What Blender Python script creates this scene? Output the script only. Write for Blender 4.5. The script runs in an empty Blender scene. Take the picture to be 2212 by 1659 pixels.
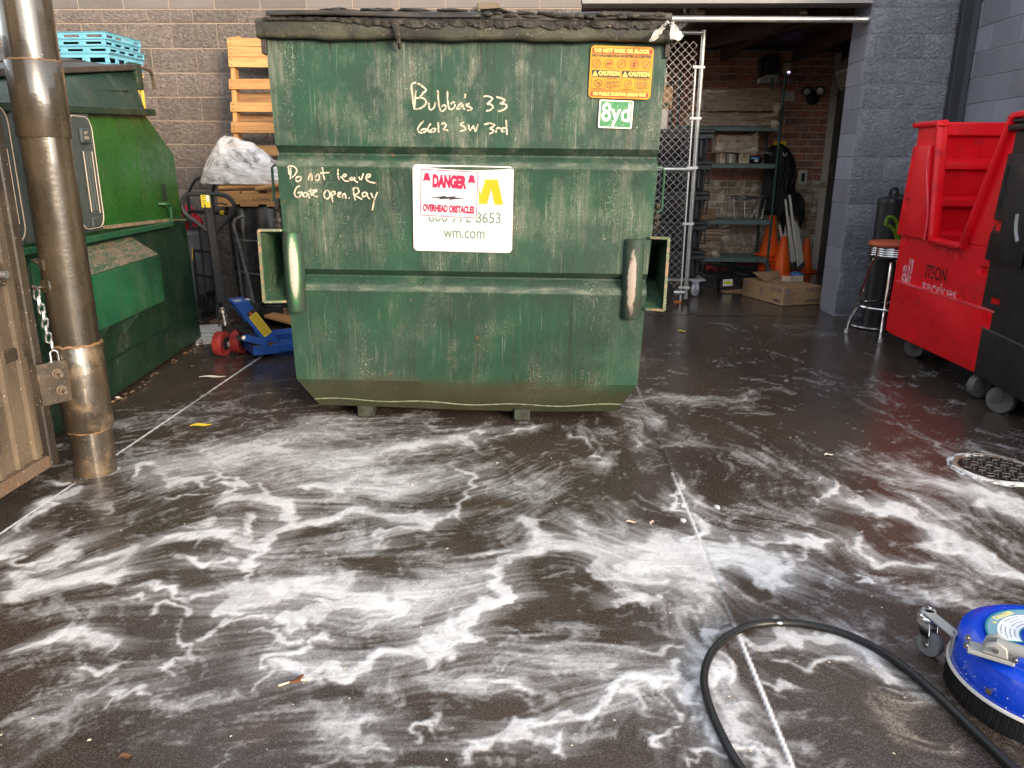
import bpy, bmesh, math, random
import numpy as np
from mathutils import Vector, Matrix, Euler
R = math.radians
SC = bpy.context.scene
COL = SC.collection
# ------------------------------------------------------------------ camera
CAM_H, PITCH, YAW, ROLL, FPX = 1.37, R(16), R(2.3), R(.35), 1661.0     # FPX: focal length for a picture 2212 px wide
_rz = Matrix.Rotation(YAW, 3, 'Z')
FWD = _rz @ Vector((0, math.cos(PITCH), -math.sin(PITCH)))
_r0 = _rz @ Vector((1, 0, 0)); _u0 = _rz @ Vector((0, math.sin(PITCH), math.cos(PITCH)))
RGT = _r0*math.cos(ROLL) + _u0*math.sin(ROLL)
UPV = _u0*math.cos(ROLL) - _r0*math.sin(ROLL)
EYE = Vector((0, 0, CAM_H))
cd = bpy.data.cameras.new('camera'); cam = bpy.data.objects.new('camera', cd); COL.objects.link(cam)
cd.sensor_width = 36; cd.lens = 36*FPX/2212; cd.clip_start = .05; cd.clip_end = 2000
cam.matrix_world = Matrix((RGT, UPV, -FWD)).transposed().to_4x4() @ Matrix.Identity(4)
cam.matrix_world.translation = EYE
SC.camera = cam
# ------------------------------------------------------------------ world and sun
SUN_EL, SUN_AZ = R(13), R(36)          # azimuth: from behind the camera, swung to the right
w = bpy.data.worlds.new('World'); SC.world = w; w.use_nodes = True
nt = w.node_tree; nt.nodes.clear()
sky = nt.nodes.new('ShaderNodeTexSky'); sky.sky_type = 'NISHITA'; sky.sun_disc = False
sky.sun_elevation = SUN_EL; sky.sun_rotation = math.pi - SUN_AZ
sky.air_density = 1.0; sky.dust_density = 1.0; sky.ozone_density = .6
hs = nt.nodes.new('ShaderNodeHueSaturation'); hs.inputs['Saturation'].default_value = .34
bg = nt.nodes.new('ShaderNodeBackground'); bg.inputs['Strength'].default_value = .15
wo = nt.nodes.new('ShaderNodeOutputWorld')
nt.links.new(sky.outputs[0], hs.inputs['Color']); nt.links.new(hs.outputs[0], bg.inputs[0]); nt.links.new(bg.outputs[0], wo.inputs[0])
sl = bpy.data.lights.new('sun', 'SUN'); sl.energy = .85; sl.angle = R(10); sl.color = (1, .74, .46)
so = bpy.data.objects.new('sun', sl); COL.objects.link(so)
SUN_DIR = Vector((math.sin(SUN_AZ)*math.cos(SUN_EL), -math.cos(SUN_AZ)*math.cos(SUN_EL), math.sin(SUN_EL)))
so.rotation_euler = SUN_DIR.to_track_quat('Z', 'Y').to_euler(); so.location = SUN_DIR*30
vs = SC.view_settings; vs.view_transform = 'Standard'; vs.look = 'None'; vs.gamma = 1; vs.exposure = 2.4
try: vs.use_curve_mapping = False
except Exception: pass
SC.render.engine = 'CYCLES'
SC.cycles.max_bounces = 8; SC.cycles.diffuse_bounces = 5; SC.cycles.glossy_bounces = 3; SC.cycles.transparent_max_bounces = 12
SC.cycles.use_denoising = True

# ------------------------------------------------------------------ where a point of the photo stands in the place
def ray(x, y): return FWD + RGT*((x-1106)/FPX) + UPV*((829.5-y)/FPX)
def G(x, y, z=0.0):
    d = ray(x, y); return EYE + d*((z-CAM_H)/d.z)
def WY(x, y, Y):
    d = ray(x, y); return EYE + d*(Y/d.y)
def WX(x, y, X):
    d = ray(x, y); return EYE + d*(X/d.x)
def HIT(x, y, p0, n):
    d = ray(x, y); return EYE + d*((p0-EYE).dot(n)/d.dot(n))

# ------------------------------------------------------------------ materials
def _n(nt, t, **k):
    n = nt.nodes.new(t)
    for a, b in k.items():
        if a in n.inputs.keys() if hasattr(n.inputs, 'keys') else False: n.inputs[a].default_value = b
        else: setattr(n, a, b)
    return n
def noise(nt, co, scale, detail=4, rough=.55, stretch=None, dist=0):
    if stretch:
        mp = nt.nodes.new('ShaderNodeMapping'); mp.inputs['Scale'].default_value = stretch
        nt.links.new(co, mp.inputs['Vector']); co = mp.outputs[0]
    n = nt.nodes.new('ShaderNodeTexNoise'); n.inputs['Scale'].default_value = scale
    n.inputs['Detail'].default_value = detail; n.inputs['Roughness'].default_value = rough; n.inputs['Distortion'].default_value = dist
    nt.links.new(co, n.inputs['Vector']); return n.outputs['Fac']
def ramp(nt, v, lo, hi, a=0.0, b=1.0):
    m = nt.nodes.new('ShaderNodeMapRange'); m.interpolation_type = 'SMOOTHSTEP'
    m.inputs['From Min'].default_value = lo; m.inputs['From Max'].default_value = hi
    m.inputs['To Min'].default_value = a; m.inputs['To Max'].default_value = b
    nt.links.new(v, m.inputs['Value']); return m.outputs[0]
def mixc(nt, f, a, b):
    m = nt.nodes.new('ShaderNodeMix'); m.data_type = 'RGBA'
    if isinstance(f, (int, float)): m.inputs[0].default_value = f
    else: nt.links.new(f, m.inputs[0])
    for i, c in ((6, a), (7, b)):
        if isinstance(c, tuple): m.inputs[i].default_value = (*c, 1)[:4]
        else: nt.links.new(c, m.inputs[i])
    return m.outputs[2]
def mth(nt, op, a, b=None, clamp=False):
    m = nt.nodes.new('ShaderNodeMath'); m.operation = op; m.use_clamp = clamp
    for i, v in ((0, a), (1, b)):
        if v is None: continue
        if isinstance(v, (int, float)): m.inputs[i].default_value = v
        else: nt.links.new(v, m.inputs[i])
    return m.outputs[0]
def bump(nt, h, strength, dist=.01, prev=None):
    b = nt.nodes.new('ShaderNodeBump'); b.inputs['Strength'].default_value = strength; b.inputs['Distance'].default_value = dist
    nt.links.new(h, b.inputs['Height'])
    if prev is not None: nt.links.new(prev, b.inputs['Normal'])
    return b.outputs[0]
def new_mat(name):
    m = bpy.data.materials.new(name); m.use_nodes = True
    nt = m.node_tree; p = nt.nodes['Principled BSDF']
    tc = nt.nodes.new('ShaderNodeTexCoord')
    return m, nt, p, tc.outputs['Object']
def mat(name, col, rough=.6, metal=0, col2=None, nscale=6, lo=.4, hi=.65, stretch=None, bmp=0, bscale=60, bstretch=None, bdist=.004,
        dirt=None, dscale=9, dlo=.55, dhi=.75, speck=None, sscale=160, slo=.66, rnd=0, spec=.28, coat=0, alpha=None, trans=0, rvar=.12):
    m, nt, p, co = new_mat(name)
    c = None
    if col2 is not None: c = mixc(nt, ramp(nt, noise(nt, co, nscale, 5, .6, stretch), lo, hi), col, col2)
    if dirt is not None: c = mixc(nt, ramp(nt, noise(nt, co, dscale, 6, .65), dlo, dhi), c if c is not None else col, dirt)
    if speck is not None: c = mixc(nt, ramp(nt, noise(nt, co, sscale, 2, .5), slo-.035, slo+.015), c if c is not None else col, speck)
    if rnd:
        oi = nt.nodes.new('ShaderNodeObjectInfo'); hv = nt.nodes.new('ShaderNodeHueSaturation')
        nt.links.new(ramp(nt, oi.outputs['Random'], 0, 1, 1-rnd, 1+rnd), hv.inputs['Value'])
        if c is None: hv.inputs['Color'].default_value = (*col, 1)
        else: nt.links.new(c, hv.inputs['Color'])
        c = hv.outputs[0]
    if c is None: p.inputs['Base Color'].default_value = (*col, 1)
    else: nt.links.new(c, p.inputs['Base Color'])
    p.inputs['Metallic'].default_value = metal
    nt.links.new(ramp(nt, noise(nt, co, 7, 4, .6), .3, .7, max(.03, rough-rvar), min(1, rough+rvar)), p.inputs['Roughness'])
    p.inputs['Specular IOR Level'].default_value = spec
    p.inputs['Coat Weight'].default_value = coat
    if trans: p.inputs['Transmission Weight'].default_value = trans
    if bmp: nt.links.new(bump(nt, noise(nt, co, bscale, 5, .6, bstretch), bmp, bdist), p.inputs['Normal'])
    if alpha is not None:
        if isinstance(alpha, tuple): nt.links.new(ramp(nt, noise(nt, co, alpha[0], 4, .65), alpha[1], alpha[2]), p.inputs['Alpha'])
        else: p.inputs['Alpha'].default_value = alpha
    return m

# ------------------------------------------------------------------ geometry
class B:
    """collects shapes for ONE mesh object"""
    def __init__(s): s.bm = bmesh.new()
    def hexa(s, pts):      # 8 points: bottom loop then top loop
        v = [s.bm.verts.new(p) for p in pts]
        for f in ((3,2,1,0), (4,5,6,7), (0,1,5,4), (1,2,6,5), (2,3,7,6), (3,0,4,7)): s.bm.faces.new([v[i] for i in f])
        return v
    def box(s, x0, x1, y0, y1, z0, z1):
        return s.hexa([(x0,y0,z0),(x1,y0,z0),(x1,y1,z0),(x0,y1,z0),(x0,y0,z1),(x1,y0,z1),(x1,y1,z1),(x0,y1,z1)])
    def bar(s, a, b, w, h, up=(0,0,1)):      # rectangular bar from a to b, w across, h along 'up'
        a, b = Vector(a), Vector(b); d = (b-a).normalized(); u = Vector(up); sd = d.cross(u)
        if sd.length < 1e-4: sd = d.cross(Vector((0,1,0)))
        sd.normalize(); u = sd.cross(d).normalized(); sd = sd*w/2; u = u*h/2
        return s.hexa([a-sd-u, a+sd-u, a+sd+u, a-sd+u, b-sd-u, b+sd-u, b+sd+u, b-sd+u])
    def ring(s, c, ax, r, n, ref=None):
        ax = Vector(ax).normalized(); t = ax.orthogonal().normalized() if ref is None else Vector(ref); q = ax.cross(t)
        return [s.bm.verts.new(Vector(c) + t*(r*math.cos(2*math.pi*i/n)) + q*(r*math.sin(2*math.pi*i/n))) for i in range(n)]
    def skin(s, rings, cap0=True, cap1=True, loop=False):
        n = len(rings[0])
        pr = list(zip(rings, rings[1:])) + ([(rings[-1], rings[0])] if loop else [])
        for a, b in pr:
            for i in range(n): s.bm.faces.new([a[i], a[(i+1)%n], b[(i+1)%n], b[i]])
        if not loop:
            if cap0: s.bm.faces.new(rings[0][::-1])
            if cap1: s.bm.faces.new(rings[-1])
    def cyl(s, a, b, r, r2=None, n=16, cap=True):
        a, b = Vector(a), Vector(b); ax = b-a; t = ax.normalized().orthogonal().normalized()
        s.skin([s.ring(a, ax, r, n, t), s.ring(b, ax, r if r2 is None else r2, n, t)], cap, cap)
    def tube(s, pts, r, n=8, closed=False, rs=None, cap=True):
        pts = [Vector(p) for p in pts]; N = len(pts); rings = []; t = None
        for i, p in enumerate(pts):
            if closed: d = (pts[(i+1)%N]-pts[i-1])
            else: d = pts[min(i+1,N-1)] - pts[max(i-1,0)]
            d.normalize()
            if t is None: t = d.orthogonal().normalized()
            else:
                t = t - d*t.dot(d)
                t = t.normalized() if t.length > 1e-5 else d.orthogonal().normalized()
            rings.append(s.ring(p, d, r if rs is None else rs[i], n, t))
        if closed:      # line the last ring up with the first
            k = min(range(n), key=lambda k: sum((rings[-1][(j+k)%n].co-rings[0][j].co).length for j in range(0, n, 2)))
            rings[-1] = rings[-1][k:] + rings[-1][:k] if False else rings[-1]
        s.skin(rings, cap, cap, closed)
    def lathe(s, prof, c=(0,0,0), ax=(0,0,1), n=32, cap=True):    # prof: (radius, height along ax)
        c = Vector(c); ax = Vector(ax).normalized(); t = ax.orthogonal().normalized()
        s.skin([s.ring(c+ax*h, ax, max(r, 1e-4), n, t) for r, h in prof], cap, cap)
    def prism(s, poly, o, ex, ey, ez, d0, d1):   # poly in (ex, ey), extruded along ez from d0 to d1
        o, ex, ey, ez = Vector(o), Vector(ex), Vector(ey), Vector(ez)
        a = [s.bm.verts.new(o+ex*x+ey*y+ez*d0) for x, y in poly]; b = [s.bm.verts.new(o+ex*x+ey*y+ez*d1) for x, y in poly]
        n = len(poly)
        s.bm.faces.new(a[::-1]); s.bm.faces.new(b)
        for i in range(n): s.bm.faces.new([a[i], a[(i+1)%n], b[(i+1)%n], b[i]])
    def grid(s, P):      # P[i][j] points
        V = [[s.bm.verts.new(p) for p in row] for row in P]
        for i in range(len(V)-1):
            for j in range(len(V[0])-1): s.bm.faces.new([V[i][j], V[i][j+1], V[i+1][j+1], V[i+1][j]])
        return V
    def flat(s, poly):   # a single face
        s.bm.faces.new([s.bm.verts.new(p) for p in poly])
    def blob(s, c, r, seed=0, amp=.25, n=10, m=7):
        rnd = random.Random(seed); c = Vector(c); r = Vector(r) if not isinstance(r, (int, float)) else Vector((r,r,r))
        ph = [(rnd.uniform(1,4), rnd.uniform(1,4), rnd.uniform(0,6), rnd.uniform(0,6)) for _ in range(4)]
        rings = []
        for i in range(m+1):
            th = math.pi*(i+.001)/(m+.002); row = []
            for j in range(n):
                a = 2*math.pi*j/n
                k = 1 + amp*sum(math.sin(round(p[0])*a+p[2])*math.sin(p[1]*th+p[3]) for p in ph)/2.2
                row.append(s.bm.verts.new(c + Vector((r.x*math.sin(th)*math.cos(a), r.y*math.sin(th)*math.sin(a), r.z*math.cos(th)))*k))
            rings.append(row)
        s.skin(rings[::-1])
    def xf(s, M): bmesh.ops.transform(s.bm, matrix=M, verts=s.bm.verts); return s
    def mesh(s, name, bev=0, seg=1, smooth=35, tri=False, sub=0):
        bm = s.bm
        bmesh.ops.recalc_face_normals(bm, faces=bm.faces)
        if bev:
            ed = [e for e in bm.edges if len(e.link_faces) == 2 and e.calc_face_angle(0) > R(30)]
            if ed: bmesh.ops.bevel(bm, geom=ed, offset=bev, segments=seg, affect='EDGES', profile=.6, clamp_overlap=True)
        if sub: bmesh.ops.subdivide_edges(bm, edges=bm.edges, cuts=sub, use_grid_fill=True)
        me = bpy.data.meshes.new(name); bm.to_mesh(me); bm.free()
        if smooth:
            me.polygons.foreach_set('use_smooth', [True]*len(me.polygons))
            me.set_sharp_from_angle(angle=R(smooth))
        return me
def tag(o, label=None, cat=None, group=None, kind=None):
    if label: o['label'] = label
    if cat: o['category'] = cat
    if group: o['group'] = group
    if kind: o['kind'] = kind
    return o
def thing(name, label, cat, loc=(0,0,0), rz=0, group=None, rot=None):
    o = bpy.data.objects.new(name, None); COL.objects.link(o); o.empty_display_size = .1
    o.location = loc; o.rotation_euler = rot if rot else (0, 0, rz)
    return tag(o, label, cat, group)
def put(name, me, m, parent=None, label=None, kind=None, M=None):
    o = bpy.data.objects.new(name, me); COL.objects.link(o)
    if m is not None and not len(me.materials): me.materials.append(m)
    if parent is not None: o.parent = parent
    if M is not None: o.matrix_local = M
    return tag(o, label, None, None, kind)
def obj(name, b, m, parent=None, label=None, kind=None, **k): return put(name, b.mesh(name, **k), m, parent, label, kind)
def loc(t, p):     # world point in the frame of thing t
    M = Matrix.LocRotScale(t.location, t.rotation_euler, None); return M.inverted() @ Vector(p)
def kids(o): return [c for c in COL.objects if c.parent == o]
def dup(o, location=None, rz=None, label=None, rot=None):
    c = o.copy(); COL.objects.link(c)
    if location is not None: c.location = location
    if rz is not None: c.rotation_euler = (0, 0, rz)
    if rot is not None: c.rotation_euler = rot
    if label: c['label'] = label
    for ch in kids(o):
        d = ch.copy(); COL.objects.link(d); d.parent = c
        for g in kids(ch):
            e = g.copy(); COL.objects.link(e); e.parent = d
    return c
def frame(o, right, up):   # matrix whose x = right, y = up, z = out of the surface
    r = Vector(right).normalized(); u = Vector(up); n = r.cross(u).normalized(); u = n.cross(r)
    M = Matrix((r, u, n)).transposed().to_4x4(); M.translation = Vector(o); return M
def text_mesh(s, size, bold=0, sx=1, align='CENTER', sp=1, ext=.0003):
    c = bpy.data.curves.new('lettering', 'FONT'); c.body = s; c.size = size; c.offset = bold; c.align_x = align; c.align_y = 'CENTER'
    c.space_character = sp; c.extrude = ext; c.resolution_u = 3
    o = bpy.data.objects.new('lettering', c); COL.objects.link(o)
    bpy.context.view_layer.update()
    me = bpy.data.meshes.new_from_object(o.evaluated_get(bpy.context.evaluated_depsgraph_get()))
    bpy.data.objects.remove(o); bpy.data.curves.remove(c)
    if sx != 1: me.transform(Matrix.Diagonal((sx, 1, 1, 1)))
    return me
def lettering(s, m, parent, M, size, name='lettering', fit=None, **k):
    me = text_mesh(s, size, **k)
    if fit:
        xs = [v.co.x for v in me.vertices]; wd = max(xs)-min(xs)
        me.transform(Matrix.Diagonal((fit/wd, 1, 1, 1)))
        xs = [v.co.x for v in me.vertices]; cx = (max(xs)+min(xs))/2
        me.transform(Matrix.Translation((-cx, 0, 0)))
    me.transform(M); return put(name, me, m, parent)
def rrect(w, h, r, n=5, cx=0, cy=0):
    P = []
    for (sx, sy, a0) in ((1,1,0), (-1,1,90), (-1,-1,180), (1,-1,270)):
        for i in range(n+1):
            a = R(a0+90*i/n); P.append((cx+sx*(w/2-r)+r*math.cos(a), cy+sy*(h/2-r)+r*math.sin(a)))
    return P
def plate(poly, M, t=.001, z=0.0):      # thin flat piece in frame M
    b = B(); b.prism(poly, (0,0,0), (1,0,0), (0,1,0), (0,0,1), z, z+t); return b.xf(M)
def arc(c, r, a0, a1, n=10, ex=(1,0,0), ey=(0,0,1)):
    c, ex, ey = Vector(c), Vector(ex), Vector(ey)
    return [c+ex*(r*math.cos(R(a0+(a1-a0)*i/n)))+ey*(r*math.sin(R(a0+(a1-a0)*i/n))) for i in range(n+1)]
def spline(pts, n=8, closed=False):
    pts = [Vector(p) for p in pts]; out = []; N = len(pts)
    for i in range(N if closed else N-1):
        if closed: a, b, c, d = pts[i-1], pts[i], pts[(i+1)%N], pts[(i+2)%N]
        else: a, b, c, d = pts[max(i-1,0)], pts[i], pts[i+1], pts[min(i+2,N-1)]
        for k in range(n):
            t = k/n
            out.append(.5*((2*b)+(c-a)*t+(2*a-5*b+4*c-d)*t*t+(3*b-a-3*c+d)*t**3))
    if not closed: out.append(pts[-1])
    return out
rng = random.Random(7)
# ================================================================== structure
WALL_Y, REAR_Y, ALC_L, ALC_R, PIL_X, RW_X, CEIL = 7.25, 10.7, .1, 3.735, 2.75, 3.62, 2.80
OPEN_L = .29
# ---- materials of the setting
def block_mat(name, col, col2, rough_b, scale=38):
    m, nt, p, co = new_mat(name)
    oi = nt.nodes.new('ShaderNodeObjectInfo')
    ad = nt.nodes.new('ShaderNodeVectorMath'); ad.operation = 'ADD'
    sc = nt.nodes.new('ShaderNodeVectorMath'); sc.operation = 'SCALE'; sc.inputs['Scale'].default_value = 40
    cb = nt.nodes.new('ShaderNodeCombineXYZ')
    for i in range(3): nt.links.new(oi.outputs['Random'], cb.inputs[i])
    nt.links.new(cb.outputs[0], sc.inputs[0]); nt.links.new(co, ad.inputs[0]); nt.links.new(sc.outputs[0], ad.inputs[1])
    v = ad.outputs[0]
    n1 = noise(nt, v, 5, 5, .6)
    c = mixc(nt, ramp(nt, n1, .35, .7), col, col2)
    hv = nt.nodes.new('ShaderNodeHueSaturation'); nt.links.new(c, hv.inputs['Color'])
    nt.links.new(ramp(nt, oi.outputs['Random'], 0, 1, .84, 1.12), hv.inputs['Value'])
    nt.links.new(hv.outputs[0], p.inputs['Base Color'])
    p.inputs['Roughness'].default_value = .62; p.inputs['Specular IOR Level'].default_value = .4
    n2 = noise(nt, v, scale, 6, .62, (1, 1, 1.25), .6)
    gp = nt.nodes.new('ShaderNodeNewGeometry'); stn = ramp(nt, noise(nt, gp.outputs['Position'], 1.0, 5, .65, (2.6, 2.6, .8)), .50, .74)
    rc_ = nt.nodes.new('ShaderNodeMix'); rc_.data_type = 'RGBA'; nt.links.new(mth(nt, 'MULTIPLY', stn, .38), rc_.inputs[0]); nt.links.new(hv.outputs[0], rc_.inputs[6]); rc_.inputs[7].default_value = (*[.42*x for x in col], 1); nt.links.new(rc_.outputs[2], p.inputs['Base Color'])
    n3 = noise(nt, v, scale*5, 3, .6)
    h = mth(nt, 'ADD', n2, mth(nt, 'MULTIPLY', n3, .22))
    nt.links.new(bump(nt, h, rough_b, .10 if rough_b > .3 else .02), p.inputs['Normal'])
    if rough_b > .3: nt.links.new(mixc(nt, ramp(nt, n2, .38, .62), tuple(.86*x for x in col), tuple(1.06*x for x in col2)), hv.inputs['Color'])  # relief hollows tinted darker, raised parts lighter: cavity shade put into the colour
    return m
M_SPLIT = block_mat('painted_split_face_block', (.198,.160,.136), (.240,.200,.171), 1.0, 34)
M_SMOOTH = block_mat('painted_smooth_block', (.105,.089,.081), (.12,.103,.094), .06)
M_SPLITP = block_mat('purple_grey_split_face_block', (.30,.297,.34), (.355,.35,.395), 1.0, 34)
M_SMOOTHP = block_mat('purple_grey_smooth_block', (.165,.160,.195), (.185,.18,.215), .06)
M_MORT = mat('painted_mortar', (.27,.215,.175), .85, bmp=.4, bscale=120)
M_MORTP = mat('purple_mortar', (.21,.21,.245), .85, bmp=.4, bscale=120)

def brick_mat(name, cols, rough=.8, white=None):
    m, nt, p, co = new_mat(name)
    oi = nt.nodes.new('ShaderNodeObjectInfo')
    cr = nt.nodes.new('ShaderNodeValToRGB'); cr.color_ramp.interpolation = 'LINEAR'
    e = cr.color_ramp.elements; e[0].color = (*cols[0], 1); e[1].color = (*cols[-1], 1)
    for i, c in enumerate(cols[1:-1]): el = e.new((i+1)/(len(cols)-1)); el.color = (*c, 1)
    nt.links.new(oi.outputs['Random'], cr.inputs[0])
    gp = nt.nodes.new('ShaderNodeNewGeometry')
    v = gp.outputs['Position']
    c = mixc(nt, ramp(nt, noise(nt, v, 14, 5, .65), .45, .75), cr.outputs[0], tuple(.55*x for x in cols[0]))
    if white: c = mixc(nt, ramp(nt, noise(nt, v, 9, 5, .72), .50, .62), c, white)
    nt.links.new(c, p.inputs['Base Color']); p.inputs['Roughness'].default_value = rough
    nt.links.new(bump(nt, noise(nt, v, 70, 5, .65), .5, .006), p.inputs['Normal'])
    return m
M_BRICK = brick_mat('red_brown_brick', [(.36,.135,.085), (.46,.175,.11), (.50,.215,.14), (.27,.13,.105), (.46,.19,.125)])
M_BRICKT = brick_mat('limewashed_tan_brick', [(.34,.235,.15), (.42,.31,.21), (.29,.205,.135)], .85, (.70,.61,.50))
M_BMORT = mat('brick_mortar', (.64,.56,.48), .9, bmp=.4, bscale=150)

# ---- a wall of separately laid blocks (shared meshes, four split-face variants)
def split_block(L, H, D, seed, amp):
    r = random.Random(seed); b = B(); nx, nz = 9, 5
    P = [[(L*i/nx, -(0 if i in (0,nx) or j in (0,nz) else amp*r.uniform(.25,1)), H*j/nz) for i in range(nx+1)] for j in range(nz+1)]
    V = b.grid(P)
    bk = [b.bm.verts.new(q) for q in ((0,D,0),(L,D,0),(L,D,H),(0,D,H))]
    b.bm.faces.new(bk)
    lo, hi = V[0], V[-1]; lf = [row[0] for row in V]; rt = [row[-1] for row in V]
    b.bm.faces.new(lo[::-1]+[bk[0], bk[1]][0:1]+[bk[1]]) if False else b.bm.faces.new([bk[0]]+lo+[bk[1]])
    b.bm.faces.new([bk[3]]+hi+[bk[2]]); b.bm.faces.new([bk[0]]+lf+[bk[3]]); b.bm.faces.new([bk[1]]+rt+[bk[2]])
    return b.mesh('block', smooth=60)
BLK, CRS, JT = .4064, .2032, .009
def flat_block(L, H, D): b = B(); b.box(0, L, 0, D, 0, H); return b.mesh('block', bev=.0025)
_cache = {}
def block_me(L, H, kind, seed=0, D=.08):
    k = (round(L,3), round(H,3), kind, seed)
    if k not in _cache: _cache[k] = split_block(L, H, D, seed, .011) if kind == 's' else flat_block(L, H, D)
    return _cache[k].copy() if False else _cache[k]
def lay(parent, x0, x1, z0, kind_of, mats, M, rows, first=0, stag=0.5, xphase=0.0):
    """rows: list of (height, kind); blocks run along local x from x0 to x1, front face at local y=0"""
    z = z0
    for k, (h, kind) in enumerate(rows):
        off = (stag*BLK if (k+first) % 2 else 0) + xphase
        n0 = math.floor((x0-off)/BLK); xs = off+n0*BLK
        while xs < x1-.02:
            a, b_ = max(xs, x0), min(xs+BLK, x1)
            if b_-a > .05:
                L = b_-a-JT; H = h-JT
                me = block_me(L, H, kind, rng.randrange(4) if kind == 's' else 0)
                me2 = me
                o = put('block', me2, mats[kind], parent, M=M @ Matrix.Translation((a+JT/2, rng.uniform(-.0015,.0015), z+JT/2)))
            xs += BLK
        z += h
def mat_variant(me, m):
    if not len(me.materials): me.materials.append(m)
# courses of the back wall (the joint heights are those in the photo)
rows_wall = [(CRS,'s')]*12 + [(.115,'s')] + [(CRS,'f')]*5
t = thing('block_wall', 'long mauve grey wall of split face concrete blocks behind both green dumpsters', 'wall')
lay(t, -6.2, OPEN_L-.0, .1, None, {'s': M_SPLIT, 'f': M_SMOOTH}, Matrix.Translation((0, WALL_Y, 0)), rows_wall, 0, .5, .135)
b = B(); b.box(-6.3, OPEN_L-.004, WALL_Y+.006, WALL_Y+.25, -.2, 3.72); obj('mortar', b, M_MORT, t)
b = B(); b.box(-6.3, OPEN_L-.006, WALL_Y-.004, WALL_Y+.05, -.1, .102); obj('footing', b, M_SMOOTH, t)
_cache.clear()
# header over the opening
t = thing('lintel_wall', 'smooth grey block band over the roofed storage opening', 'wall')
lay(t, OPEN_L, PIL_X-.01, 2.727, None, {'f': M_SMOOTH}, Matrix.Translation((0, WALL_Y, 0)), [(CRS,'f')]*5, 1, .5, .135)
b = B(); b.box(OPEN_L, PIL_X-.012, WALL_Y+.006, WALL_Y+.2, 2.72, 3.72); obj('mortar', b, M_MORT, t)
b = B(); b.box(OPEN_L-.0, PIL_X-.012, WALL_Y-.012, WALL_Y+.2, 2.69, 2.722); obj('lintel', b, mat('dusty_steel', (.20,.19,.18), .6, bmp=.2), t)
_cache.clear()
# pillar to the right of the opening, its front split faced, its return smooth
t = thing('block_pillar', 'purple grey split face block pillar at the right of the storage opening', 'pillar')
PIL_Y = 7.29
lay(t, PIL_X, RW_X+.02, .02, None, {'s': M_SPLITP}, Matrix.Translation((0, PIL_Y, 0)), [(CRS,'s')]*18, 0, .5, .18)
Ms = Matrix.Translation((PIL_X-.002, PIL_Y+.40, 0)) @ Matrix.Rotation(R(-90), 4, 'Z')
_cache.clear()
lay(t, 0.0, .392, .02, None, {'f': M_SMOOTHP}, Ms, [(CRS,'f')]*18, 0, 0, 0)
b = B(); b.box(PIL_X+.006, RW_X+.02, PIL_Y+.006, PIL_Y+.405, -.2, 3.68); obj('mortar', b, M_MORTP, t)
_cache.clear()
# right wall (smooth block) with the corner post
t = thing('side_wall', 'smooth purple grey block wall behind the red cart at the yard side', 'wall')
Mr = Matrix.Translation((RW_X, PIL_Y-.01, 0)) @ Matrix.Rotation(R(-90), 4, 'Z')
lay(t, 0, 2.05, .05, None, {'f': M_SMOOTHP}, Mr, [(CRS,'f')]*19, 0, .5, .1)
b = B(); b.box(RW_X+.006, RW_X+.25, PIL_Y-2.06, PIL_Y+.3, -.2, 3.9); obj('mortar', b, M_MORTP, t)
t = thing('added_shade_wall', 'added unseen block wall behind the black cart that keeps the sun off the carts', 'wall')  # added out of view to block the sun from the carts
b = B(); b.box(RW_X+.01, RW_X+.22, 1.6, PIL_Y-2.062, -.2, 2.7); obj('added_wall_body', b, M_SMOOTHP, t)
b = B(); b.box(RW_X-.02, RW_X+.25, 1.6, PIL_Y-2.064, 2.701, 2.76); obj('coping', b, M_MORTP, t)
_cache.clear()
t = thing('corner_post', 'dark grey steel channel post in the corner beside the split face pillar', 'post')
b = B(); b.box(RW_X-.155, RW_X-.075, PIL_Y-.11, PIL_Y-.03, 0, 3.9); obj('channel', b, mat('dark_channel', (.028,.029,.032), .5, metal=.0), t, bev=.004)
b = B(); b.box(RW_X-.073, RW_X-.008, PIL_Y-.085, PIL_Y-.03, 0, 3.9); obj('flange', b, mat('grey_channel', (.06,.062,.07), .45), t, bev=.004)

# ---- roofed storage bay
t = thing('brick_wall', 'brick back wall of the storage bay, red above and limewashed tan below', 'wall')
BC, BLn, BJ = .0883, .222, .012
b0 = B(); b0.box(0, BLn-BJ, 0, .05, 0, BC-BJ); ME_B = b0.mesh('brick', bev=.005)
b0 = B(); b0.box(0, BLn/2-BJ, 0, .05, 0, BC-BJ); ME_BH = b0.mesh('brick', bev=.005)
ME_BT = ME_B.copy(); ME_BTH = ME_BH.copy()
for me, m in ((ME_B, M_BRICK), (ME_BH, M_BRICK), (ME_BT, M_BRICKT), (ME_BTH, M_BRICKT)): me.materials.append(m)
places = []
zz, k = .02, 0
while zz < CEIL-.03:
    low = zz < 1.12
    nn = 0; x = ALC_L + (BLn/2 if k % 2 else 0)
    if k == 12:      # a course of short header bricks along the top of the limewashed part
        x = ALC_L
        while x < ALC_R-.05: places.append((x, zz, True, True)); x += BLn/2
    else:
        while x+BLn < ALC_R+.02: places.append((x, zz, low, False)); x += BLn
        if ALC_R-x > BLn/2-.02: places.append((x, zz, low, True))
    zz += BC; k += 1
def seen(pl):      # hidden behind the main container or not
    x, z = pl[0], pl[1]; return -(x > 1.35) * 10 - (.1 < z < 2.75)
places.sort(key=lambda p: (seen(p), abs(p[0]-2.7)))
bm_rest = {True: B(), False: B()}
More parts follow.
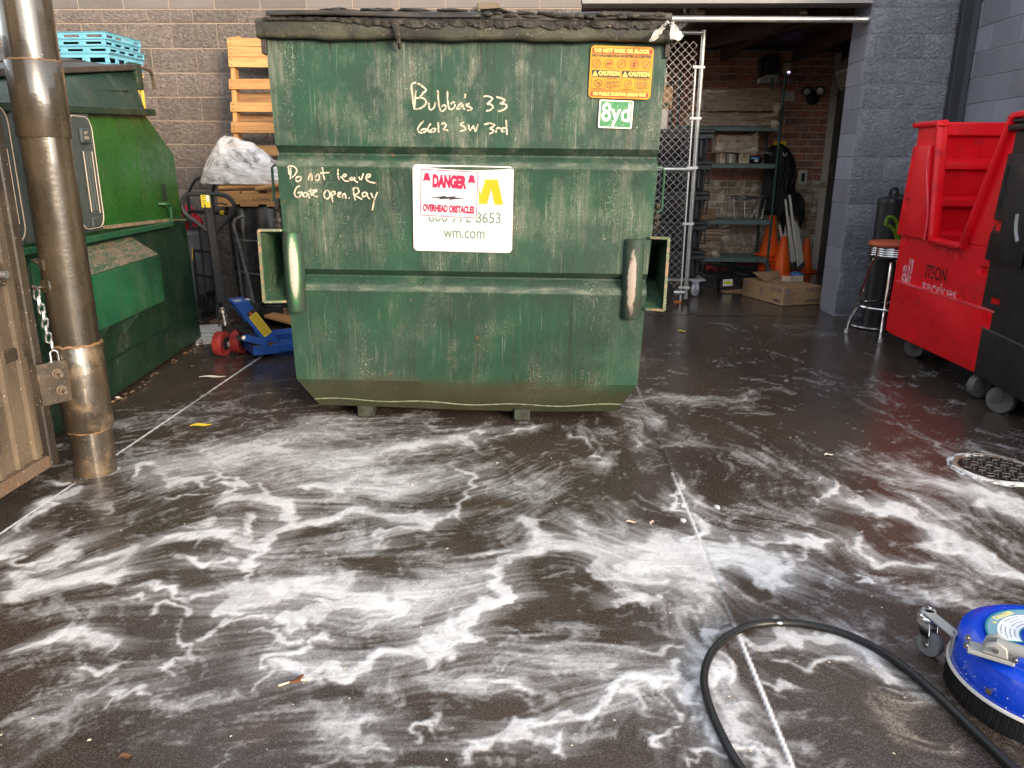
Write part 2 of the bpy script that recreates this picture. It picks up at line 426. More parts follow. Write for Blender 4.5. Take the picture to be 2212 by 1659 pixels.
for i, (x, z, low, half) in enumerate(places):
    p = (x+BJ/2, REAR_Y-.012+rng.uniform(-.004,.004), z+BJ/2); L = (BLn/2 if half else BLn)-BJ
    if i < 298: put('brick', {(0,0): ME_B, (0,1): ME_BH, (1,0): ME_BT, (1,1): ME_BTH}[(int(low), int(half))], None, t,
                    M=Matrix.Translation(p) @ Matrix.Rotation(rng.uniform(-.006,.006), 4, 'Y'))
    else: bm_rest[low].box(p[0], p[0]+L, p[1], p[1]+.05, p[2], p[2]+BC-BJ)
for low in (True, False):
    if len(bm_rest[low].bm.verts): obj('brick_courses', bm_rest[low], M_BRICKT if low else M_BRICK, t, kind='stuff', bev=.005)
b = B(); b.box(-4.5, ALC_R+.3, REAR_Y+.004, REAR_Y+.25, -.2, CEIL+.2); obj('mortar', b, M_BMORT, t)
t = thing('inner_side_wall', 'dark painted side wall inside the storage bay with a grey door', 'wall')
M_DK = mat('dark_painted_wall', (.055,.052,.048), .7, col2=(.085,.08,.074), nscale=4, bmp=.5, bscale=40)
b = B(); b.box(ALC_R, ALC_R+.2, PIL_Y+.41, REAR_Y, -.1, CEIL+.1); obj('wall_face', b, M_DK, t)
b = B(); b.box(ALC_R-.03, ALC_R, 9.0, 9.08, 0, 2.12); b.box(ALC_R-.03, ALC_R, 10.04, 10.12, 0, 2.12); b.box(ALC_R-.03, ALC_R, 9.0, 10.12, 2.12, 2.2)
obj('door_frame', b, mat('black_door_frame', (.03,.03,.03), .5), t, bev=.004)
b = B(); b.box(ALC_R-.018, ALC_R-.002, 9.082, 10.038, .03, 2.117); d = obj('door', b, mat('grey_steel_door', (.045,.048,.047), .5, col2=(.06,.06,.056), nscale=12), t, bev=.003)
b = B(); b.box(ALC_R-.06, ALC_R-.018, 9.80, 9.92, 1.02, 1.07); obj('door_bracket', b, mat('grey_latch', (.35,.38,.38), .4, metal=.3), d, bev=.004)
b = B(); b.box(ALC_R-.02, ALC_R, 9.0, 10.12, .0, .03); obj('threshold', b, mat('aluminium_sill', (.3,.29,.27), .4, metal=.7), t)
# roof with planks and joists
t = thing('bay_roof', 'dark brown plank roof over the storage bay with timber joists', 'roof')
M_RW = mat('dark_stained_timber', (.05,.024,.015), .6, col2=(.075,.036,.022), nscale=3, stretch=(1,14,14), bmp=.3, bscale=20, bstretch=(1,12,12), rnd=.25)
b0 = B(); b0.box(ALC_L-.2, ALC_R+.2, 0, .185, 0, .03); ME_PL = b0.mesh('ceiling_board', bev=.006); ME_PL.materials.append(M_RW)
b0 = B(); b0.box(1.30, ALC_R+.2, 0, .185, 0, .03); ME_PS = b0.mesh('ceiling_board', bev=.006); ME_PS.materials.append(M_RW)  # shorter boards: unseen roof gap added to let skylight into the bay
y = WALL_Y+.21
while y < REAR_Y+.1: put('ceiling_board', ME_PL if y < 8.85 else ME_PS, None, t, M=Matrix.Translation((0, y, CEIL+rng.uniform(0,.004)))); y += .19
for x in (1.31, 2.2, 3.1):
    b = B(); b.box(x, x+.07, WALL_Y+.22, REAR_Y-.02, CEIL-.16, CEIL-.002); obj('joist', b, M_RW, t, bev=.004)
b = B(); b.bar((1.25, REAR_Y-.05, CEIL-.1), (2.6, WALL_Y+.4, CEIL-.1), .04, .14); obj('brace', b, M_RW, t)
b = B(); b.box(ALC_L-.2, ALC_R+.2, WALL_Y+.205, 8.95, CEIL+.04, CEIL+.12); b.box(1.30, ALC_R+.2, 8.952, REAR_Y+.25, CEIL+.04, CEIL+.12); obj('roof_deck', b, M_RW, t)

# an added, unseen building block behind the viewer (its wall darkens what the glossy surfaces mirror)
t = thing('added_sky_blocker', 'added unseen brown building block behind the viewer, screening off the low bright sky', 'building', (0, -24, 0))
b = B(); b.box(-30, 24, -8, 0, -.2, 4.9); obj('wall', b, mat('sky_blocker_brown', (.12,.095,.075), .9), t)  # body of the added sky blocker
b = B(); b.box(-30.3, 24.3, -8.3, .3, 4.901, 5.1); obj('roof', b, mat('sky_blocker_grey', (.2,.19,.18), .8), t)  # top slab of the added sky blocker
# ---- the ground: a wet concrete slab with foam lying on it
M_GR = mat('far_concrete', (.10,.085,.075), .55, col2=(.14,.12,.105), nscale=.8, bmp=.2, bscale=60)
b = B()
g = [-400, -30, -8, -3.5, 3.9, 8, 30, 400]; h_ = [-400, -30, -8, 1.2, 12.2, 30, 400]
b.grid([[(x, y, -.012) for x in g] for y in h_]); tag(obj('ground', b, M_GR), kind='structure')
# ------------------------------------------------------------------ foam: where the suds lie, laid out stroke by stroke on the slab
ZA = lambda x, y: (x/2.926, 837+y/2.926)
ZB = lambda x, y: (702+x/2.731, 864+y/2.731)
ZC = lambda x, y: (1404+x/2.738, 702+y/2.738)
ZD = lambda x, y: (x/2.731, 1242+y/2.731)
ZE = lambda x, y: (702+x/1.568, 1242+y/1.568)
ZF = lambda x, y: (1458+x/2.934, 1188+y/2.934)
_K = {'A': (ZA, 2.926), 'B': (ZB, 2.731), 'C': (ZC, 2.738), 'D': (ZD, 2.731), 'E': (ZE, 1.568), 'F': (ZF, 2.934)}
STROKES = '''
A 50 1 100,760 200,700 290,650
A 45 1 120,860 170,790 260,690
A 90 .95 0,1060 90,1000 190,950
A 100 .95 190,1220 330,1290 470,1270 600,1210 760,1190
A 70 .9 200,1200 300,1130 420,1010 520,970
A 70 .8 440,1150 560,1080 700,1110
A 40 .9 130,1080 230,1090 290,1060
A 45 1 850,1320 980,1310 1080,1360 1140,1340
A 60 1 1250,1300 1400,1290 1500,1340 1560,1370
A 115 1 1440,1270 1600,1290 1750,1250 1900,1230 2100,1200 2212,1180
A 75 1 1600,1210 1640,1120 1640,1000 1590,900 1560,850
A 40 .95 1640,1000 1720,930 1820,860 1900,810 2060,790 2212,790
A 50 .9 1280,970 1400,930 1500,960 1600,1000
A 45 .9 870,1070 960,1010 1080,1000 1200,960 1300,960
A 35 .8 1100,940 1200,900 1300,870
A 30 .9 1160,1140 1260,1140 1360,1090 1480,1090 1540,1130
A 50 1 1330,690 1450,720 1560,700 1700,720 1860,780
A 32 1 1380,690 1380,640 1460,620 1490,600 1420,570 1400,510
A 30 .95 1560,690 1600,610
A 30 .95 840,590 900,530 960,510
A 32 .9 1080,590 1160,570 1300,580 1340,600
A 180 .55 1000,540 1200,490 1400,430 1600,380 1800,290 2000,250 2212,240
A 220 .5 1700,560 1900,500 2212,480
A 120 .45 1300,850 1500,760 1700,800
A 250 .45 1900,980 2212,1000
A 110 .42 700,240 900,200 1100,180
A 60 .38 1150,150 1500,120
A 90 .42 450,700 620,740 700,760
A 60 .5 700,1190 900,1180 1050,1250 1060,1330
A 60 .4 800,900 900,850 1000,760
A 18 1 320,600 480,612 620,602 700,570 730,530
A 40 .9 370,390 410,370
A 12 .9 1010,680 1200,680
A 40 .8 1950,640 2080,640 2200,560
A 50 .45 720,330 800,350
A 40 .5 940,340 1000,360 1060,370
B 50 1 0,680 180,690 360,690 560,690
B 30 .95 400,780 560,720 760,670 800,610 790,500 830,430
B 120 .6 0,300 250,280 480,270 680,230
B 35 .9 280,320 450,290 640,240 760,230 860,260
B 200 .62 100,500 350,480 550,450 700,480
B 20 .8 820,250 860,190 900,180
B 14 .9 980,230 1080,170 1180,160
B 140 .5 1050,560 1180,480 1320,380
B 120 .47 1030,740 1150,650 1300,560
B 80 1 700,1460 830,1330 930,1200 1010,1080 1060,960 1100,870 1200,810 1290,700
B 200 .57 300,1260 500,1200 700,1090 850,1040 980,1010
B 60 1 0,1290 60,1200 180,1190 290,1210 330,1320
B 180 .6 330,1330 500,1290 700,1240
B 50 1 0,1130 120,1060 230,1040
B 30 .8 880,920 960,890 1060,880
B 60 1 1250,840 1400,860 1540,880 1620,960 1740,1030 1860,1080
B 95 1 1500,830 1700,890 1900,930 2100,920 2212,910
B 70 .95 1700,1000 1900,980 2100,980 2212,960
B 140 .56 1380,640 1500,720 1650,760 1800,860
B 110 .5 1580,200 1640,330 1690,460
B 20 .85 1490,200 1560,300 1590,320
B 40 .45 1850,180 1890,340 1880,400
B 150 .45 1900,60 2000,180 2130,250
B 26 1 2070,510 2110,640 2150,760 2212,880
B 50 .5 1330,1150 1500,1120 1650,1110
B 40 .9 1650,1110 1760,1170 1720,1230
B 60 .9 1720,1230 1780,1180 1900,1160
B 110 .62 2150,1100 2180,1300 2150,1460
B 40 .6 1000,1440 1200,1400 1350,1360
B 110 .5 100,850 300,830 500,790
B 26 .6 450,100 700,170 900,180
C 90 .5 0,440 200,450 500,420
C 140 .42 60,560 200,620
C 150 1 0,1360 200,1380 400,1370 560,1380 700,1450
C 60 .95 240,1190 330,1300 420,1360
C 60 .9 300,1290 480,1310 620,1400 720,1460
C 150 .62 0,1480 200,1520 300,1600
C 26 .95 150,960 190,1080 240,1180
C 60 .52 200,990 320,1100 380,1190
C 60 .52 420,1070 520,1180 600,1230
C 40 .42 640,1180 700,1260
C 80 .42 740,1180 860,1190
C 80 .42 720,740 900,880 1100,990
C 30 .9 1000,1040 1080,1010 1140,980
C 62 .95 1220,1030 1300,1090 1420,1100 1560,1150 1650,1220 1740,1330 1900,1400 2050,1410
C 75 .95 1700,1190 1760,1240 1850,1340 1960,1390 2212,1480
C 70 .7 1480,870 1700,940 1900,970 2050,1060 2212,1140
C 105 .95 2000,980 2100,1060 2212,1120
C 25 .62 1130,700 1280,800 1400,900 1600,1060 1700,1150
C 22 .7 1480,580 1640,680 1780,780
C 50 .62 1600,1060 1800,1140 1900,1160
C 50 .95 720,1310 860,1280 980,1290 1060,1330
C 40 .8 800,1420 960,1360
C 40 .85 1210,1290 1300,1350 1420,1390 1560,1430
C 60 .5 1240,1240 1300,1170 1400,1100
C 40 .95 1310,1530 1340,1580
C 30 .8 1500,1430 1650,1450
C 60 .5 1500,1600 1800,1620 2212,1600
C 30 .6 1860,1460 1960,1540
C 50 .6 2100,1320 2212,1350
C 40 .32 1700,480 1740,520
C 80 .36 2050,640 2130,680
C 60 .5 1780,700 1900,740
C 40 .36 1230,340 1400,440 1500,480
C 25 .36 880,260 1100,350
C 40 .6 1780,770 1790,820 1880,890 1990,950
C 26 .35 1500,230 1650,290 1800,330
D 60 1 0,460 150,440 300,420 420,430 560,430
D 35 1 420,540 520,545 610,570
D 60 .5 300,330 420,300 560,270 650,270
D 50 .5 0,240 200,220 300,200
D 80 .62 200,850 300,790 400,760 520,740 620,680
D 35 .9 680,740 760,690 900,670 1020,640
D 60 .42 1020,640 1250,620 1480,590
D 28 .95 870,260 980,220 1080,210
D 30 .95 1060,260 1120,310 1160,380
D 24 .9 1180,390 1050,430 940,530
D 22 .95 1200,310 1300,270 1420,235 1600,190
D 30 .8 660,220 760,200 820,180
D 40 .95 1600,310 1700,340 1830,350
D 95 1 1700,200 1760,250 1830,200 2000,150 2150,170
D 60 .9 1560,590 1750,540 1900,540 2212,540
D 40 .8 1600,520 1800,420 1950,380
D 130 .5 1800,480 2000,470 2212,430
D 200 .56 1700,850 1900,830 2100,900 2212,980
D 150 .5 1900,1050 2212,1100
D 20 .8 1370,1090 1440,1020
D 60 .28 1150,900 1400,800
E 40 1 0,350 200,320 360,280 480,230 560,130 600,0
E 110 .52 0,480 150,440 280,360 420,330
E 120 .5 0,560 120,600 250,590
E 70 .62 420,330 600,330 700,380 720,470
E 130 .6 740,330 900,300 1000,330 1050,330
E 35 1 500,590 560,560 700,520 840,490 960,460 1050,430 1130,410
E 36 .95 400,640 470,590 620,570 760,590 800,610
E 25 .9 270,530 350,510 380,440
E 20 .95 960,490 1050,480 1050,520
E 22 .9 1020,270 1120,240
E 50 .6 800,250 860,220
E 26 .9 1120,300 1160,370 1080,420
E 90 .62 1180,100 1190,250 1230,330
E 50 .95 1200,330 1250,420
E 14 .95 1160,400 1190,460 1230,540 1260,590
F 90 .9 220,760 300,640 420,560 560,500 700,500 860,540 1000,600 1150,660 1230,690
F 160 .7 250,800 330,900 400,1050
F 60 1 260,960 340,1080 440,1180 500,1290 540,1380
F 120 .85 430,950 520,1100 600,1250 680,1380
F 35 .9 680,660 850,700 1000,740 1200,740
F 40 .8 530,800 640,860 820,900
F 120 .56 560,1000 700,1050 850,1030
F 90 .56 700,1200 900,1210 1050,1150
F 70 .5 800,1330 1000,1310
F 40 .5 1100,470 1150,520
F 90 .95 20,640 100,760 150,900 170,1060
F 40 .95 230,1370 260,1250 330,1240 420,1290
F 20 .9 50,1160 140,1250
F 160 .57 60,250 180,350 160,480
F 80 .95 0,110 150,130 330,110 560,150 650,170
F 35 .95 1230,200 1270,270
F 70 .6 1500,290 1750,300 2000,340
F 60 .32 1900,1000 2100,1100
'''
def g2(x, y): d = ray(x, y); t = -CAM_H/d.z; return np.array([d.x*t, d.y*t])
strokes = []
for ln in STROKES.strip().split('\n'):
    f = ln.split(); zf, sc_ = _K[f[0]]; wd, s_ = float(f[1])*1.08/sc_, float(f[2])
    pts = [np.array(zf(*map(float, q.split(',')))) for q in f[3:]]
    gp = [g2(*q) for q in pts]; ws = []
    for i, q in enumerate(pts):      # half width across the stroke, measured on the slab
        d = pts[min(i+1, len(pts)-1)]-pts[max(i-1, 0)]; d /= np.linalg.norm(d); nrm = np.array([-d[1], d[0]])
        a, c = g2(*(q+nrm*wd/2)), g2(*(q-nrm*wd/2))
        gd = gp[min(i+1, len(pts)-1)]-gp[max(i-1, 0)]; gd /= np.linalg.norm(gd); gn = np.array([-gd[1], gd[0]])
        ws.append(max(.006, abs(float((a-c)@gn))/2))
    strokes.append((gp, ws, s_))
PATCH = [[g2(*ZF(x, y)) for x, y in ((1380,860),(1450,950),(1560,1090),(1700,1200))]]

RES = .0055; GX0, GX1, GY0, GY1 = -3.3, 3.5, 1.15, 7.6
nx_, ny_ = int((GX1-GX0)/RES), int((GY1-GY0)/RES)
XX, YY = np.meshgrid(GX0+np.arange(nx_, dtype=np.float32)*RES, GY0+np.arange(ny_, dtype=np.float32)*RES)
nr = np.random.RandomState(11)
def vnoise(x, y, f, seed):      # smooth value noise
    rs = np.random.RandomState(seed); T = rs.rand(256, 256).astype(np.float32)
    u, v = x*f+57.3, y*f+31.7; iu, iv = np.floor(u).astype(np.int32), np.floor(v).astype(np.int32)
    fu, fv = u-iu, v-iv; fu = fu*fu*(3-2*fu); fv = fv*fv*(3-2*fv)
    a, b_, c, d = T[iv&255, iu&255], T[iv&255, (iu+1)&255], T[(iv+1)&255, iu&255], T[(iv+1)&255, (iu+1)&255]
    return (a*(1-fu)+b_*fu)*(1-fv)+(c*(1-fu)+d*fu)*fv
def fbm(x, y, f, seed, o=4, g=.55):
    s_, a, t_ = 0, 1, 0
    for i in range(o): s_ = s_+a*vnoise(x, y, f*2.03**i, seed+i); t_ += a; a *= g
    return s_/t_
# the suds are carried along by a swirling flow: follow it backwards from every spot
def flow(parts, dt, n, sx, sy):
    psi = sum(a*fbm(XX, YY, f, sd, 2) for f, a, sd in parts)
    gy, gx = np.gradient(psi, RES); vx, vy = gy, -gx; k = 1/np.sqrt((vx*vx+vy*vy).mean()); vx, vy = vx*k, vy*k
    px, py = sx.copy(), sy.copy()
    for _ in range(n):
        ii = np.clip((py-GY0)/RES, 0, ny_-1).astype(np.int32); jj = np.clip((px-GX0)/RES, 0, nx_-1).astype(np.int32)
        px = px-vx[ii, jj]*dt; py = py-vy[ii, jj]*dt
    return px, py
WXX, WYY = flow(((2.0, 1.0, 1), (4.6, .30, 5), (10, .075, 9), (24, .022, 13)), .012, 5, XX, YY)
w2x, w2y = fbm(WXX, WYY, 16, 41, 4, .62)-.5, fbm(WXX, WYY, 16, 61, 4, .62)-.5
WXX = WXX+.045*w2x; WYY = WYY+.045*w2y
TXX, TYY = flow(((2.6, 1.0, 31), (6, .28, 35), (15, .07, 39)), .012, 16, WXX, WYY)
HAL = np.zeros_like(XX); F_ = np.zeros_like(XX); DX = np.zeros_like(XX); DY = np.zeros_like(XX); WT = np.full_like(XX, 1e-4)
keep = np.ones_like(XX)
for gp, ws, s_ in strokes:
    soft = s_ < .75
    for i in range(len(gp)-1):
        a, c, wa, wb = gp[i], gp[i+1], ws[i], ws[i+1]; R_ = 4.5*max(wa, wb)+.30
        j0, j1 = int((min(a[0],c[0])-R_-GX0)/RES), int((max(a[0],c[0])+R_-GX0)/RES)
        i0, i1 = int((min(a[1],c[1])-R_-GY0)/RES), int((max(a[1],c[1])+R_-GY0)/RES)
        j0, j1, i0, i1 = max(0,j0), min(nx_,j1), max(0,i0), min(ny_,i1)
        if j1 <= j0 or i1 <= i0: continue
        S = np.s_[i0:i1, j0:j1]; px_, py_ = WXX[S], WYY[S]
        d = c-a; L2 = float(d@d)+1e-9; tt = np.clip(((px_-a[0])*d[0]+(py_-a[1])*d[1])/L2, 0, 1)
        dist = np.hypot(px_-(a[0]+tt*d[0]), py_-(a[1]+tt*d[1])); hw = wa+(wb-wa)*tt
        q = dist/hw
        v = s_*(np.exp(-(q*.75)**2) if soft else np.clip((1.8-q)/1.35, 0, 1)**1.05)
        F_[S] = np.maximum(F_[S], v)+.25*np.minimum(F_[S], v)
        HAL[S] = np.maximum(HAL[S], (.46 if not soft else .78*s_)*np.exp(-(dist/(2.3*hw+.05))**2))
        th = 2*math.atan2(d[1], d[0]); k_ = np.exp(-(q*.5)**2)+.02
        DX[S] += k_*math.cos(th); DY[S] += k_*math.sin(th); WT[S] += k_
# flow direction: along the strokes, elsewhere a lazy drift
base_ang = np.where(XX < .2, R(35), R(118))+1.6*(fbm(XX, YY, .9, 81, 2)-.5)
DX += .25*np.cos(2*base_ang); DY += .25*np.sin(2*base_ang)
ang = .5*np.arctan2(DY, DX)+2.2*(fbm(XX, YY, 3.5, 91, 3)-.5)
CX, CY = np.cos(ang).astype(np.float32), np.sin(ang).astype(np.float32)
def lic(src, n):
    acc = src.copy(); tot = 1
    for sg in (1, -1):
        jx, iy = np.meshgrid(np.arange(nx_, dtype=np.float32), np.arange(ny_, dtype=np.float32))
        pvx, pvy = sg*CX, sg*CY
        for k in range(n):
            ii = np.clip(iy+.5, 0, ny_-1).astype(np.int32); jj = np.clip(jx+.5, 0, nx_-1).astype(np.int32)
            cx, cy = CX[ii, jj], CY[ii, jj]; fl = np.where(cx*pvx+cy*pvy < 0, -1, 1)
            pvx, pvy = cx*fl, cy*fl
            jx = jx+pvx*1.3; iy = iy+pvy*1.3
            acc += src[np.clip(iy, 0, ny_-1).astype(np.int32), np.clip(jx, 0, nx_-1).astype(np.int32)]; tot += 1
    return acc/tot
def nrm_(a, sd=.27): return np.clip((a-a.mean())/a.std()*sd+.5, 0, 1)
wn = nr.rand(ny_, nx_).astype(np.float32)
wn = (wn+np.roll(wn,1,0)+np.roll(wn,1,1)+np.roll(np.roll(wn,1,0),1,1))/4
T1 = nrm_(lic(wn, 14))
T2 = nrm_(.55*nrm_(fbm(TXX, TYY, 7, 301, 5, .60))+.45*nrm_(lic(fbm(TXX, TYY, 12, 311, 4, .6).astype(np.float32), 9))); T3 = nrm_(fbm(TXX, TYY, 26, 331, 4, .6))
rid = 1-np.abs(2*fbm(TXX, TYY, 6, 401, 4)-1); rid = np.clip((rid-.72)/.24, 0, 1)
rid2 = 1-np.abs(2*fbm(TXX, TYY, 15, 431, 3)-1); rid2 = np.clip((rid2-.72)/.24, 0, 1)
patchy = fbm(XX, YY, 1.6, 501, 3)
tex = .25*T1+.34*T2+.18*T3+.13*rid+.07*rid2+.04
Hc = np.clip(HAL, 0, .75)
Fc = np.clip(np.maximum(F_, Hc), 0, 1.05)
val = Fc*1.02 + (tex-.5)*(1.75-1.05*Fc) - .25 + .22*(patchy-.5)
FOAM = np.clip(val/.95, 0, 1)**1.4
veil = np.clip(fbm(WXX, WYY, 2.4, 551, 4)*2.0-.80, 0, 1)*np.clip((T2-.25)*1.6, 0, 1)*(.4+.6*T1)*.24
FOAM = np.maximum(FOAM, veil)
FOAM = np.maximum(FOAM*.97, np.clip(lic(FOAM.astype(np.float32), 16)*1.12-.06, 0, 1)*(.62+.5*(T1-.3)))
DRY = np.zeros_like(XX)
for pl in PATCH:
    for a, c in zip(pl, pl[1:]):
        d = c-a; L2 = float(d@d); tt = np.clip(((WXX-a[0])*d[0]+(WYY-a[1])*d[1])/L2, 0, 1)
        DRY = np.maximum(DRY, np.exp(-(np.hypot(WXX-(a[0]+tt*d[0]), WYY-(a[1]+tt*d[1]))/.05)**2))
DRY *= np.clip((T2-.35)*3, 0, 1)
JX1, JX2, JYT = -2.055, .61, 7.2
def samp(A, x, y):
    u = np.clip((x-GX0)/RES, 0, nx_-1.001); v = np.clip((y-GY0)/RES, 0, ny_-1.001)
    i, j = v.astype(np.int32), u.astype(np.int32); fu, fv = u-j, v-i
    return (A[i,j]*(1-fu)+A[i,j+1]*fu)*(1-fv)+(A[i+1,j]*(1-fu)+A[i+1,j+1]*fu)*fv
# slab mesh: finer near the viewer, coarser towards the wall
ys = [1.16]
while ys[-1] < 7.19: ys.append(ys[-1]+.0042*(ys[-1]/1.5)**1.45)
ys += [7.195, 7.20, 7.205] + list(np.linspace(7.26, REAR_Y, 26))
ys = np.array(ys); cols_ = 820
sx_ = np.linspace(-.98, .98, cols_)
PXg = np.clip(sx_[None, :]*(ys[:, None]*.80+.75), -6.5, 6.5)
for jx in (JX1, JX2):      # pull the nearest columns on to the joints so that these stay straight
    for r_ in range(len(ys)):
        c_ = int(np.argmin(np.abs(PXg[r_]-jx)))
        if 1 < c_ < cols_-2: PXg[r_, c_] = jx; PXg[r_, c_-1] = min(PXg[r_, c_-1], jx-.004); PXg[r_, c_+1] = max(PXg[r_, c_+1], jx+.004)
PYg = np.repeat(ys[:, None], cols_, 1)
fo = samp(FOAM, PXg, PYg); fo = fo*np.clip((7.25-PYg)/.3, 0, 1)*np.clip((3.3-np.abs(PXg))/.1, 0, 1); dr = samp(DRY, PXg, PYg)
jw = np.maximum(np.clip(1-np.abs(PXg-JX1)/.0085, 0, 1), np.clip(1-np.abs(PXg-JX2)/.0085, 0, 1))*(PYg < 7.2)
jt = np.clip(1-np.abs(PYg-JYT)/.012, 0, 1)*(PXg > OPEN_L-.1)*(PXg < PIL_X+.1)
brk = np.clip((fbm(PXg*0+PYg*1.0, PXg, 3.1, 611, 3)-.36)*9, 0, 1)      # foam caught in the joints, with gaps
jf = np.clip(jw*1.6, 0, 1)*np.where(PXg < 0, .62+.38*brk, np.clip((brk*.7+.45)*(PYg < 3.35)*(.55+.45*brk)+.35*brk*(PYg > 4.2), 0, 1))
fo2 = np.clip(np.maximum(fo, jf), 0, 1)
wav = .004*(fbm(PXg, PYg, .8, 711, 2)-.5)
PZg = wav*np.clip((7.2-PYg), 0, 1)+.0025*fo2-.006*np.clip(jw*1.5, 0, 1)*(1-jf)-.008*jt
nv = PXg.size; me = bpy.data.meshes.new('yard_floor')
idx = np.arange(nv, dtype=np.int32).reshape(PXg.shape)
qd = np.stack([idx[:-1,:-1], idx[:-1,1:], idx[1:,1:], idx[1:,:-1]], -1).reshape(-1, 4)
me.vertices.add(nv); me.vertices.foreach_set('co', np.stack([PXg, PYg, PZg], -1).astype(np.float32).ravel())
me.loops.add(qd.size); me.loops.foreach_set('vertex_index', qd.ravel())
me.polygons.add(len(qd)); me.polygons.foreach_set('loop_start', np.arange(0, qd.size, 4, dtype=np.int32))
me.polygons.foreach_set('use_smooth', np.ones(len(qd), bool))
for nm, A in (('foam', fo2), ('dry', dr), ('joint', np.maximum(jw*(1-jf), jt))):
    at = me.attributes.new(nm, 'FLOAT', 'POINT'); at.data.foreach_set('value', A.astype(np.float32).ravel())
me.update(); me.validate()
m, nt, p, co = new_mat('wet_concrete_with_suds')
def attr(n_): a = nt.nodes.new('ShaderNodeAttribute'); a.attribute_name = n_; return a.outputs['Fac']
n_big = noise(nt, co, 1.1, 5, .6); n_med = noise(nt, co, 7, 6, .65); n_fine = noise(nt, co, 150, 4, .7); n_spk = noise(nt, co, 420, 2, .5)
c = mixc(nt, ramp(nt, n_big, .35, .68), (.026,.0165,.0122), (.044,.029,.0215))
c = mixc(nt, ramp(nt, n_med, .42, .72), c, (.040,.031,.026))
c = mixc(nt, mth(nt, 'MULTIPLY', ramp(nt, noise(nt, co, 2.3, 4, .6), .58, .75), .55), c, (.085,.045,.028))
c = mixc(nt, ramp(nt, n_fine, .46, .70), c, (.085,.068,.057))
c = mixc(nt, mth(nt, 'MULTIPLY', ramp(nt, n_spk, .62, .67), .5), c, (.36,.31,.26))
c = mixc(nt, mth(nt, 'MULTIPLY', ramp(nt, noise(nt, co, 60, 4, .7), .56, .72), .55), c, (.013,.010,.009))
c = mixc(nt, mth(nt, 'MULTIPLY', attr('joint'), .8), c, (.014,.012,.011))
dryf = mth(nt, 'MULTIPLY', attr('dry'), ramp(nt, noise(nt, co, 120, 4, .7), .35, .55))
c = mixc(nt, dryf, c, (.24,.195,.16))
# suds: fine bubbly edges come from the noise added to the laid-out amount
fa = attr('foam')
fn = mth(nt, 'ADD', fa, mth(nt, 'MULTIPLY', mth(nt, 'SUBTRACT', noise(nt, co, 120, 6, .75, None, .6), .5), mth(nt, 'MULTIPLY', mth(nt, 'MULTIPLY', fa, mth(nt, 'SUBTRACT', 1.2, fa)), 2.6)))
fn = mth(nt, 'ADD', fn, mth(nt, 'MULTIPLY', ramp(nt, noise(nt, co, 330, 2, .6), .63, .70), mth(nt, 'MULTIPLY', ramp(nt, n_med, .45, .62), .16)))
fm = mth(nt, 'MULTIPLY', mth(nt, 'SUBTRACT', fn, .03), 1.0, True)
c = mixc(nt, mth(nt, 'POWER', fm, 1.05), c, (.70,.69,.69))
nt.links.new(c, p.inputs['Base Color'])
wet = ramp(nt, noise(nt, co, 1.7, 4, .6), .35, .65, .03, .17)
rg = mth(nt, 'ADD', wet, mth(nt, 'MULTIPLY', fm, .25)); rg = mth(nt, 'ADD', rg, mth(nt, 'MULTIPLY', dryf, .4), True)
nt.links.new(rg, p.inputs['Roughness']); p.inputs['IOR'].default_value = 1.33; p.inputs['Specular IOR Level'].default_value = .5
b1 = bump(nt, noise(nt, co, 170, 4, .7), .22, .0035)
b2 = bump(nt, noise(nt, co, 26, 3, .55, (1, .55, 1)), .10, .006, b1)
b3 = bump(nt, fm, .25, .006, b2)
nt.links.new(b3, p.inputs['Normal'])
tag(put('yard_floor', me, m), kind='structure')
del XX, YY, WXX, WYY, TXX, TYY, F_, DX, DY, WT, T1, T2, T3, tex, wn
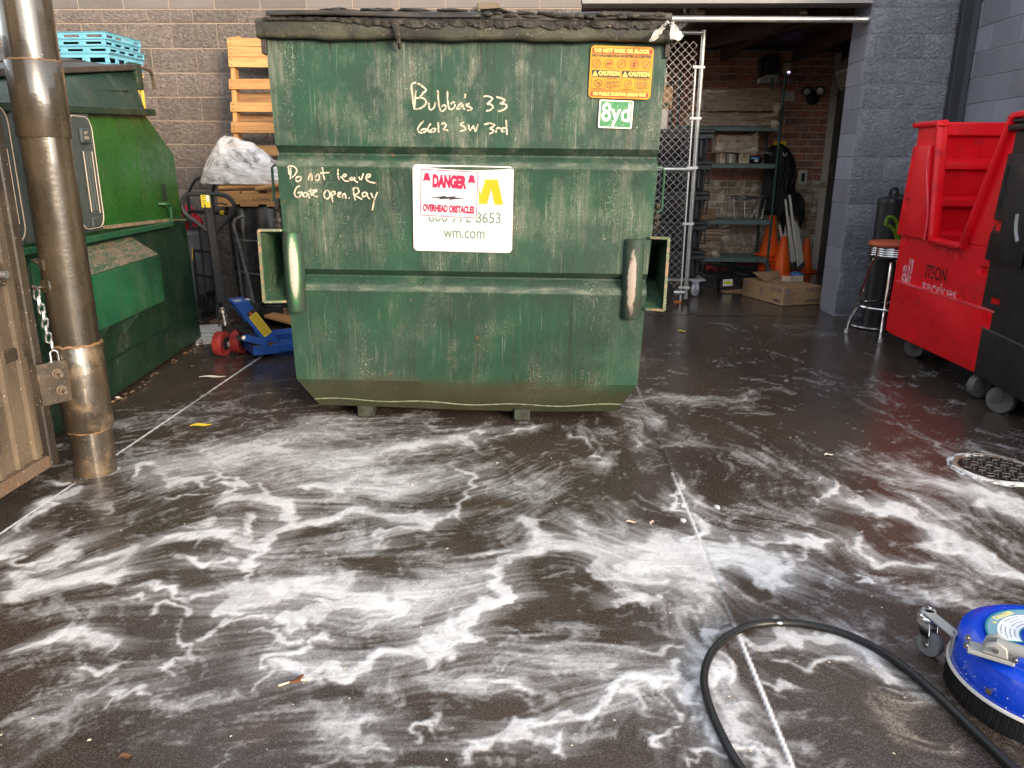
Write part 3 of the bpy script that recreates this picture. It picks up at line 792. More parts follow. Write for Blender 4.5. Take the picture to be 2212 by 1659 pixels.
# ================================================================== the big green container
def paint_mat(name, g1, g2, chalk, dirt, rust=(.16,.065,.03), chalk_amt=.5, spk=.7, top=None, low=None, rough=.42, streaks=1.0):
    m, nt, p, co = new_mat(name)
    nb = noise(nt, co, 2.2, 5, .6); nm = noise(nt, co, 9, 6, .68)
    st = noise(nt, co, 1.0, 6, .68, (34, 34, 1.5)); st2 = noise(nt, co, 1.0, 4, .6, (95, 95, 4))
    c = mixc(nt, ramp(nt, nb, .38, .64), g1, g2)
    # chalky faded paint: blotches broken up into vertical runs
    blot = ramp(nt, noise(nt, co, 1.0, 7, .72, (4.6, 4.6, 2.4)), .46, .62)
    run = ramp(nt, mth(nt, 'ADD', mth(nt, 'MULTIPLY', st, .6), mth(nt, 'MULTIPLY', st2, .4)), .42, .66)
    ck = mth(nt, 'MULTIPLY', blot, mth(nt, 'ADD', mth(nt, 'MULTIPLY', run, .8), .22))
    sx = nt.nodes.new('ShaderNodeSeparateXYZ'); nt.links.new(co, sx.inputs[0]); z = sx.outputs[2]
    if top: ck = mth(nt, 'MULTIPLY', ck, ramp(nt, z, top[0], top[1], .30, 1.0))
    c = mixc(nt, mth(nt, 'MULTIPLY', ck, chalk_amt, True), c, chalk)
    c = mixc(nt, mth(nt, 'MULTIPLY', ramp(nt, st2, .60, .78), .38*streaks), c, tuple(min(1, x*1.7) for x in chalk))
    c = mixc(nt, mth(nt, 'MULTIPLY', ramp(nt, st, .53, .70), .62), c, dirt)
    # scattered chips and spatter, thicker in some places
    sp = ramp(nt, noise(nt, co, 210, 2, .55), .63, .67); zone = mth(nt, 'POWER', ramp(nt, noise(nt, co, 1.0, 6, .72, (5, 5, 2.4)), .44, .70), 1.3)
    c = mixc(nt, mth(nt, 'MULTIPLY', mth(nt, 'MULTIPLY', sp, zone), spk), c, (.50,.47,.38))
    sp2 = ramp(nt, noise(nt, co, 125, 4, .7, (1, 1, .30)), .61, .65)
    c = mixc(nt, mth(nt, 'MULTIPLY', mth(nt, 'MULTIPLY', sp2, zone), spk*.75), c, (.40,.38,.31))
    c = mixc(nt, mth(nt, 'MULTIPLY', ramp(nt, noise(nt, co, 26, 5, .7), .66, .70), .8), c, rust)
    if top:      # pale sky highlight put into the colour along the two pressed-in channels
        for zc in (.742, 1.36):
            hl_band = ramp(nt, mth(nt, 'ABSOLUTE', mth(nt, 'SUBTRACT', z, zc)), .005, .024, 1, 0)
            c = mixc(nt, mth(nt, 'MULTIPLY', hl_band, ramp(nt, noise(nt, co, 1.0, 5, .7, (9, 9, 30)), .42, .70, .08, .50)), c, tuple(1.25*x for x in chalk))
    # scuffs: long thin scratches
    sc = ramp(nt, noise(nt, co, 1.0, 3, .6, (6, 6, 160)), .66, .70)
    c = mixc(nt, mth(nt, 'MULTIPLY', mth(nt, 'MULTIPLY', sc, ramp(nt, nm, .55, .7)), .45), c, chalk)
    if top:       # tarry run-off splashed down from the rim, uneven along it
        e = ramp(nt, mth(nt, 'ADD', z, mth(nt, 'MULTIPLY', mth(nt, 'SUBTRACT', st, .5), .55)), top[2], top[3])
        c = mixc(nt, mth(nt, 'MULTIPLY', e, .75), c, dirt)
    if low:       # mud thrown up on the bottom
        e = ramp(nt, mth(nt, 'ADD', z, mth(nt, 'MULTIPLY', mth(nt, 'SUBTRACT', nb, .5), .22)), low[0], low[1], 1, 0)
        c = mixc(nt, mth(nt, 'MULTIPLY', e, .72), c, (.040,.034,.018))
    nt.links.new(c, p.inputs['Base Color'])
    nt.links.new(ramp(nt, nm, .3, .7, rough-.1, rough+.22), p.inputs['Roughness']); p.inputs['Specular IOR Level'].default_value = .22
    b1 = bump(nt, noise(nt, co, 1.0, 4, .6, (2.2, 2.2, 2.2)), .25, .02)
    nt.links.new(bump(nt, mth(nt, 'ADD', noise(nt, co, 55, 5, .6), mth(nt, 'MULTIPLY', ck, .3)), .12, .004, b1), p.inputs['Normal'])
    return m
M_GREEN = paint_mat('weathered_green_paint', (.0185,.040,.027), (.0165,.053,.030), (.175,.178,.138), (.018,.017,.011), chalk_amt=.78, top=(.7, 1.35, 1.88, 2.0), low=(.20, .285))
M_GREEN2 = paint_mat('scuffed_green_steel', (.018,.050,.026), (.024,.066,.032), (.10,.12,.085), (.045,.038,.026), chalk_amt=.4, spk=.9)
M_TAR = mat('tarry_black_grime', (.018,.0155,.013), .5, col2=(.038,.032,.025), nscale=11, bmp=.9, bscale=45, bdist=.012, dirt=(.13,.11,.085), dscale=30, dlo=.62, dhi=.74, speck=(.32,.24,.17), sscale=110, slo=.73)
M_RIM = mat('grimy_olive_rim', (.032,.033,.021), .48, col2=(.055,.052,.034), nscale=5, stretch=(1,1,2.5), bmp=.5, bscale=38, bdist=.006, dirt=(.022,.019,.016), dscale=6, dlo=.44, dhi=.66, speck=(.30,.26,.18), sscale=130, slo=.72)
M_LID = mat('dirty_black_lid', (.018,.016,.0145), .5, col2=(.04,.033,.027), nscale=7, bmp=.6, bscale=40, dirt=(.14,.115,.09), dscale=16, dlo=.6, dhi=.75)
DUMP = thing('dumpster', 'large weathered green steel front load dumpster standing in the middle of the wet yard', 'dumpster',
             (-.405, 3.94, .0), rot=(0, .006, R(.8)))
_DM = Matrix.LocRotScale(DUMP.location, DUMP.rotation_euler, None); _DI = _DM.inverted()
def D(x, y, out=0.0):      # photo point on the container's front -> its own frame (x across, z up)
    n = _DM.to_3x3() @ Vector((0, -1, 0)); p = HIT(x, y, DUMP.location + n*out, n); return _DI @ p
DEPTH = 1.62
rows_b = [(.055,.80,.13), (.06,.82,.105), (.105,.845,.075), (.245,.912,0), (.69,.928,0), (.728,.929,-.008), (.756,.930,.004), (.794,.930,.044), (.802,.930,.046), (.836,.930,.0), (1.05,.936,0), (1.32,.943,0), (1.348,.944,-.008), (1.372,.944,.006), (1.402,.944,.044), (1.410,.944,.046), (1.445,.944,.0), (1.70,.950,0), (1.925,.956,0)]
b = B(); nC = 26; rr = random.Random(3)
dent = lambda u, z: .003*math.sin(2.1*u+3*z)+.0025*math.sin(5.3*u-2.2*z+1)+.0015*math.sin(9*u+4*z)
P = []
for z, hw, y in rows_b:
    cx = .005 if z > 1 else .0
    P.append([(cx+hw*(2*j/nC-1), y+dent(hw*(2*j/nC-1), z)*(1 if .05 < j/nC < .95 else .3), z + (.008*math.sin(6*j/nC+1) if z < .12 else 0)) for j in range(nC+1)])
V = b.grid(P)
L_, R_ = [r[0] for r in V], [r[-1] for r in V]
bk = lambda z, hw, s: b.bm.verts.new((s*hw, DEPTH-(.10 if z < .1 else 0), z))
for side, s in ((L_, -1), (R_, 1)):
    back = [bk(z, hw, s) for z, hw, y in rows_b]
    for i in range(len(side)-1): b.bm.faces.new([side[i], side[i+1], back[i+1], back[i]])
    if s < 0: bl = back
    else: br = back
for i in range(len(bl)-1): b.bm.faces.new([bl[i], bl[i+1], br[i+1], br[i]])
b.bm.faces.new(V[0]+[br[0], bl[0]])
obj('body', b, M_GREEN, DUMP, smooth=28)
# weld line along the bottom
b = B(); b.tube([(-.84+1.68*i/24, .071+dent(-.84+1.68*i/24,.1)-.004, .108+.008*math.sin(6*i/24+1)+.006*math.sin(i*.9)) for i in range(25)], .004, 5)
obj('weld_seam', b, mat('scratched_pale_weld', (.16,.18,.12), .6, col2=(.08,.10,.06), nscale=40), DUMP)
# rim: a heavy folded box all round
b = B(); zt, zb, W_ = 2.012, 1.925, .978
prof = [(-.055, zb+.012), (-.045, zb), (.02, zb), (.02, zt), (-.05, zt), (-.058, zt-.01)]
rg_ = []
for i in range(31):
    x = -W_+2*W_*i/30; k = .004*math.sin(i*.8)+.003*math.sin(i*2.1)
    rg_.append([b.bm.verts.new((x, y+k*.6, z+k)) for y, z in prof])
b.skin(rg_)
obj('front_rim', b, M_RIM, DUMP, bev=.006, seg=2)
for s in (-1, 1):
    b = B(); b.box(s*W_-.035 if s > 0 else -W_, W_ if s > 0 else -W_+.035, .022, DEPTH, zb, zt); obj('side_rim', b, M_RIM, DUMP, bev=.006)
b = B(); b.box(-W_, W_, DEPTH+.002, DEPTH+.06, zb, zt); obj('rear_rim', b, M_RIM, DUMP, bev=.006)
# tar smeared along the top edge of the rim
b = B(); rr = random.Random(5); top, bot = [], []
nT = 150
for i in range(nT+1):
    x = -.93+1.9*i/nT; f = min(1, max(0, (x+.62)/.25)) if x < -.3 else 1
    low = zt-.012-.022*f*(.4+.6*abs(math.sin(i*.37))+.55*rr.random()*abs(math.sin(i*.13)))
    top.append((x, -.030, zt+.006+.005*rr.random())); bot.append((x, -.0665-.006*rr.random(), low))
mid = [((a[0]), -.070-.012*rr.random(), (a[2]*.6+c[2]*.4)) for a, c in zip(top, bot)]
b.grid([bot, mid, top, [(a[0], .0, zt+.004) for a in top]])
obj('rim_grime', b, M_TAR, DUMP, smooth=50)
b = B(); x0 = D(863, 60).x
b.tube(spline([(x0-.01, -.066, 1.985), (x0, -.074, 1.95), (x0+.006, -.066, 1.91), (x0+.003, -.03, 1.885)], 5), .01, 6, rs=[.02*(1-.72*i/15)+.003*math.sin(i*2) for i in range(16)]); obj('grime_drip', b, M_TAR, DUMP)
# lids, sagging and overlapping
def lid(x0, x1, y0, z0, z1, thk, sag, lip, ph):
    b = B(); rows = []
    n = 16
    top = [[], []]; bt = [[], []]
    V0 = []
    for j, (y, zz, th) in enumerate(((y0, z0, thk), (y0+.03, z0+.006, thk*1.05), (y0+.12, z0+.006, thk*.6), (.6, (z0+z1)/2+.01, thk*.45), (DEPTH-.02, z1, thk*.45))):
        row_t, row_b = [], []
        for i in range(n+1):
            u = i/n; x = x0+(x1-x0)*u; s = sag*math.sin(math.pi*u+ph)+.004*math.sin(7*u+ph+j)
            row_t.append((x, y+.004*math.sin(9*u+ph), zz+s+th)); row_b.append((x, y+.004*math.sin(9*u+ph), zz+s))
        V0.append((row_t, row_b))
    tops = [[b.bm.verts.new(p) for p in r[0]] for r in V0]; bots = [[b.bm.verts.new(p) for p in r[1]] for r in V0]
    for i in range(len(V0)-1):
        for j in range(n):
            b.bm.faces.new([tops[i][j], tops[i][j+1], tops[i+1][j+1], tops[i+1][j]]); b.bm.faces.new([bots[i][j+1], bots[i][j], bots[i+1][j], bots[i+1][j+1]])
        b.bm.faces.new([tops[i][0], tops[i+1][0], bots[i+1][0], bots[i][0]]); b.bm.faces.new([tops[i+1][n], tops[i][n], bots[i][n], bots[i+1][n]])
    for j in range(n):
        b.bm.faces.new([tops[0][j+1], tops[0][j], bots[0][j], bots[0][j+1]]); b.bm.faces.new([tops[-1][j], tops[-1][j+1], bots[-1][j+1], bots[-1][j]])
    return b
lo = obj('lid', lid(-.93, .09, -.045, zt+.007, zt+.10, .022, .006, .02, .3), M_LID, DUMP, 'left lid of the large dumpster, lying higher than the other', bev=.004, smooth=50)
lo2 = obj('lid', lid(.075, .965, -.05, zt-.002, zt+.07, .03, -.006, .03, 2.2), M_LID, DUMP, 'right lid of the large dumpster, caked with black grime', bev=.004, smooth=50)
b = B()
for i in range(16):
    x = .1+.85*i/16+rr.uniform(-.01,.02); b.blob((x, -.05+rr.uniform(-.006,.01), zt+.022+rr.uniform(-.01,.008)), (rr.uniform(.02,.06), .016, rr.uniform(.007,.014)), i, .35, 9, 6)
for i in range(5): b.blob((-.62+.2*i+rr.uniform(-.05,.05), .02, zt+.045), (.08, .05, .012), i+50, .35, 10, 6)
obj('lid_grime', b, M_TAR, DUMP, smooth=60)
# fork pockets: flared tunnels on both sides
for s, nm in ((-1, 'left'), (1, 'right')):
    hw = .93; zo0, zo1 = (D(575, 650, .04).z, D(570, 499, .04).z) if s < 0 else (D(1436, 668, .04).z, D(1438, 516, .04).z)
    xo = abs(D(566 if s < 0 else 1440, 580, .04).x); zi0, zi1 = zo0+.10, zo1-.06; xi = hw+.075
    t_ = .008
    b = B()
    F = [(s*(hw-.02), -.03), (s*xo, -.03)]
    fr = [(s*(hw-.01), -.02, zo0), (s*xo, -.045, zo0), (s*xo, -.045, zo1), (s*(hw-.01), -.02, zo1)]
    mi = [(s*(hw+.003), .20, zi0), (s*xi, .20, zi0), (s*xi, .20, zi1), (s*(hw+.003), .20, zi1)]
    ba = [(s*(hw+.003), 1.5, zi0), (s*xi, 1.5, zi0), (s*xi, 1.5, zi1), (s*(hw+.003), 1.5, zi1)]
    c2 = lambda q, d: (q[0]+(s*d if abs(q[0]) > hw+.03 else -s*.0), q[1], q[2]+(d if q[2] > .7 else -d))
    for A_, B_ in ((fr, mi), (mi, ba)):
        for i in (0, 1, 2):
            j = i+1
            p1, p2, p3, p4 = A_[i], A_[j], B_[j], B_[i]
            b.hexa([p1, p2, p3, p4, c2(p1, t_), c2(p2, t_), c2(p3, t_), c2(p4, t_)])
    pk = obj('fork_pocket', b, M_GREEN2, DUMP, f'{nm} fork pocket with rusty flared mouth', smooth=25)
    b = B(); b.bar((s*xo, -.046, zo0-.004), (s*xo, -.046, zo1+.004), .014, .012, (0,1,0)); b.bar((s*(hw), -.022, zo1+.004), (s*xo, -.047, zo1+.004), .012, .012); b.bar((s*hw, -.022, zo0-.004), (s*xo, -.047, zo0-.004), .012, .012)
    obj('flare_edge', b, mat('worn_edge', (.10,.12,.07), .5, col2=(.20,.13,.08), nscale=22, lo=.5, hi=.6, speck=(.4,.35,.25), sscale=120), pk)
    # half pipe bumper in front of the pocket
    xb = D(630, 590, .05).x if s < 0 else D(1369, 600, .05).x; z0, z1 = (D(640, 677, .05).z, D(625, 504, .05).z) if s < 0 else (D(1370, 692, .05).z, D(1372, 518, .05).z)
    b = B(); n = 12; rg_ = []
    for z in (z0, z0+.01, (z0+z1)/2, z1-.01, z1):
        k = .85 if z in (z0, z1) else 1
        rg_.append([b.bm.verts.new((xb+.053*math.cos(math.pi*i/n)*k, .004-.055*math.sin(math.pi*i/n)*k-(.0), z)) for i in range(n+1)] + [b.bm.verts.new((xb-.045*k, .012, z)), b.bm.verts.new((xb+.045*k, .012, z))][::1])
    b.skin(rg_)
    mB, nt, p, co = new_mat('scuffed_bumper_paint')
    sxx = nt.nodes.new('ShaderNodeSeparateXYZ'); nt.links.new(co, sxx.inputs[0])
    dz = mth(nt, 'DIVIDE', mth(nt, 'SUBTRACT', sxx.outputs[2], (z0+z1)/2+(.03 if s < 0 else -.01)), .165); dx = mth(nt, 'DIVIDE', mth(nt, 'SUBTRACT', sxx.outputs[0], xb+(.012 if s < 0 else -.008)), .022)
    d2 = mth(nt, 'ADD', mth(nt, 'MULTIPLY', dz, dz), mth(nt, 'MULTIPLY', dx, dx))
    nn = noise(nt, co, 40, 6, .72, (1, 1, .5)); wr = ramp(nt, mth(nt, 'ADD', d2, mth(nt, 'MULTIPLY', mth(nt, 'SUBTRACT', nn, .5), 1.1 if s < 0 else 2.2)), .5, 1.15, 1, 0)
    c = mixc(nt, ramp(nt, noise(nt, co, 8, 5, .6, (3,3,1)), .4, .7), (.022,.045,.030), (.034,.043,.032))
    c = mixc(nt, ramp(nt, noise(nt, co, 14, 5, .7), .5, .72), c, (.028,.026,.022))
    c = mixc(nt, ramp(nt, d2, .5, 2.2, .8 if s < 0 else .2, 0), c, (.06,.19,.075) if s < 0 else (.05,.045,.04))
    c = mixc(nt, wr, c, (.38,.31,.265) if s < 0 else (.30,.245,.21))
    c = mixc(nt, mth(nt, 'MULTIPLY', wr, ramp(nt, noise(nt, co, 150, 3, .6), .62, .68)), c, (.16,.08,.05))
    nt.links.new(c, p.inputs['Base Color']); p.inputs['Roughness'].default_value = .6; p.inputs['Specular IOR Level'].default_value = .2
    nt.links.new(bump(nt, nn, .2, .004), p.inputs['Normal'])
    obj('bumper', b, mB, DUMP, f'{nm} half pipe bumper with a pale rubbed patch', smooth=50)
    # hand rail on the flank
    za, zb_ = (D(590, 440).z, D(585, 357).z) if s < 0 else (D(1412, 460).z, D(1410, 362).z)
    b = B(); b.tube([(s*.94, .10, zb_), (s*.985, .10, zb_), (s*.998, .10, zb_-.012), (s*.998, .10, za+.012), (s*.985, .10, za), (s*.94, .10, za)], .007, 7); obj('side_handle', b, mat('dark_green_rod', (.03,.07,.045), .45), DUMP)
    # tar clots on the flank
    b = B()
    for i in range(7): b.blob((s*(.945+rr.uniform(0,.018)), .03+rr.uniform(-.01,.02), (D(598, 440).z if s < 0 else D(1405, 450).z)-.018*i+rr.uniform(-.01,.01)), (rr.uniform(.012,.026), .02, rr.uniform(.012,.022)), i+10, .45, 8, 6)
    obj('flank_grime', b, M_TAR, DUMP, smooth=60)
    b = B(); b.box(s*.957-.012, s*.957+.012, -.02, .05, 1.86, 1.93); obj('rim_bracket', b, M_TAR, DUMP, bev=.003)
for x, yy in ((-.57, .12), (.30, .11)):
    b = B(); b.box(x-.045, x+.045, yy-.03, yy+.06, .006, .07); obj('foot', b, mat('muddy_green_foot', (.035,.045,.03), .7, col2=(.02,.02,.015), nscale=20), DUMP, bev=.006)
for x in (-.57, .30):
    b = B(); b.box(x-.045, x+.045, 1.38, 1.46, -.006, .07); obj('foot', b, mat('muddy_green_foot', (.07,.075,.05), .7), DUMP, bev=.006)
# ---- stickers and signs
def dframe(x, y, out=0.0, tilt=0.0):
    M = frame(D(x, y, out), (1, 0, 0), (0, 0, 1))
    return M @ Matrix.Rotation(R(tilt), 4, 'Z')
PXM = (D(1200, 450)-D(1100, 450)).length/100       # metres on the front per photo pixel at mid height
def dsize(x0, x1, y0, y1): a, c = D(x0, y1), D(x1, y0); return abs(c.x-a.x), abs(c.z-a.z)
def ink(name, c, wear=None, rough=.45, spk=None): return mat(name, c, rough, alpha=wear, speck=spk, sscale=170, slo=.69)
M_YEL = mat('faded_yellow_vinyl', (.48,.235,.010), .4, col2=(.42,.16,.008), nscale=5, dirt=(.35,.18,.02), dscale=60, dlo=.64, dhi=.72, speck=(.12,.07,.02), sscale=230, slo=.71)
M_RED = ink('worn_red_print', (.62,.03,.025), (26, .30, .40)); M_BLK = ink('worn_black_print', (.03,.028,.03), (60, .26, .38)); M_YTX = ink('yellow_print', (.85,.58,.10), (50, .28, .40))
w_, h_s = dsize(1271, 1411, 101, 213)
MS = dframe(1341, 157, .0085, -1.2)
st = obj('caution_sticker', plate(rrect(w_, h_s, .02), MS, .0015), M_YEL, DUMP)
def on(par, M, x, y, z): return M @ Matrix.Translation((x, y, z))
def pl(name, par, M, poly, m, z=.0022, t=.0004): return obj(name, plate(poly, M, t, z), m, par)
u, v_ = w_, h_s
def Q(fx, fy): return ((fx-.5)*u, (.5-fy)*v_)      # fractions of the sticker -> metres
def lt(s_, fx, fy, hgt, fw, m, z=.003, bold=.0, M=None, par=None): 
    x, y = Q(fx, fy); return lettering(s_, m, par or st, (M or MS) @ Matrix.Translation((x, y, z)), hgt, fit=fw*u, bold=bold)
pl('red_band', st, MS, rrect(.95*u, .105*v_, .009, 4, 0, Q(0,.095)[1]), M_RED); lt('DO NOT PARK OR BLOCK', .5, .095, .095*v_, .88, M_YTX, bold=.0014)
lt('NO HAZARDOUS WASTES ACCEPTED', .5, .19, .068*v_, .94, M_BLK, bold=.0006)
M_RRING = ink('red_print', (.62,.05,.02), (70, .22, .34))
def no_sign(fx, fy, r, m, flip=False):
    x, y = Q(fx, fy); b = B(); n = 28
    o_, i_ = r, r*.86
    Vo = [b.bm.verts.new((x+o_*math.cos(2*math.pi*k/n), y+o_*math.sin(2*math.pi*k/n), 0)) for k in range(n)]; Vi = [b.bm.verts.new((x+i_*math.cos(2*math.pi*k/n), y+i_*math.sin(2*math.pi*k/n), 0)) for k in range(n)]
    for k in range(n): b.bm.faces.new([Vo[k], Vo[(k+1)%n], Vi[(k+1)%n], Vi[k]])
    a = R(135 if flip else 45); d = Vector((math.cos(a), math.sin(a), 0)); e = Vector((-d.y, d.x, 0))*r*.07; cc = Vector((x, y, .0004))
    b.flat([cc-d*i_-e, cc+d*i_-e, cc+d*i_+e, cc-d*i_+e]); b.xf(MS @ Matrix.Translation((0, 0, .0032))); return obj('prohibition_sign', b, m, st, smooth=0)
for i, fx in enumerate((.10, .30, .50, .705, .905)):
    no_sign(fx, .34, .088*v_, M_RRING)
    x, y = Q(fx, .34); k = .04*v_
    shp = [[(-.3,-1),(.3,-1),(.2,1),(-.2,1)], [(-1.1,-.6),(1,-.3),(1.1,.7),(-1,.5)], [(-.8,-.8),(.8,-.8),(.5,.1),(.8,1),(0,.4),(-.8,1),(-.5,.1)], [(-.5,-1.1),(.5,-1.1),(.6,1),(-.6,1)], [(-.6,-.9),(.6,-.9),(.8,.9),(-.5,.9)]][i]
    pl('pictogram', st, MS, [(x+a*k, y+c_*k) for a, c_ in shp], M_BLK if i in (1, 3) else ink('faint_print', (.40,.16,.03), (70, .40, .52)), z=.0024)
for fx in (.262, .742):
    pl('black_band', st, MS, rrect(.45*u, .125*v_, .002, 1, *Q(fx, .525)), M_BLK)
    x, y = Q(fx-.172, .53); k = .05*v_
    pl('warning_triangle', st, MS, [(x-k*1.1, y-k), (x+k*1.1, y-k), (x, y+k*1.1)], M_YTX, z=.003)
    lettering('!', M_BLK, st, MS @ Matrix.Translation((x, y-.1*k, .0038)), .07*v_)
    lt('CAUTION', fx+.05, .525, .105*v_, .335, M_YTX, bold=.0016)
    for (a, c_, d, e) in ((fx-.227, fx+.227, .593, .600), (fx-.227, fx+.227, .843, .850), (fx-.227, fx-.222, .593, .85), (fx+.222, fx+.227, .593, .85), (fx-.01, fx-.006, .593, .85)):
        p0, p1 = Q(a, e), Q(c_, d); pl('box_line', st, MS, [p0, (p1[0], p0[1]), p1, (p0[0], p1[1])], M_BLK)
    no_sign(fx-.115, .71, .078*v_, M_BLK if fx < .5 else M_RRING, fx < .5)
    x, y = Q(fx-.115, .71); k = .04*v_
    pl('pictogram', st, MS, [(x-.8*k, y-.7*k), (x+.9*k, y-.3*k), (x+.6*k, y+.6*k), (x-.4*k, y+.3*k)], ink('faint_print', (.25,.10,.03), (70, .36, .5)), z=.0024)
    lt('FALLING HAZARD' if fx < .5 else 'TIPPING HAZARD', fx-.115, .818, .03*v_, .17, M_BLK)
    lt('KEEP OFF' if fx < .5 else 'LOAD EVENLY', fx+.107, .625, .042*v_, .16 if fx < .5 else .2, M_BLK)
    for k in range(7):       # illegible small print
        yy = .665+.024*k; ww = (.17, .2, .18, .15, .19, .16, .1)[k]
        xx0 = fx+.107-ww/2; 
        while xx0 < fx+.107+ww/2-.01:
            l_ = rr.uniform(.012, .04); p0, p1 = Q(xx0, yy+.012), Q(xx0+l_, yy)
            pl('small_print', st, MS, [p0, (p1[0], p0[1]), p1, (p0[0], p1[1])], M_BLK, z=.0024); xx0 += l_+.009
pl('red_band', st, MS, rrect(.93*u, .098*v_, .009, 4, 0, Q(0,.92)[1]), M_RED); lt('NO PUBLIC DUMPING $500.00 FINE', .5, .92, .085*v_, .85, M_YTX, bold=.0010)
# 8yd
w2, h2 = dsize(1292, 1368, 217, 277); M8 = dframe(1330, 247, .0085, -1.6)
s8 = obj('size_sticker', plate(rrect(w2, h2, .008), M8, .0012), mat('yellowed_white_vinyl', (.68,.62,.50), .5, dirt=(.35,.3,.2), dscale=40, dlo=.62), DUMP)
pl('green_field', s8, M8, rrect(w2*.90, h2*.90, .003), mat('green_vinyl', (.035,.17,.065), .45, dirt=(.10,.2,.1), dscale=30, speck=(.5,.5,.4), sscale=200), z=.0016)
lettering('8yd', mat('worn_white_vinyl', (.70,.64,.56), .5, speck=(.2,.15,.1), sscale=150, slo=.68), s8, M8 @ Matrix.Translation((0, .004, .0026)), .118, bold=.0018, fit=w2*.84)
# white company sign, the danger sign over it
w3, h3 = dsize(893, 1107, 361, 544); M3 = dframe(1000, 452, .0085, -.6)
M_WHITE = mat('white_sign_enamel', (.50,.47,.445), .4, dirt=(.35,.29,.24), dscale=7, dlo=.6, dhi=.8, speck=(.22,.15,.10), sscale=130, slo=.745)
s3 = obj('company_sign', plate(rrect(w3, h3, .022, 6), M3, .002), M_WHITE, DUMP)
SQ = lambda x, y: ((x-1000)/214*w3, -(y-452)/183*h3)      # photo pixels -> sign
def poly3(pts): return [SQ(*p) for p in pts]
ZS = lambda zx, zy: ((1600+zx/3.858)/1.852, (620+zy/3.858)/1.852)
pl('emblem', s3, M3, poly3([ZS(*p) for p in ((1215,510),(1245,610),(1312,380),(1500,382),(1585,757),(1455,757),(1402,525),(1340,752),(1215,750))]), mat('golden_print', (.70,.27,.004), .4, speck=(.3,.2,.05), sscale=140, slo=.74), z=.0024)
M_SG = mat('grey_green_print', (.085,.155,.115), .45)
def sl3(s_, zx, zy, size, fit, m=M_SG, bold=0, z=.0028, M=M3, par=s3, rot=0): 
    x, y = SQ(*ZS(zx, zy)); return lettering(s_, m, par, M @ Matrix.Translation((x, y, z)) @ Matrix.Rotation(R(rot), 4, 'Z'), size, fit=fit, bold=bold)
kx = w3/214/3.858/1.852
sl3('800 772 8653', 998, 968, .058*1.28, 1110*kx, bold=.0004); sl3('wm.com', 992, 1205, .066*1.22, 635*kx, bold=.0004)
b = B(); x, y = SQ(*ZS(1620, 738)); b.xf(Matrix.Identity(4))
obj('registered_mark', plate([(x+.0058*math.cos(2*math.pi*k/20), y+.0058*math.sin(2*math.pi*k/20)) for k in range(20)], M3, .0003, .0024), M_SG, s3); obj('registered_mark', plate([(x+.0048*math.cos(2*math.pi*k/20), y+.0048*math.sin(2*math.pi*k/20)) for k in range(20)], M3, .0003, .0026), M_WHITE, s3)
lettering('R', M_SG, s3, M3 @ Matrix.Translation((x, y, .003)), .008)
M4 = M3 @ Matrix.Translation((*SQ(*ZS(760, 610)), .003)) @ Matrix.Rotation(R(-1.5), 4, 'Z')
w4, h4 = 870*kx, 690*kx*1.0
s4 = obj('danger_sign', plate(rrect(w4+.008, h4+.008, .009, 5), M4, .0015), mat('clean_white_sign', (.58,.565,.555), .35, speck=(.4,.35,.3), sscale=120, slo=.76), DUMP)
M_DR = mat('danger_red_print', (.70,.012,.05), .35)
def ringpoly(w, h, r, t, M, z, m, par, name='border'):
    o_, i_ = rrect(w, h, r, 5), rrect(w-2*t, h-2*t, max(r-t, .001), 5); b = B(); n = len(o_)
    Vo, Vi = [b.bm.verts.new((*p, z)) for p in o_], [b.bm.verts.new((*p, z)) for p in i_]
    for k in range(n): b.bm.faces.new([Vo[k], Vo[(k+1)%n], Vi[(k+1)%n], Vi[k]])
    b.xf(M); return obj(name, b, m, par, smooth=0)
ringpoly(w4, h4, .008, .0042, M4, .002, M_DR, s4)
DQ = lambda zx, zy: ((zx-760)*kx, -(zy-610)*kx)
lettering('DANGER', M_DR, s4, M4 @ Matrix.Translation((*DQ(765, 440), .0022)), .079, fit=520*kx, bold=.0058)
lettering('OVERHEAD OBSTACLES', M_DR, s4, M4 @ Matrix.Translation((*DQ(760, 838), .0022)), .046, fit=790*kx, bold=.0030)
for cx in (418, 1098):
    pts = [(0,-68),(58,-30),(34,-34),(60,62),(0,48),(-60,62),(-34,-34),(-58,-30)]
    pl('arrow', s4, M4, [DQ(cx+a, 378+c_) for a, c_ in pts], M_DR, z=.002)
pl('lightning_bolt', s4, M4, [DQ(*p) for p in ((430,682),(630,655),(745,630),(700,655),(885,637),(845,658),(1072,655),(735,705),(785,680),(570,705),(630,680))], mat('black_print', (.03,.025,.03), .4), z=.002)
# ---- chalk paint-pen handwriting, traced stroke by stroke
M_PEN = mat('cream_paint_pen', (.56,.47,.36), .7, col2=(.42,.34,.26), nscale=30, alpha=(120, .36, .50))
def pen(pts, wd, out=.0078):
    P_ = spline([D(*p) + Vector((0, -out, 0)) for p in pts], 5) if len(pts) > 2 else [D(*p)+Vector((0, -out, 0)) for p in pts]
    b = B(); L, Rr = [], []
    for i, p in enumerate(P_):
        d = P_[min(i+1, len(P_)-1)]-P_[max(i-1, 0)]; d.normalize(); nrm = Vector((-d.z, 0, d.x))*wd*(.42+.16*rr.random())
        L.append(p+nrm); Rr.append(p-nrm)
    b.grid([L, Rr]); return b
Z1 = lambda q: ((1600+q[0]/4.022)/1.852, (250+q[1]/4.022)/1.852)
Z2 = lambda q: ((1050+q[0]/4.022)/1.852, (600+q[1]/4.022)/1.852)
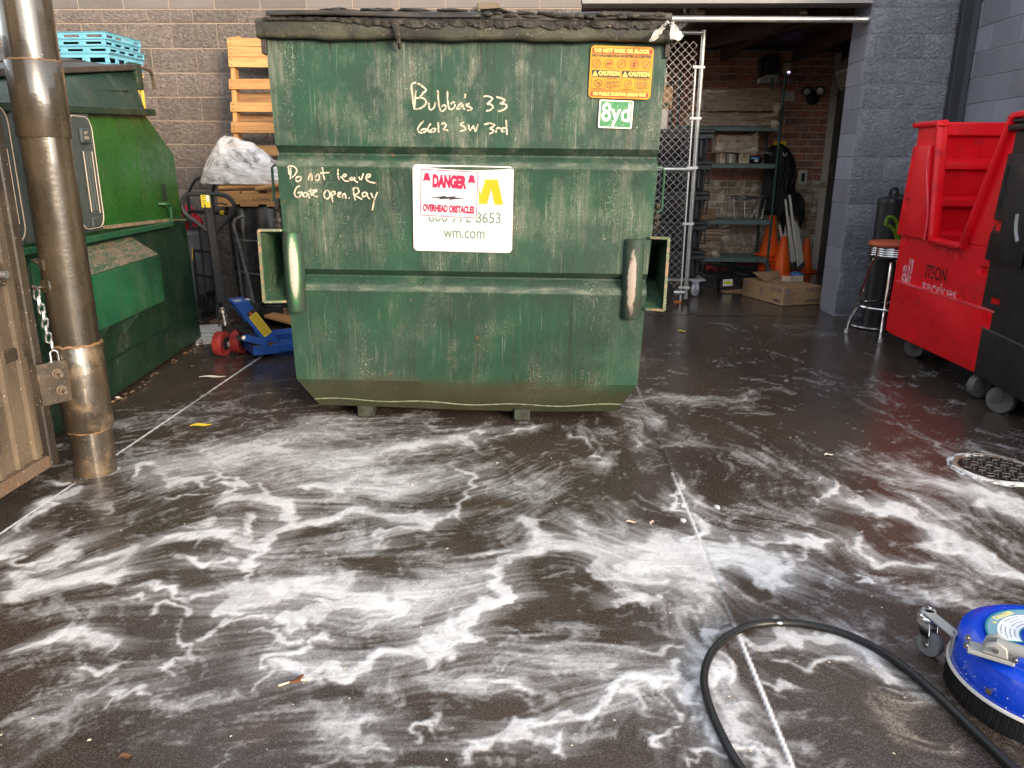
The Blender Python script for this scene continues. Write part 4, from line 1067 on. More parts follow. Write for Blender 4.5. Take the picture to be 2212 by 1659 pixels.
H1 = [  # first text
 [(260,455),(250,560),(240,680),(235,755)], [(205,490),(185,420),(205,345),(265,330),(340,370),(425,440),(370,500),(320,565),(250,575)], [(320,565),(400,590),(425,650),(380,710),(310,745),(235,750)], [(190,400),(205,520),(215,640),(235,745)],
 [(465,650),(475,740),(510,760),(560,710),(575,640)], [(575,640),(560,700)], [(612,450),(618,560),(632,690),(660,770),(700,780),(745,720),(710,685),(670,715)],
 [(770,460),(768,560),(780,680),(800,750),(850,745),(890,690),(870,640),(820,670)], [(1000,650),(940,700),(920,745),(970,740),(1010,680),(1020,730),(1050,755)], [(1055,505),(1050,575)], [(1120,660),(1060,690),(1130,720),(1160,750),(1085,775)],
 [(1345,550),(1420,545),(1490,580),(1450,630),(1400,668)], [(1400,668),(1470,680),(1500,720),(1460,765),(1390,780)], [(1555,555),(1640,580),(1690,605),(1650,640),(1610,665)], [(1610,665),(1690,670),(1720,710),(1670,760),(1580,790)],
 [(385,940),(330,1000),(290,1080),(330,1130),(400,1120),(430,1080),(390,1070),(340,1095)], [(500,985),(460,1040),(450,1090),(490,1120),(560,1110),(580,1070),(530,1070),(480,1105)], [(620,965),(622,1050),(625,1130)], [(670,1000),(710,975),(745,1010),(700,1080),(720,1075),(780,1098)],
 [(1030,960),(975,1000),(1040,1040),(1055,1080),(970,1108)], [(1105,1000),(1120,1080),(1140,1090),(1175,1030),(1185,1030),(1210,1100),(1225,1090),(1260,995)],
 [(1360,1000),(1440,980),(1525,1005),(1470,1050),(1440,1065)], [(1440,1065),(1505,1090),(1490,1125),(1440,1150)], [(1545,1130),(1560,1060),(1600,1055),(1620,1065)], [(1700,1060),(1650,1060),(1640,1110),(1690,1110)], [(1710,925),(1715,1040),(1725,1165)]]
H2 = [
 [(460,280),(462,380),(455,470)], [(420,290),(440,255),(520,270),(560,330),(530,400),(480,445)], [(425,280),(440,400)], [(560,430),(545,480),(570,515)], [(560,430),(625,435),(620,480),(575,510)],
 [(770,390),(755,440),(740,490)], [(755,430),(790,385),(805,440),(800,490)], [(890,395),(860,440),(880,495),(920,460),(915,400),(880,395)], [(970,275),(985,380),(1005,485)], [(935,370),(1010,365),(1080,365)],
 [(1225,305),(1220,400),(1240,485)], [(1260,440),(1340,425),(1350,395),(1310,400),(1295,450),(1330,495),(1400,500)], [(1480,440),(1420,450),(1420,480),(1470,475),(1485,440),(1500,500),(1545,520)], [(1555,430),(1590,480),(1630,375)], [(1660,450),(1730,430),(1735,395),(1690,400),(1670,460),(1720,510),(1820,530)],
 [(610,580),(560,600),(525,680),(540,745),(590,755),(630,715),(640,680),(570,690)], [(730,690),(670,690),(665,745),(710,745),(745,700),(755,760),(775,770)], [(775,620),(785,690),(800,735)], [(740,660),(820,645)], [(820,690),(880,660),(860,640),(825,670),(830,730),(900,750)],
 [(1030,650),(1000,700),(1010,760),(1050,785),(1090,740),(1080,670),(1040,640)], [(1110,690),(1125,760),(1140,840)], [(1110,690),(1160,665),(1175,700),(1120,735)], [(1215,720),(1270,700),(1260,680),(1220,700),(1225,745),(1270,760)], [(1290,710),(1300,780)], [(1290,730),(1330,700),(1350,780)], [(1395,765),(1410,772)],
 [(1470,620),(1475,710),(1500,810)], [(1455,650),(1480,610),(1540,615),(1555,680),(1490,730),(1550,760),(1610,795)], [(1680,680),(1620,690),(1620,750),(1670,730),(1690,690),(1700,760),(1740,785)], [(1750,690),(1785,770)], [(1855,675),(1810,790),(1790,880),(1770,970)]]
for H_, Zf, wd in ((H1, Z1, .0078), (H2, Z2, .0072)):
    for s_ in H_: obj('handwriting', pen([Zf(q) for q in s_], wd), M_PEN, DUMP, smooth=0)
# scrap of white plastic caught on the right corner of the rim
sp_ = thing('plastic_scrap', 'torn white plastic bag scrap knotted on the right corner of the dumpster rim', 'plastic bag', WY(1443, 60, 3.87))
def ribbon(c0, c1, wdt, sag, seed):
    r_ = random.Random(seed); b = B(); rows = []
    for i in range(9):
        u = i/8; c = Vector(c0).lerp(Vector(c1), u); k = wdt*(.35+.9*u)*(1 if i < 8 else .3); a = r_.uniform(-.5,.5)
        rows.append([c+Vector((k*(j/4-.5)*math.cos(a), .012*math.sin(j*1.9+i*1.3+seed), k*(j/4-.5)*math.sin(a)+sag*math.sin(math.pi*u))) for j in range(5)])
    b.grid(rows); return b
M_BAG = mat('thin_white_plastic', (.72,.68,.62), .3, trans=.25, alpha=.9)
obj('knot', ribbon((-.03,0,.0), (.02,-.01,.02), .03, .01, 3), M_BAG, sp_, smooth=60)
obj('tail', ribbon((-.02,-.01,.0), (-.07,-.02,-.06), .042, .01, 4), M_BAG, sp_, smooth=60); obj('tail', ribbon((.015,-.01,.015), (.045,-.015,-.055), .055, .012, 6), M_BAG, sp_, smooth=60)
# ================================================================== left side: second container, steel post, gate
LP, LQ = Vector((-2.558, 4.243, 0)), Vector((-2.737, 5.883, 0))
_e = (LQ-LP).normalized(); LRZ = math.atan2(-_e.x, _e.y)
M_GRN_L = paint_mat('dark_green_steel', (.012,.072,.011), (.017,.095,.015), (.055,.08,.045), (.03,.034,.02), chalk_amt=.12, spk=.5, rough=.24, streaks=.3)
M_GRN_D = paint_mat('darker_green_steel', (.007,.024,.015), (.009,.030,.018), (.045,.058,.035), (.03,.03,.02), chalk_amt=.15, spk=.55, rough=.34, streaks=.3)
M_GRN_F = paint_mat('clean_green_sleeve', (.010,.062,.028), (.013,.075,.034), (.08,.11,.07), (.05,.045,.025), chalk_amt=.2, spk=.6, rough=.4, streaks=.5)
LD = thing('dumpster', 'dark green slant topped dumpster by the left gate post with a grey plastic side door', 'dumpster', LP, LRZ)
LL = lambda x, y, off=0.0: loc(LD, HIT(x, y, LP+Vector((_e.y, -_e.x, 0))*off, Vector((_e.y, -_e.x, 0))))
Y0, YF, DW = -1.5, 1.62, 1.75
# lower body: vertical skin; profile runs (along y, z)
b = B(); prof = [(Y0,.03),(YF+.03,.03),(YF,.16),(1.545,1.42),(1.09,1.67),(Y0,1.575)]
b.prism(prof, (0,0,0), (0,1,0), (0,0,1), (1,0,0), -DW, 0); obj('body', b, M_GRN_L, LD, bev=.006)
b = B(); b.prism([(Y0,.02),(YF+.06,.02),(YF+.03,.22),(YF-.02,.97),(Y0,.97)], (0,0,0), (0,1,0), (0,0,1), (1,0,0), -.02, .012); obj('lower_panel', b, M_GRN_D, LD, bev=.004)
# upper hopper, leaning in
b = B(); zA, zB = 1.67, 1.90
yT, zT = LL(283,152,-.13).y, LL(283,152,-.13).z; zh = lambda y: zT-.125*(yT-y); zl_ = lambda y: 1.635+.045*y
A_ = [(.0,Y0,1.56),(.0,1.12,zA),(-.13,yT,zh(yT)),(-.13,Y0,zh(Y0))]; C_ = [(-DW,Y0,1.56),(-DW,1.12,zA),(-DW+.1,yT,zh(yT)),(-DW+.1,Y0,zh(Y0))]
b.hexa([C_[0],A_[0],A_[1],C_[1],C_[3],A_[3],A_[2],C_[2]]); obj('hopper', b, M_GRN_D, LD, bev=.005)
b = B(); b.bar((-.066,Y0,(zl_(Y0)+zh(Y0))/2), (-.066,1.04,(zl_(1.04)+zh(1.04))/2+.01), .012, .006); obj('hopper_seam', b, M_GRN_D, LD)
b = B(); b.bar((.02,Y0,zl_(Y0)), (.02,1.16,zl_(1.16)), .05, .045); obj('ledge', b, M_GRN_D, LD, bev=.006)
# lids
M_BLID = mat('sun_bleached_black_lid', (.035,.032,.03), .42, col2=(.05,.044,.038), nscale=8, bmp=.15, bscale=60)
b = B(); b.hexa([(-DW+.05,Y0,zh(Y0)+.005),(-.11,Y0,zh(Y0)+.005),(-.11,yT,zh(yT)+.005),(-DW+.05,yT,zh(yT)+.005),(-DW+.05,Y0,2.0),(-.62,Y0,1.93),(-.62,yT-.38,2.03),(-DW+.05,yT-.28,2.06)]); lidL = obj('lid', b, M_BLID, LD, bev=.02, seg=2)
b = B(); b.hexa([(-.16,Y0,zh(Y0)),(-.095,Y0,zh(Y0)),(-.095,yT,zh(yT)),(-.16,yT,zh(yT)),(-.16,Y0,zh(Y0)+.04),(-.095,Y0,zh(Y0)+.04),(-.095,yT,zh(yT)+.04),(-.16,yT,zh(yT)+.04)]); obj('lid_edge', b, M_BLID, lidL, bev=.006)
b = B(); b.bar((-.22,Y0,zh(Y0)+.075),(-.22,.80,zh(.8)+.06),.012,.01); obj('lid_rib', b, M_BLID, lidL)
b = B(); b.box(-.16,-.09,yT-.01,yT+.09,zT-.12,zT+.05); obj('hinge_lug', b, M_GRN_D, LD, bev=.006)
b = B(); b.tube(spline([(-.1,yT+.07,zT+.03),(-.07,yT+.16,zT+.02),(-.07,yT+.21,zT-.02),(-.07,yT+.23,zT-.10)],5), .012, 7); obj('hinge_rod', b, mat('rusty_rod', (.10,.05,.03), .7, col2=(.04,.05,.03), nscale=30), LD)
# plastic sliding door(s)
M_DOOR = mat('grey_green_plastic', (.045,.056,.054), .42, col2=(.055,.066,.063), nscale=4, speck=(.2,.2,.19), sscale=150, slo=.76)
M_PALE = mat('worn_plastic_edge', (.44,.37,.30), .5)
for k, (ya, yb) in enumerate(((-.62, .17), (-1.46, -.66))):
    b = B(); b.box(-.01, .035, ya, yb, .985, 1.635); d = obj('sliding_door', b, M_DOOR, LD, bev=.012, seg=2)
    for (a, c_, z0, z1) in ((yb-.30, yb-.03, 1.01, 1.60), (ya+.05, yb-.36, 1.01, 1.60)):
        b = B(); P_ = [(y_, z_) for y_, z_ in rrect(c_-a, z1-z0, .07, 5, (a+c_)/2, (z0+z1)/2)]
        b.prism(P_, (0,0,0), (0,1,0), (0,0,1), (1,0,0), .035, .055); obj('raised_field', b, M_DOOR, d, bev=.006)
        b = B(); b.tube([(.056, y_, z_) for y_, z_ in P_], .0028, 5, closed=True); obj('worn_edge', b, M_PALE, d)
    cy_ = yb-.15
    for dy in (-.035, .0, .035):
        b = B(); b.box(.055, .068, cy_+dy-.009, cy_+dy+.009, 1.10, 1.42); g_ = obj('grip_rib', b, M_DOOR, d, bev=.004)
    b = B(); b.tube([(.07, cy_-.05, 1.42), (.07, cy_-.05, 1.10), (.07, cy_+.05, 1.09), (.07, cy_+.05, 1.42)], .0026, 5); obj('worn_edge', b, M_PALE, d)
    b = B(); b.box(.055, .075, cy_-.05, cy_+.05, 1.46, 1.54); obj('moulded_block', b, M_DOOR, d, bev=.008)
    for i_, s_ in enumerate(('LIFT', 'SLIDE')): lettering(s_, M_PALE, d, frame((.0757, cy_, 1.515-.025*i_), (0,1,0), (0,0,1)), .022)
    b = B(); b.box(.055, .07, cy_-.05, cy_+.05, 1.015, 1.07); obj('moulded_block', b, M_DOOR, d, bev=.008)
b = B(); b.bar((.032,Y0,.965), (.032,1.22,.945), .055, .035); obj('door_rail', b, M_GRN_F, LD, bev=.004)
b = B(); b.bar((.03,.19,1.0), (.03,1.2,.972), .018, .02); obj('track_dirt', b, mat('sandy_dirt', (.20,.15,.10), .9, col2=(.09,.08,.04), nscale=20), LD)
b = B(); b.tube(spline([(.0,1.13,1.085),(.05,1.15,1.085),(.055,1.19,1.07),(.055,1.20,1.03),(.05,1.20,.96)],4), .011, 7); obj('rail_handle', b, M_GRN_F, LD)
b = B(); b.bar((.008,1.2,.972),(.008,1.62,.945),.01,.014); obj('weld_bead', b, mat('pale_weld', (.16,.15,.08), .7), LD)
b = B(); b.box(.0,.006,1.22,1.30,1.10,1.22); obj('latch_plate', b, M_GRN_D, LD, bev=.002)
# fork sleeve
ys0, ys1 = -.62, .58
b = B(); b.prism([(.005,.905),(.175,.79),(.175,.50),(.005,.50)], (0,0,0), (1,0,0), (0,0,1), (0,1,0), ys0, ys1); sl_ = obj('fork_sleeve', b, M_GRN_F, LD, bev=.006)
b = B(); b.hexa([(.012,ys0+.004,.9085),(.172,ys0+.004,.8003),(.172,ys1-.004,.8003),(.012,ys1-.004,.9085),(.012,ys0+.004,.9105),(.172,ys0+.004,.8023),(.172,ys1-.004,.8023),(.012,ys1-.004,.9105)])
obj('sleeve_dirt', b, mat('dusty_sleeve_top', (.12,.092,.062), .85, col2=(.03,.06,.035), nscale=9, stretch=(4,1,4), lo=.42, hi=.6, speck=(.4,.36,.3), sscale=120), sl_)
for y_ in (ys1-.28, -.12):
    b = B(); b.prism([(.012,.50),(.14,.50),(.012,.34)], (0,y_,0), (1,0,0), (0,0,1), (0,1,0), 0, .008); obj('gusset', b, M_GRN_D, LD)
b = B(); b.box(.012,.03,-.95,-.66,.28,.34); obj('rust_patch', b, mat('rust', (.22,.09,.025), .9, col2=(.10,.07,.03), nscale=30), LD)
b = B(); b.bar((.016,Y0,.245),(.045,YF+.05,.235),.014,.010); obj('base_seam', b, M_GRN_D, LD)
# rubbish along its foot
b = B(); r_ = random.Random(4)
for i in range(46): y_ = r_.uniform(-.5,1.7); b.blob((.03+r_.uniform(0,.05), y_, .008), (r_.uniform(.004,.014), r_.uniform(.006,.03), .005), i, .5, 7, 4)
tag(obj('litter', b, mat('brown_debris', (.08,.05,.026), .9, col2=(.17,.12,.07), nscale=40), None), kind='stuff').matrix_world = Matrix.LocRotScale(LP, Euler((0,0,LRZ)), None)

# ---- crates stacked behind that container
def crate(name, mt, lab, cat, x, y, z, w_, d_, h, grp, cols=5):
    t = thing(name, lab, cat, (x, y, z), 0, grp)
    b = B(); b.box(-w_/2, w_/2, -d_/2, d_/2, 0, .012); obj('bottom', b, mt, t)
    b = B()      # top and bottom rails, posts between them: openings in between are real
    for (sx, sy, L, ax) in ((0,-1,w_,0),(0,1,w_,0),(-1,0,d_,1),(1,0,d_,1)):
        def bb(u0, u1, z0, z1, thk=.012):
            if ax == 0: y0 = sy*(d_/2); b.box(u0, u1, min(y0, y0-sy*thk), max(y0, y0-sy*thk), z0, z1)
            else: x0 = sx*(w_/2); b.box(min(x0, x0-sx*thk), max(x0, x0-sx*thk), u0, u1, z0, z1)
        e = .0 if ax == 0 else .0125
        bb(-L/2+e, L/2-e, h*.60, h); bb(-L/2+e, L/2-e, .0, h*.16)
        n = cols if ax == 0 else max(4, int(cols*1.0))
        for i in range(n+1):
            u = -L/2+L*i/n; hw = L/n*.16
            u0, u1 = max(-L/2+e, u-hw), min(L/2-e, u+hw)
            bb(u0, u1, h*.16, h*.60)
    obj('sides', b, mt, t, bev=.002)
    b = B()
    for (sx, sy, L, ax) in ((0,-1,w_,0),(0,1,w_,0),(-1,0,d_,1),(1,0,d_,1)):
        if ax == 0: b.box(-w_/2-.008, w_/2+.008, sy*d_/2-(.008 if sy < 0 else .002), sy*d_/2+(.002 if sy < 0 else .008), h*.93, h)
        else: b.box(sx*w_/2-(.008 if sx < 0 else .002), sx*w_/2+(.002 if sx < 0 else .008), -d_/2+.003, d_/2-.003, h*.93, h)
    obj('rim', b, mt, t, bev=.002)
    return t
M_BLUEC = mat('light_blue_plastic', (.10,.29,.38), .45, col2=(.13,.33,.41), nscale=5, speck=(.1,.12,.13), sscale=90, slo=.75)
M_YELC = mat('yellow_plastic', (.62,.40,.06), .5)
cx_, cy_, z_ = -3.60, 6.30, .02
ord_ = ['lowest', 'second', 'third', 'fourth', 'fifth', 'sixth', 'seventh', 'topmost']
for i in range(7):
    crate('yellow_crate', M_YELC, f'yellow plastic crate behind the left dumpster, {ord_[i] if i < 6 else "topmost"} of its stack under the blue crates', 'crate', cx_+.02, cy_+.02, z_, .62, .42, .27, 'yellow crates stacked behind the left dumpster', 5); z_ += .291
names_ = ['lowest of the blue stack', 'second from the bottom of the blue stack', 'middle of the blue stack', 'second from the top of the blue stack', 'topmost of the blue stack']
z_ = 2.063
hs_ = [.13, .068, .068, .068]
for i, lab in enumerate(('lowest of the four blue ones', 'second lowest of the four blue ones', 'second highest of the four blue ones', 'topmost of the four blue ones')):
    h = (.078, .047, .047, .050)[i]
    c_ = crate('blue_tray', M_BLUEC, f'light blue slotted plastic tray above the left dumpster, {lab}', 'tray', cx_+.015*math.sin(i*2), cy_-.02+.008*math.sin(i*3), z_, .72, .46, h, 'light blue trays stacked behind the left dumpster', 4); c_.rotation_euler.z = R(-4)
    b = B(); rr_ = random.Random(i)
    for q in range(6): b.blob((-.27+.11*q, rr_.uniform(-.12,.12), h*.45), (.05,.05,.018), q, .2, 8, 5)
    obj('dark_goods', b, mat('dark_wrapped_goods', (.03,.03,.035), .3), c_)
    z_ += h+.001

# ---- steel gate post
PX, PY = -2.035, 3.20
M_POST = mat('black_gloss_paint', (.026,.0195,.013), .27, col2=(.050,.037,.0225), spec=.5, nscale=4, stretch=(1,1,.6), metal=.0, bmp=.22, bscale=34, bstretch=(1,1,2.2), bdist=.004, speck=(.30,.25,.19), sscale=150, slo=.76, rvar=.08, coat=.5)
M_POSTL = mat('dusty_brown_black_paint', (.027,.020,.013), .34, col2=(.058,.041,.024), spec=.5, coat=.5, nscale=5, bmp=.25, bscale=60, dirt=(.14,.095,.055), dscale=10, dlo=.5, dhi=.72, speck=(.38,.31,.23), sscale=170, slo=.72, rvar=.08)
post = thing('gate_post', 'thick glossy black steel post carrying the left yard gate', 'post', (PX, PY, 0))
b = B(); b.lathe([(.088,-.02),(.088,.24)], n=48); obj('post_foot', b, M_POSTL, post)
b = B(); b.lathe([(.098,.215),(.1005,.22),(.1005,.60),(.098,.604)], n=48); lower = obj('lower_sleeve', b, M_POSTL, post)
b = B(); b.lathe([(.093,.60),(.093,1.47)], n=48); obj('shaft', b, M_POST, post)
b = B(); b.lathe([(.100,1.46),(.1015,1.463),(.1015,1.745),(.100,1.748)], n=48); obj('upper_sleeve', b, M_POST, post)
b = B(); b.lathe([(.096,1.745),(.096,2.6)], n=48); obj('shaft_top', b, M_POST, post)
M_RUSTY = mat('rusty_brown_weld', (.16,.085,.04), .8, col2=(.26,.15,.08), nscale=40, bmp=.6, bscale=80)
b = B(); b.tube([(.097*math.cos(a*math.pi/16), .097*math.sin(a*math.pi/16), .604+.004*math.sin(a*2.3)) for a in range(32)], .006, 6, closed=True); obj('weld_ring', b, M_RUSTY, post)
b = B(); b.tube([(.1*math.cos(a*math.pi/16), .1*math.sin(a*math.pi/16), 1.748+.002*math.sin(a*2.3)) for a in range(32)], .003, 6, closed=True); obj('weld_ring', b, M_RUSTY, post)
b = B(); b.tube([(.0915*math.cos(a*math.pi/16), .0915*math.sin(a*math.pi/16), .212+.003*math.sin(a*1.7)) for a in range(32)], .004, 6, closed=True); obj('weld_ring', b, M_RUSTY, post)
fa = lambda deg, r: Vector((r*math.sin(R(deg)), -r*math.cos(R(deg)), 0))      # deg: 0 faces the viewer, negative towards the gate
o_ = fa(-28, .096)+Vector((0,0,.955)); n_ = fa(-28, 1)
b = B(); b.prism([(-.016,-.022),(.016,-.022),(.016,.022),(-.016,.022)], o_, Vector((0,0,1)).cross(n_), (0,0,1), n_, -.01, .004); obj('blank_plate', b, M_POST, post, bev=.002)
o_ = fa(-20, .095)+Vector((0,0,.868)); n_ = fa(-20, 1)
b = B(); b.prism([(-.035,-.026),(.012,-.034),(.022,-.01),(.014,.022),(-.035,.022)], o_, Vector((0,0,1)).cross(n_), (0,0,1), n_, -.01, .004); ey = obj('eye_plate', b, M_POST, post, bev=.002)
E0 = fa(-34, .118)+Vector((0,0,.862))
b = B(); b.tube([E0+Vector((.022*math.cos(a*math.pi/8), -.022*math.sin(a*math.pi/8)*.8, .004*math.sin(a))) for a in range(16)], .006, 7, closed=True); obj('eye_ring', b, M_POST, post)
# chain and padlock
ch = thing('lock_chain', 'short shiny steel chain hanging from the eye on the black gate post', 'chain', Vector((PX, PY, 0))+E0+Vector((0,-.016,-.004)))
M_CHROME = mat('zinc_plated_steel', (.55,.54,.53), .25, metal=.9, bmp=.1)
def link(L=.022, W_=.0105, r=.0042):
    b = B(); P_ = [(W_*math.cos(a), 0, (L-W_)+W_*math.sin(a)) for a in np.linspace(0, math.pi, 7)]+[(-W_*math.cos(a), 0, -(L-W_)-W_*math.sin(a)) for a in np.linspace(0, math.pi, 7)]
    b.tube(P_, r, 6, closed=True); return b
lk = link().mesh('chain_link'); lk.materials.append(M_CHROME)
for i in range(8):
    put('chain_link', lk, None, ch, M=Matrix.Translation((.004*i+.004*math.sin(i), -.004*math.sin(i*1.3), -.022-.0305*i)) @ Matrix.Rotation(R(20+88*(i % 2)+8*math.sin(i*3)), 4, 'Z') @ Matrix.Rotation(R(7*math.sin(i*2.1)+6), 4, 'Y'))
pk = thing('padlock', 'laminated steel padlock dangling at the end of the chain on the gate post', 'padlock', ch.location+Vector((.036,-.006,-.285)), R(28))
b = B(); b.tube([(-.014,0,-.022),(-.014,0,.012)]+[(-.014*math.cos(a), 0, .012+.014*math.sin(a)) for a in np.linspace(.3, math.pi-.3, 6)]+[(.014,0,.012),(.014,0,-.022)], .0045, 7); obj('shackle', b, M_CHROME, pk)
for k in range(7):
    b = B(); b.box(-.026, .026, -.012, .012, -.062+.006*k, -.0575+.006*k); obj('lock_plate', b, mat('brushed_steel', (.5,.48,.45), .35, metal=.8) if k == 0 else bpy.data.materials['brushed_steel'], pk, bev=.0008)
b = B(); b.box(-.0268, .0268, -.0128, .0128, -.066, -.0625); obj('lock_bottom', b, mat('dark_band', (.10,.10,.11), .4), pk, bev=.001)

# ---- gate leaf, opened towards the viewer
M_GATE = mat('dusty_brown_sheet', (.075,.056,.038), .5, col2=(.13,.096,.062), nscale=3, stretch=(1,1,.35), dirt=(.045,.035,.028), dscale=5, dlo=.5, dhi=.75, speck=(.42,.34,.25), sscale=120, slo=.725, bmp=.2, bscale=80)
M_GATEF = mat('black_gate_frame', (.024,.019,.015), .42, col2=(.048,.036,.024), nscale=5, speck=(.4,.33,.25), sscale=130, slo=.72, bmp=.25, bscale=60)
M_GATEB = mat('rust_dusted_rail', (.115,.07,.042), .8, col2=(.11,.075,.05), nscale=6, bmp=.4, bscale=70, speck=(.3,.22,.15), sscale=150)
gt = thing('gate_leaf', 'dusty black ribbed sheet metal gate leaf at the far left, hung on the black post', 'gate', (-2.128, 3.06, 0), R(.5))
GZ0, GZ1, GL = .10, 2.25, 2.3
b = B(); b.box(-.03,.025,-.055,.0,GZ0,GZ1); fr_ = obj('hinge_stile', b, M_GATEF, gt, bev=.006)
b = B(); b.box(-.03,.025,-GL,-.057,GZ0,GZ0+.055); obj('bottom_rail', b, M_GATEB, gt, bev=.006)
b = B(); b.box(-.03,.025,-GL,-.057,GZ1-.055,GZ1); obj('top_rail', b, M_GATEF, gt, bev=.006)
b = B(); b.box(-.03,.025,-GL-.055,-GL-.002,GZ0,GZ1); obj('end_stile', b, M_GATEF, gt, bev=.006)
b = B(); pr_ = []; y = -.06
pt = []
while y > -GL:
    for dy, x in ((0,-.002),(-.03,-.002),(-.037,.014),(-.062,.014),(-.069,-.002)):
        pt.append((x, y+dy))
    y -= .112
b.grid([[(x, y_, GZ0+.06) for x, y_ in pt], [(x, y_, GZ1-.06) for x, y_ in pt]]); obj('ribbed_sheet', b, M_GATE, gt, smooth=20)
b = B(); b.bar((-.002,-.056,.62),(-.002,-GL,.62),.02,.05); b.bar((-.012,-.056,1.32),(-.012,-GL,1.32),.02,.05); obj('cross_rail', b, M_GATEF, gt, bev=.004)
b = B(); b.box(.02,.042,-.34,-.16,.905,.99); bt_ = obj('latch_block', b, M_GATEF, gt, bev=.006); b = B(); b.cyl((.04,-.2,.95),(.075,-.2,.95),.014); b.cyl((.04,-.29,.95),(.06,-.29,.95),.012); obj('latch_pin', b, M_CHROME, bt_)
# hinge plate welded from gate to sleeve, two bolts through it
hp_ = Vector((-.012, -.06, .395))
b = B(); b.hexa([(.026,-.06,.375),(.034,-.064,.375),(.104,.036,.375),(.096,.042,.375),(.026,-.06,.555),(.034,-.064,.555),(.104,.036,.555),(.096,.042,.555)]); hg = obj('hinge_plate', b, M_POSTL, gt, bev=.002)
nb_ = Vector((.118,-.094,0)).normalized()
for zb__, uu in ((.505,.60),(.43,.66)):
    c0 = Vector((.034,-.064,zb__)).lerp(Vector((.104,.036,zb__)), uu)
    b = B(); b.cyl(c0, c0+nb_*.007, .021, n=20); b.cyl(c0+nb_*.007, c0+nb_*.020, .015, n=6); b.cyl(c0+nb_*.020, c0+nb_*.055, .008, n=10); obj('hinge_bolt', b, mat('dusty_bolt', (.14,.105,.075), .55, metal=.4, bmp=.3) if zb__ > .45 else bpy.data.materials['dusty_bolt'], gt, bev=.001)
b = B(); b.hexa([(.026,-.06,1.98),(.034,-.064,1.98),(.104,.036,1.98),(.096,.042,1.98),(.026,-.06,2.13),(.034,-.064,2.13),(.104,.036,2.13),(.096,.042,2.13)]); obj('hinge_plate', b, M_POSTL, gt, 'upper hinge plate of the gate', bev=.002)
# broken concrete collar at the foot of the post
b = B()
for i in range(12): a = R(170+9*i); b.blob((PX+.125*math.cos(a), PY+.12*math.sin(a), .0), (.03,.022,.010), i, .4, 8, 5)
tag(obj('concrete_rubble', b, mat('broken_concrete', (.06,.048,.038), .9, bmp=.5, bscale=60), None), kind='stuff')
# sunlit light fitting on the wall above the dumpster
wl = thing('wall_light', 'bronze wedge shaped wall light above the back edge of the large dumpster', 'wall light', WY(1055, 27, WALL_Y-.005))
b = B(); b.prism([(-.09,.055),(.09,.055),(.078,-.05),(-.078,-.05)], (0,0,0), (1,0,0), (0,0,1), (0,-1,0), 0, .14); obj('housing', b, mat('bronze_paint', (.12,.092,.06), .5), wl, bev=.008)
b = B(); b.box(-.07,.07,-.135,-.01,-.062,-.051); obj('lens', b, mat('frosted_lens', (.5,.47,.42), .4), wl, bev=.004)
# ================================================================== between the two containers
M_WOOD = mat('yellow_pine', (.40,.205,.075), .65, col2=(.29,.14,.048), nscale=1.0, stretch=(3,40,40), bmp=.25, bscale=20, bstretch=(2,30,30), rnd=.14, dirt=(.22,.12,.05), dscale=12, dlo=.66, dhi=.74)
M_WOODV = mat('yellow_pine_upright', (.40,.205,.075), .65, col2=(.29,.14,.048), nscale=1.0, stretch=(40,40,3), bmp=.25, bscale=20, bstretch=(30,30,2), rnd=.14)
M_WOODD = mat('brown_wood', (.28,.155,.07), .7, col2=(.20,.10,.045), nscale=1.0, stretch=(3,40,40), bmp=.25, bscale=20, bstretch=(2,30,30), rnd=.2)
M_NAIL = mat('nail_rust', (.06,.035,.025), .6)
# upright pallet leaning on the wall
PB = WY(505, 360, 6.86); LEAN = R(-7)
pal = thing('upright_pallet', 'pale wooden pallet standing on end against the block wall left of the big dumpster', 'pallet', (PB.x-.0, 6.86, 1.12), rot=(LEAN, 0, R(1)))
Zp = lambda zy: ((100+zy/2.212)/1.852)      # zoomed photo rows of the boards
def pz(zy): return loc(pal, WY(540, Zp(zy), 6.93)).z
for k, (a, c_) in enumerate(((105,180),(182,275),(277,370),(478,573),(690,775),(868,965),(1080,1170),(1290,1370))):
    z1, z0 = pz(a), pz(c_); b = B(); b.box(0, 1.02, -.052, -.034, z0, z1)
    bd = obj('deck_board', b, M_WOOD, pal, bev=.002); bd.rotation_euler.y = rng.uniform(-.006,.006)
    b = B()
    for xx in (.022, .03): b.cyl((xx, -.0545, (z0+z1)/2+.02), (xx, -.05, (z0+z1)/2+.02), .0035, n=7); b.cyl((xx, -.0545, (z0+z1)/2-.02), (xx, -.05, (z0+z1)/2-.02), .0035, n=7)
    obj('nail', b, M_NAIL, bd)
for x in (.012, .50, .965):
    b = B(); b.box(x, x+.04, -.033, .055, pz(1500), pz(92)); obj('stringer', b, M_WOODV, pal, bev=.003)
for a, c_ in ((110,190),(580,667),(775,845)):
    z1, z0 = pz(a), pz(c_); b = B(); b.box(.0, 1.02, .0555, .072, z0, z1); obj('back_board', b, M_WOODD, pal, bev=.002)
b = B(); b.hexa([(.02,-.03,pz(105)),(.13,-.03,pz(105)),(.13,.04,pz(105)),(.02,.04,pz(105)),(.03,-.02,pz(88)),(.10,-.02,pz(78)),(.10,.03,pz(78)),(.03,.03,pz(88))]); obj('splintered_end', b, M_WOOD, pal)

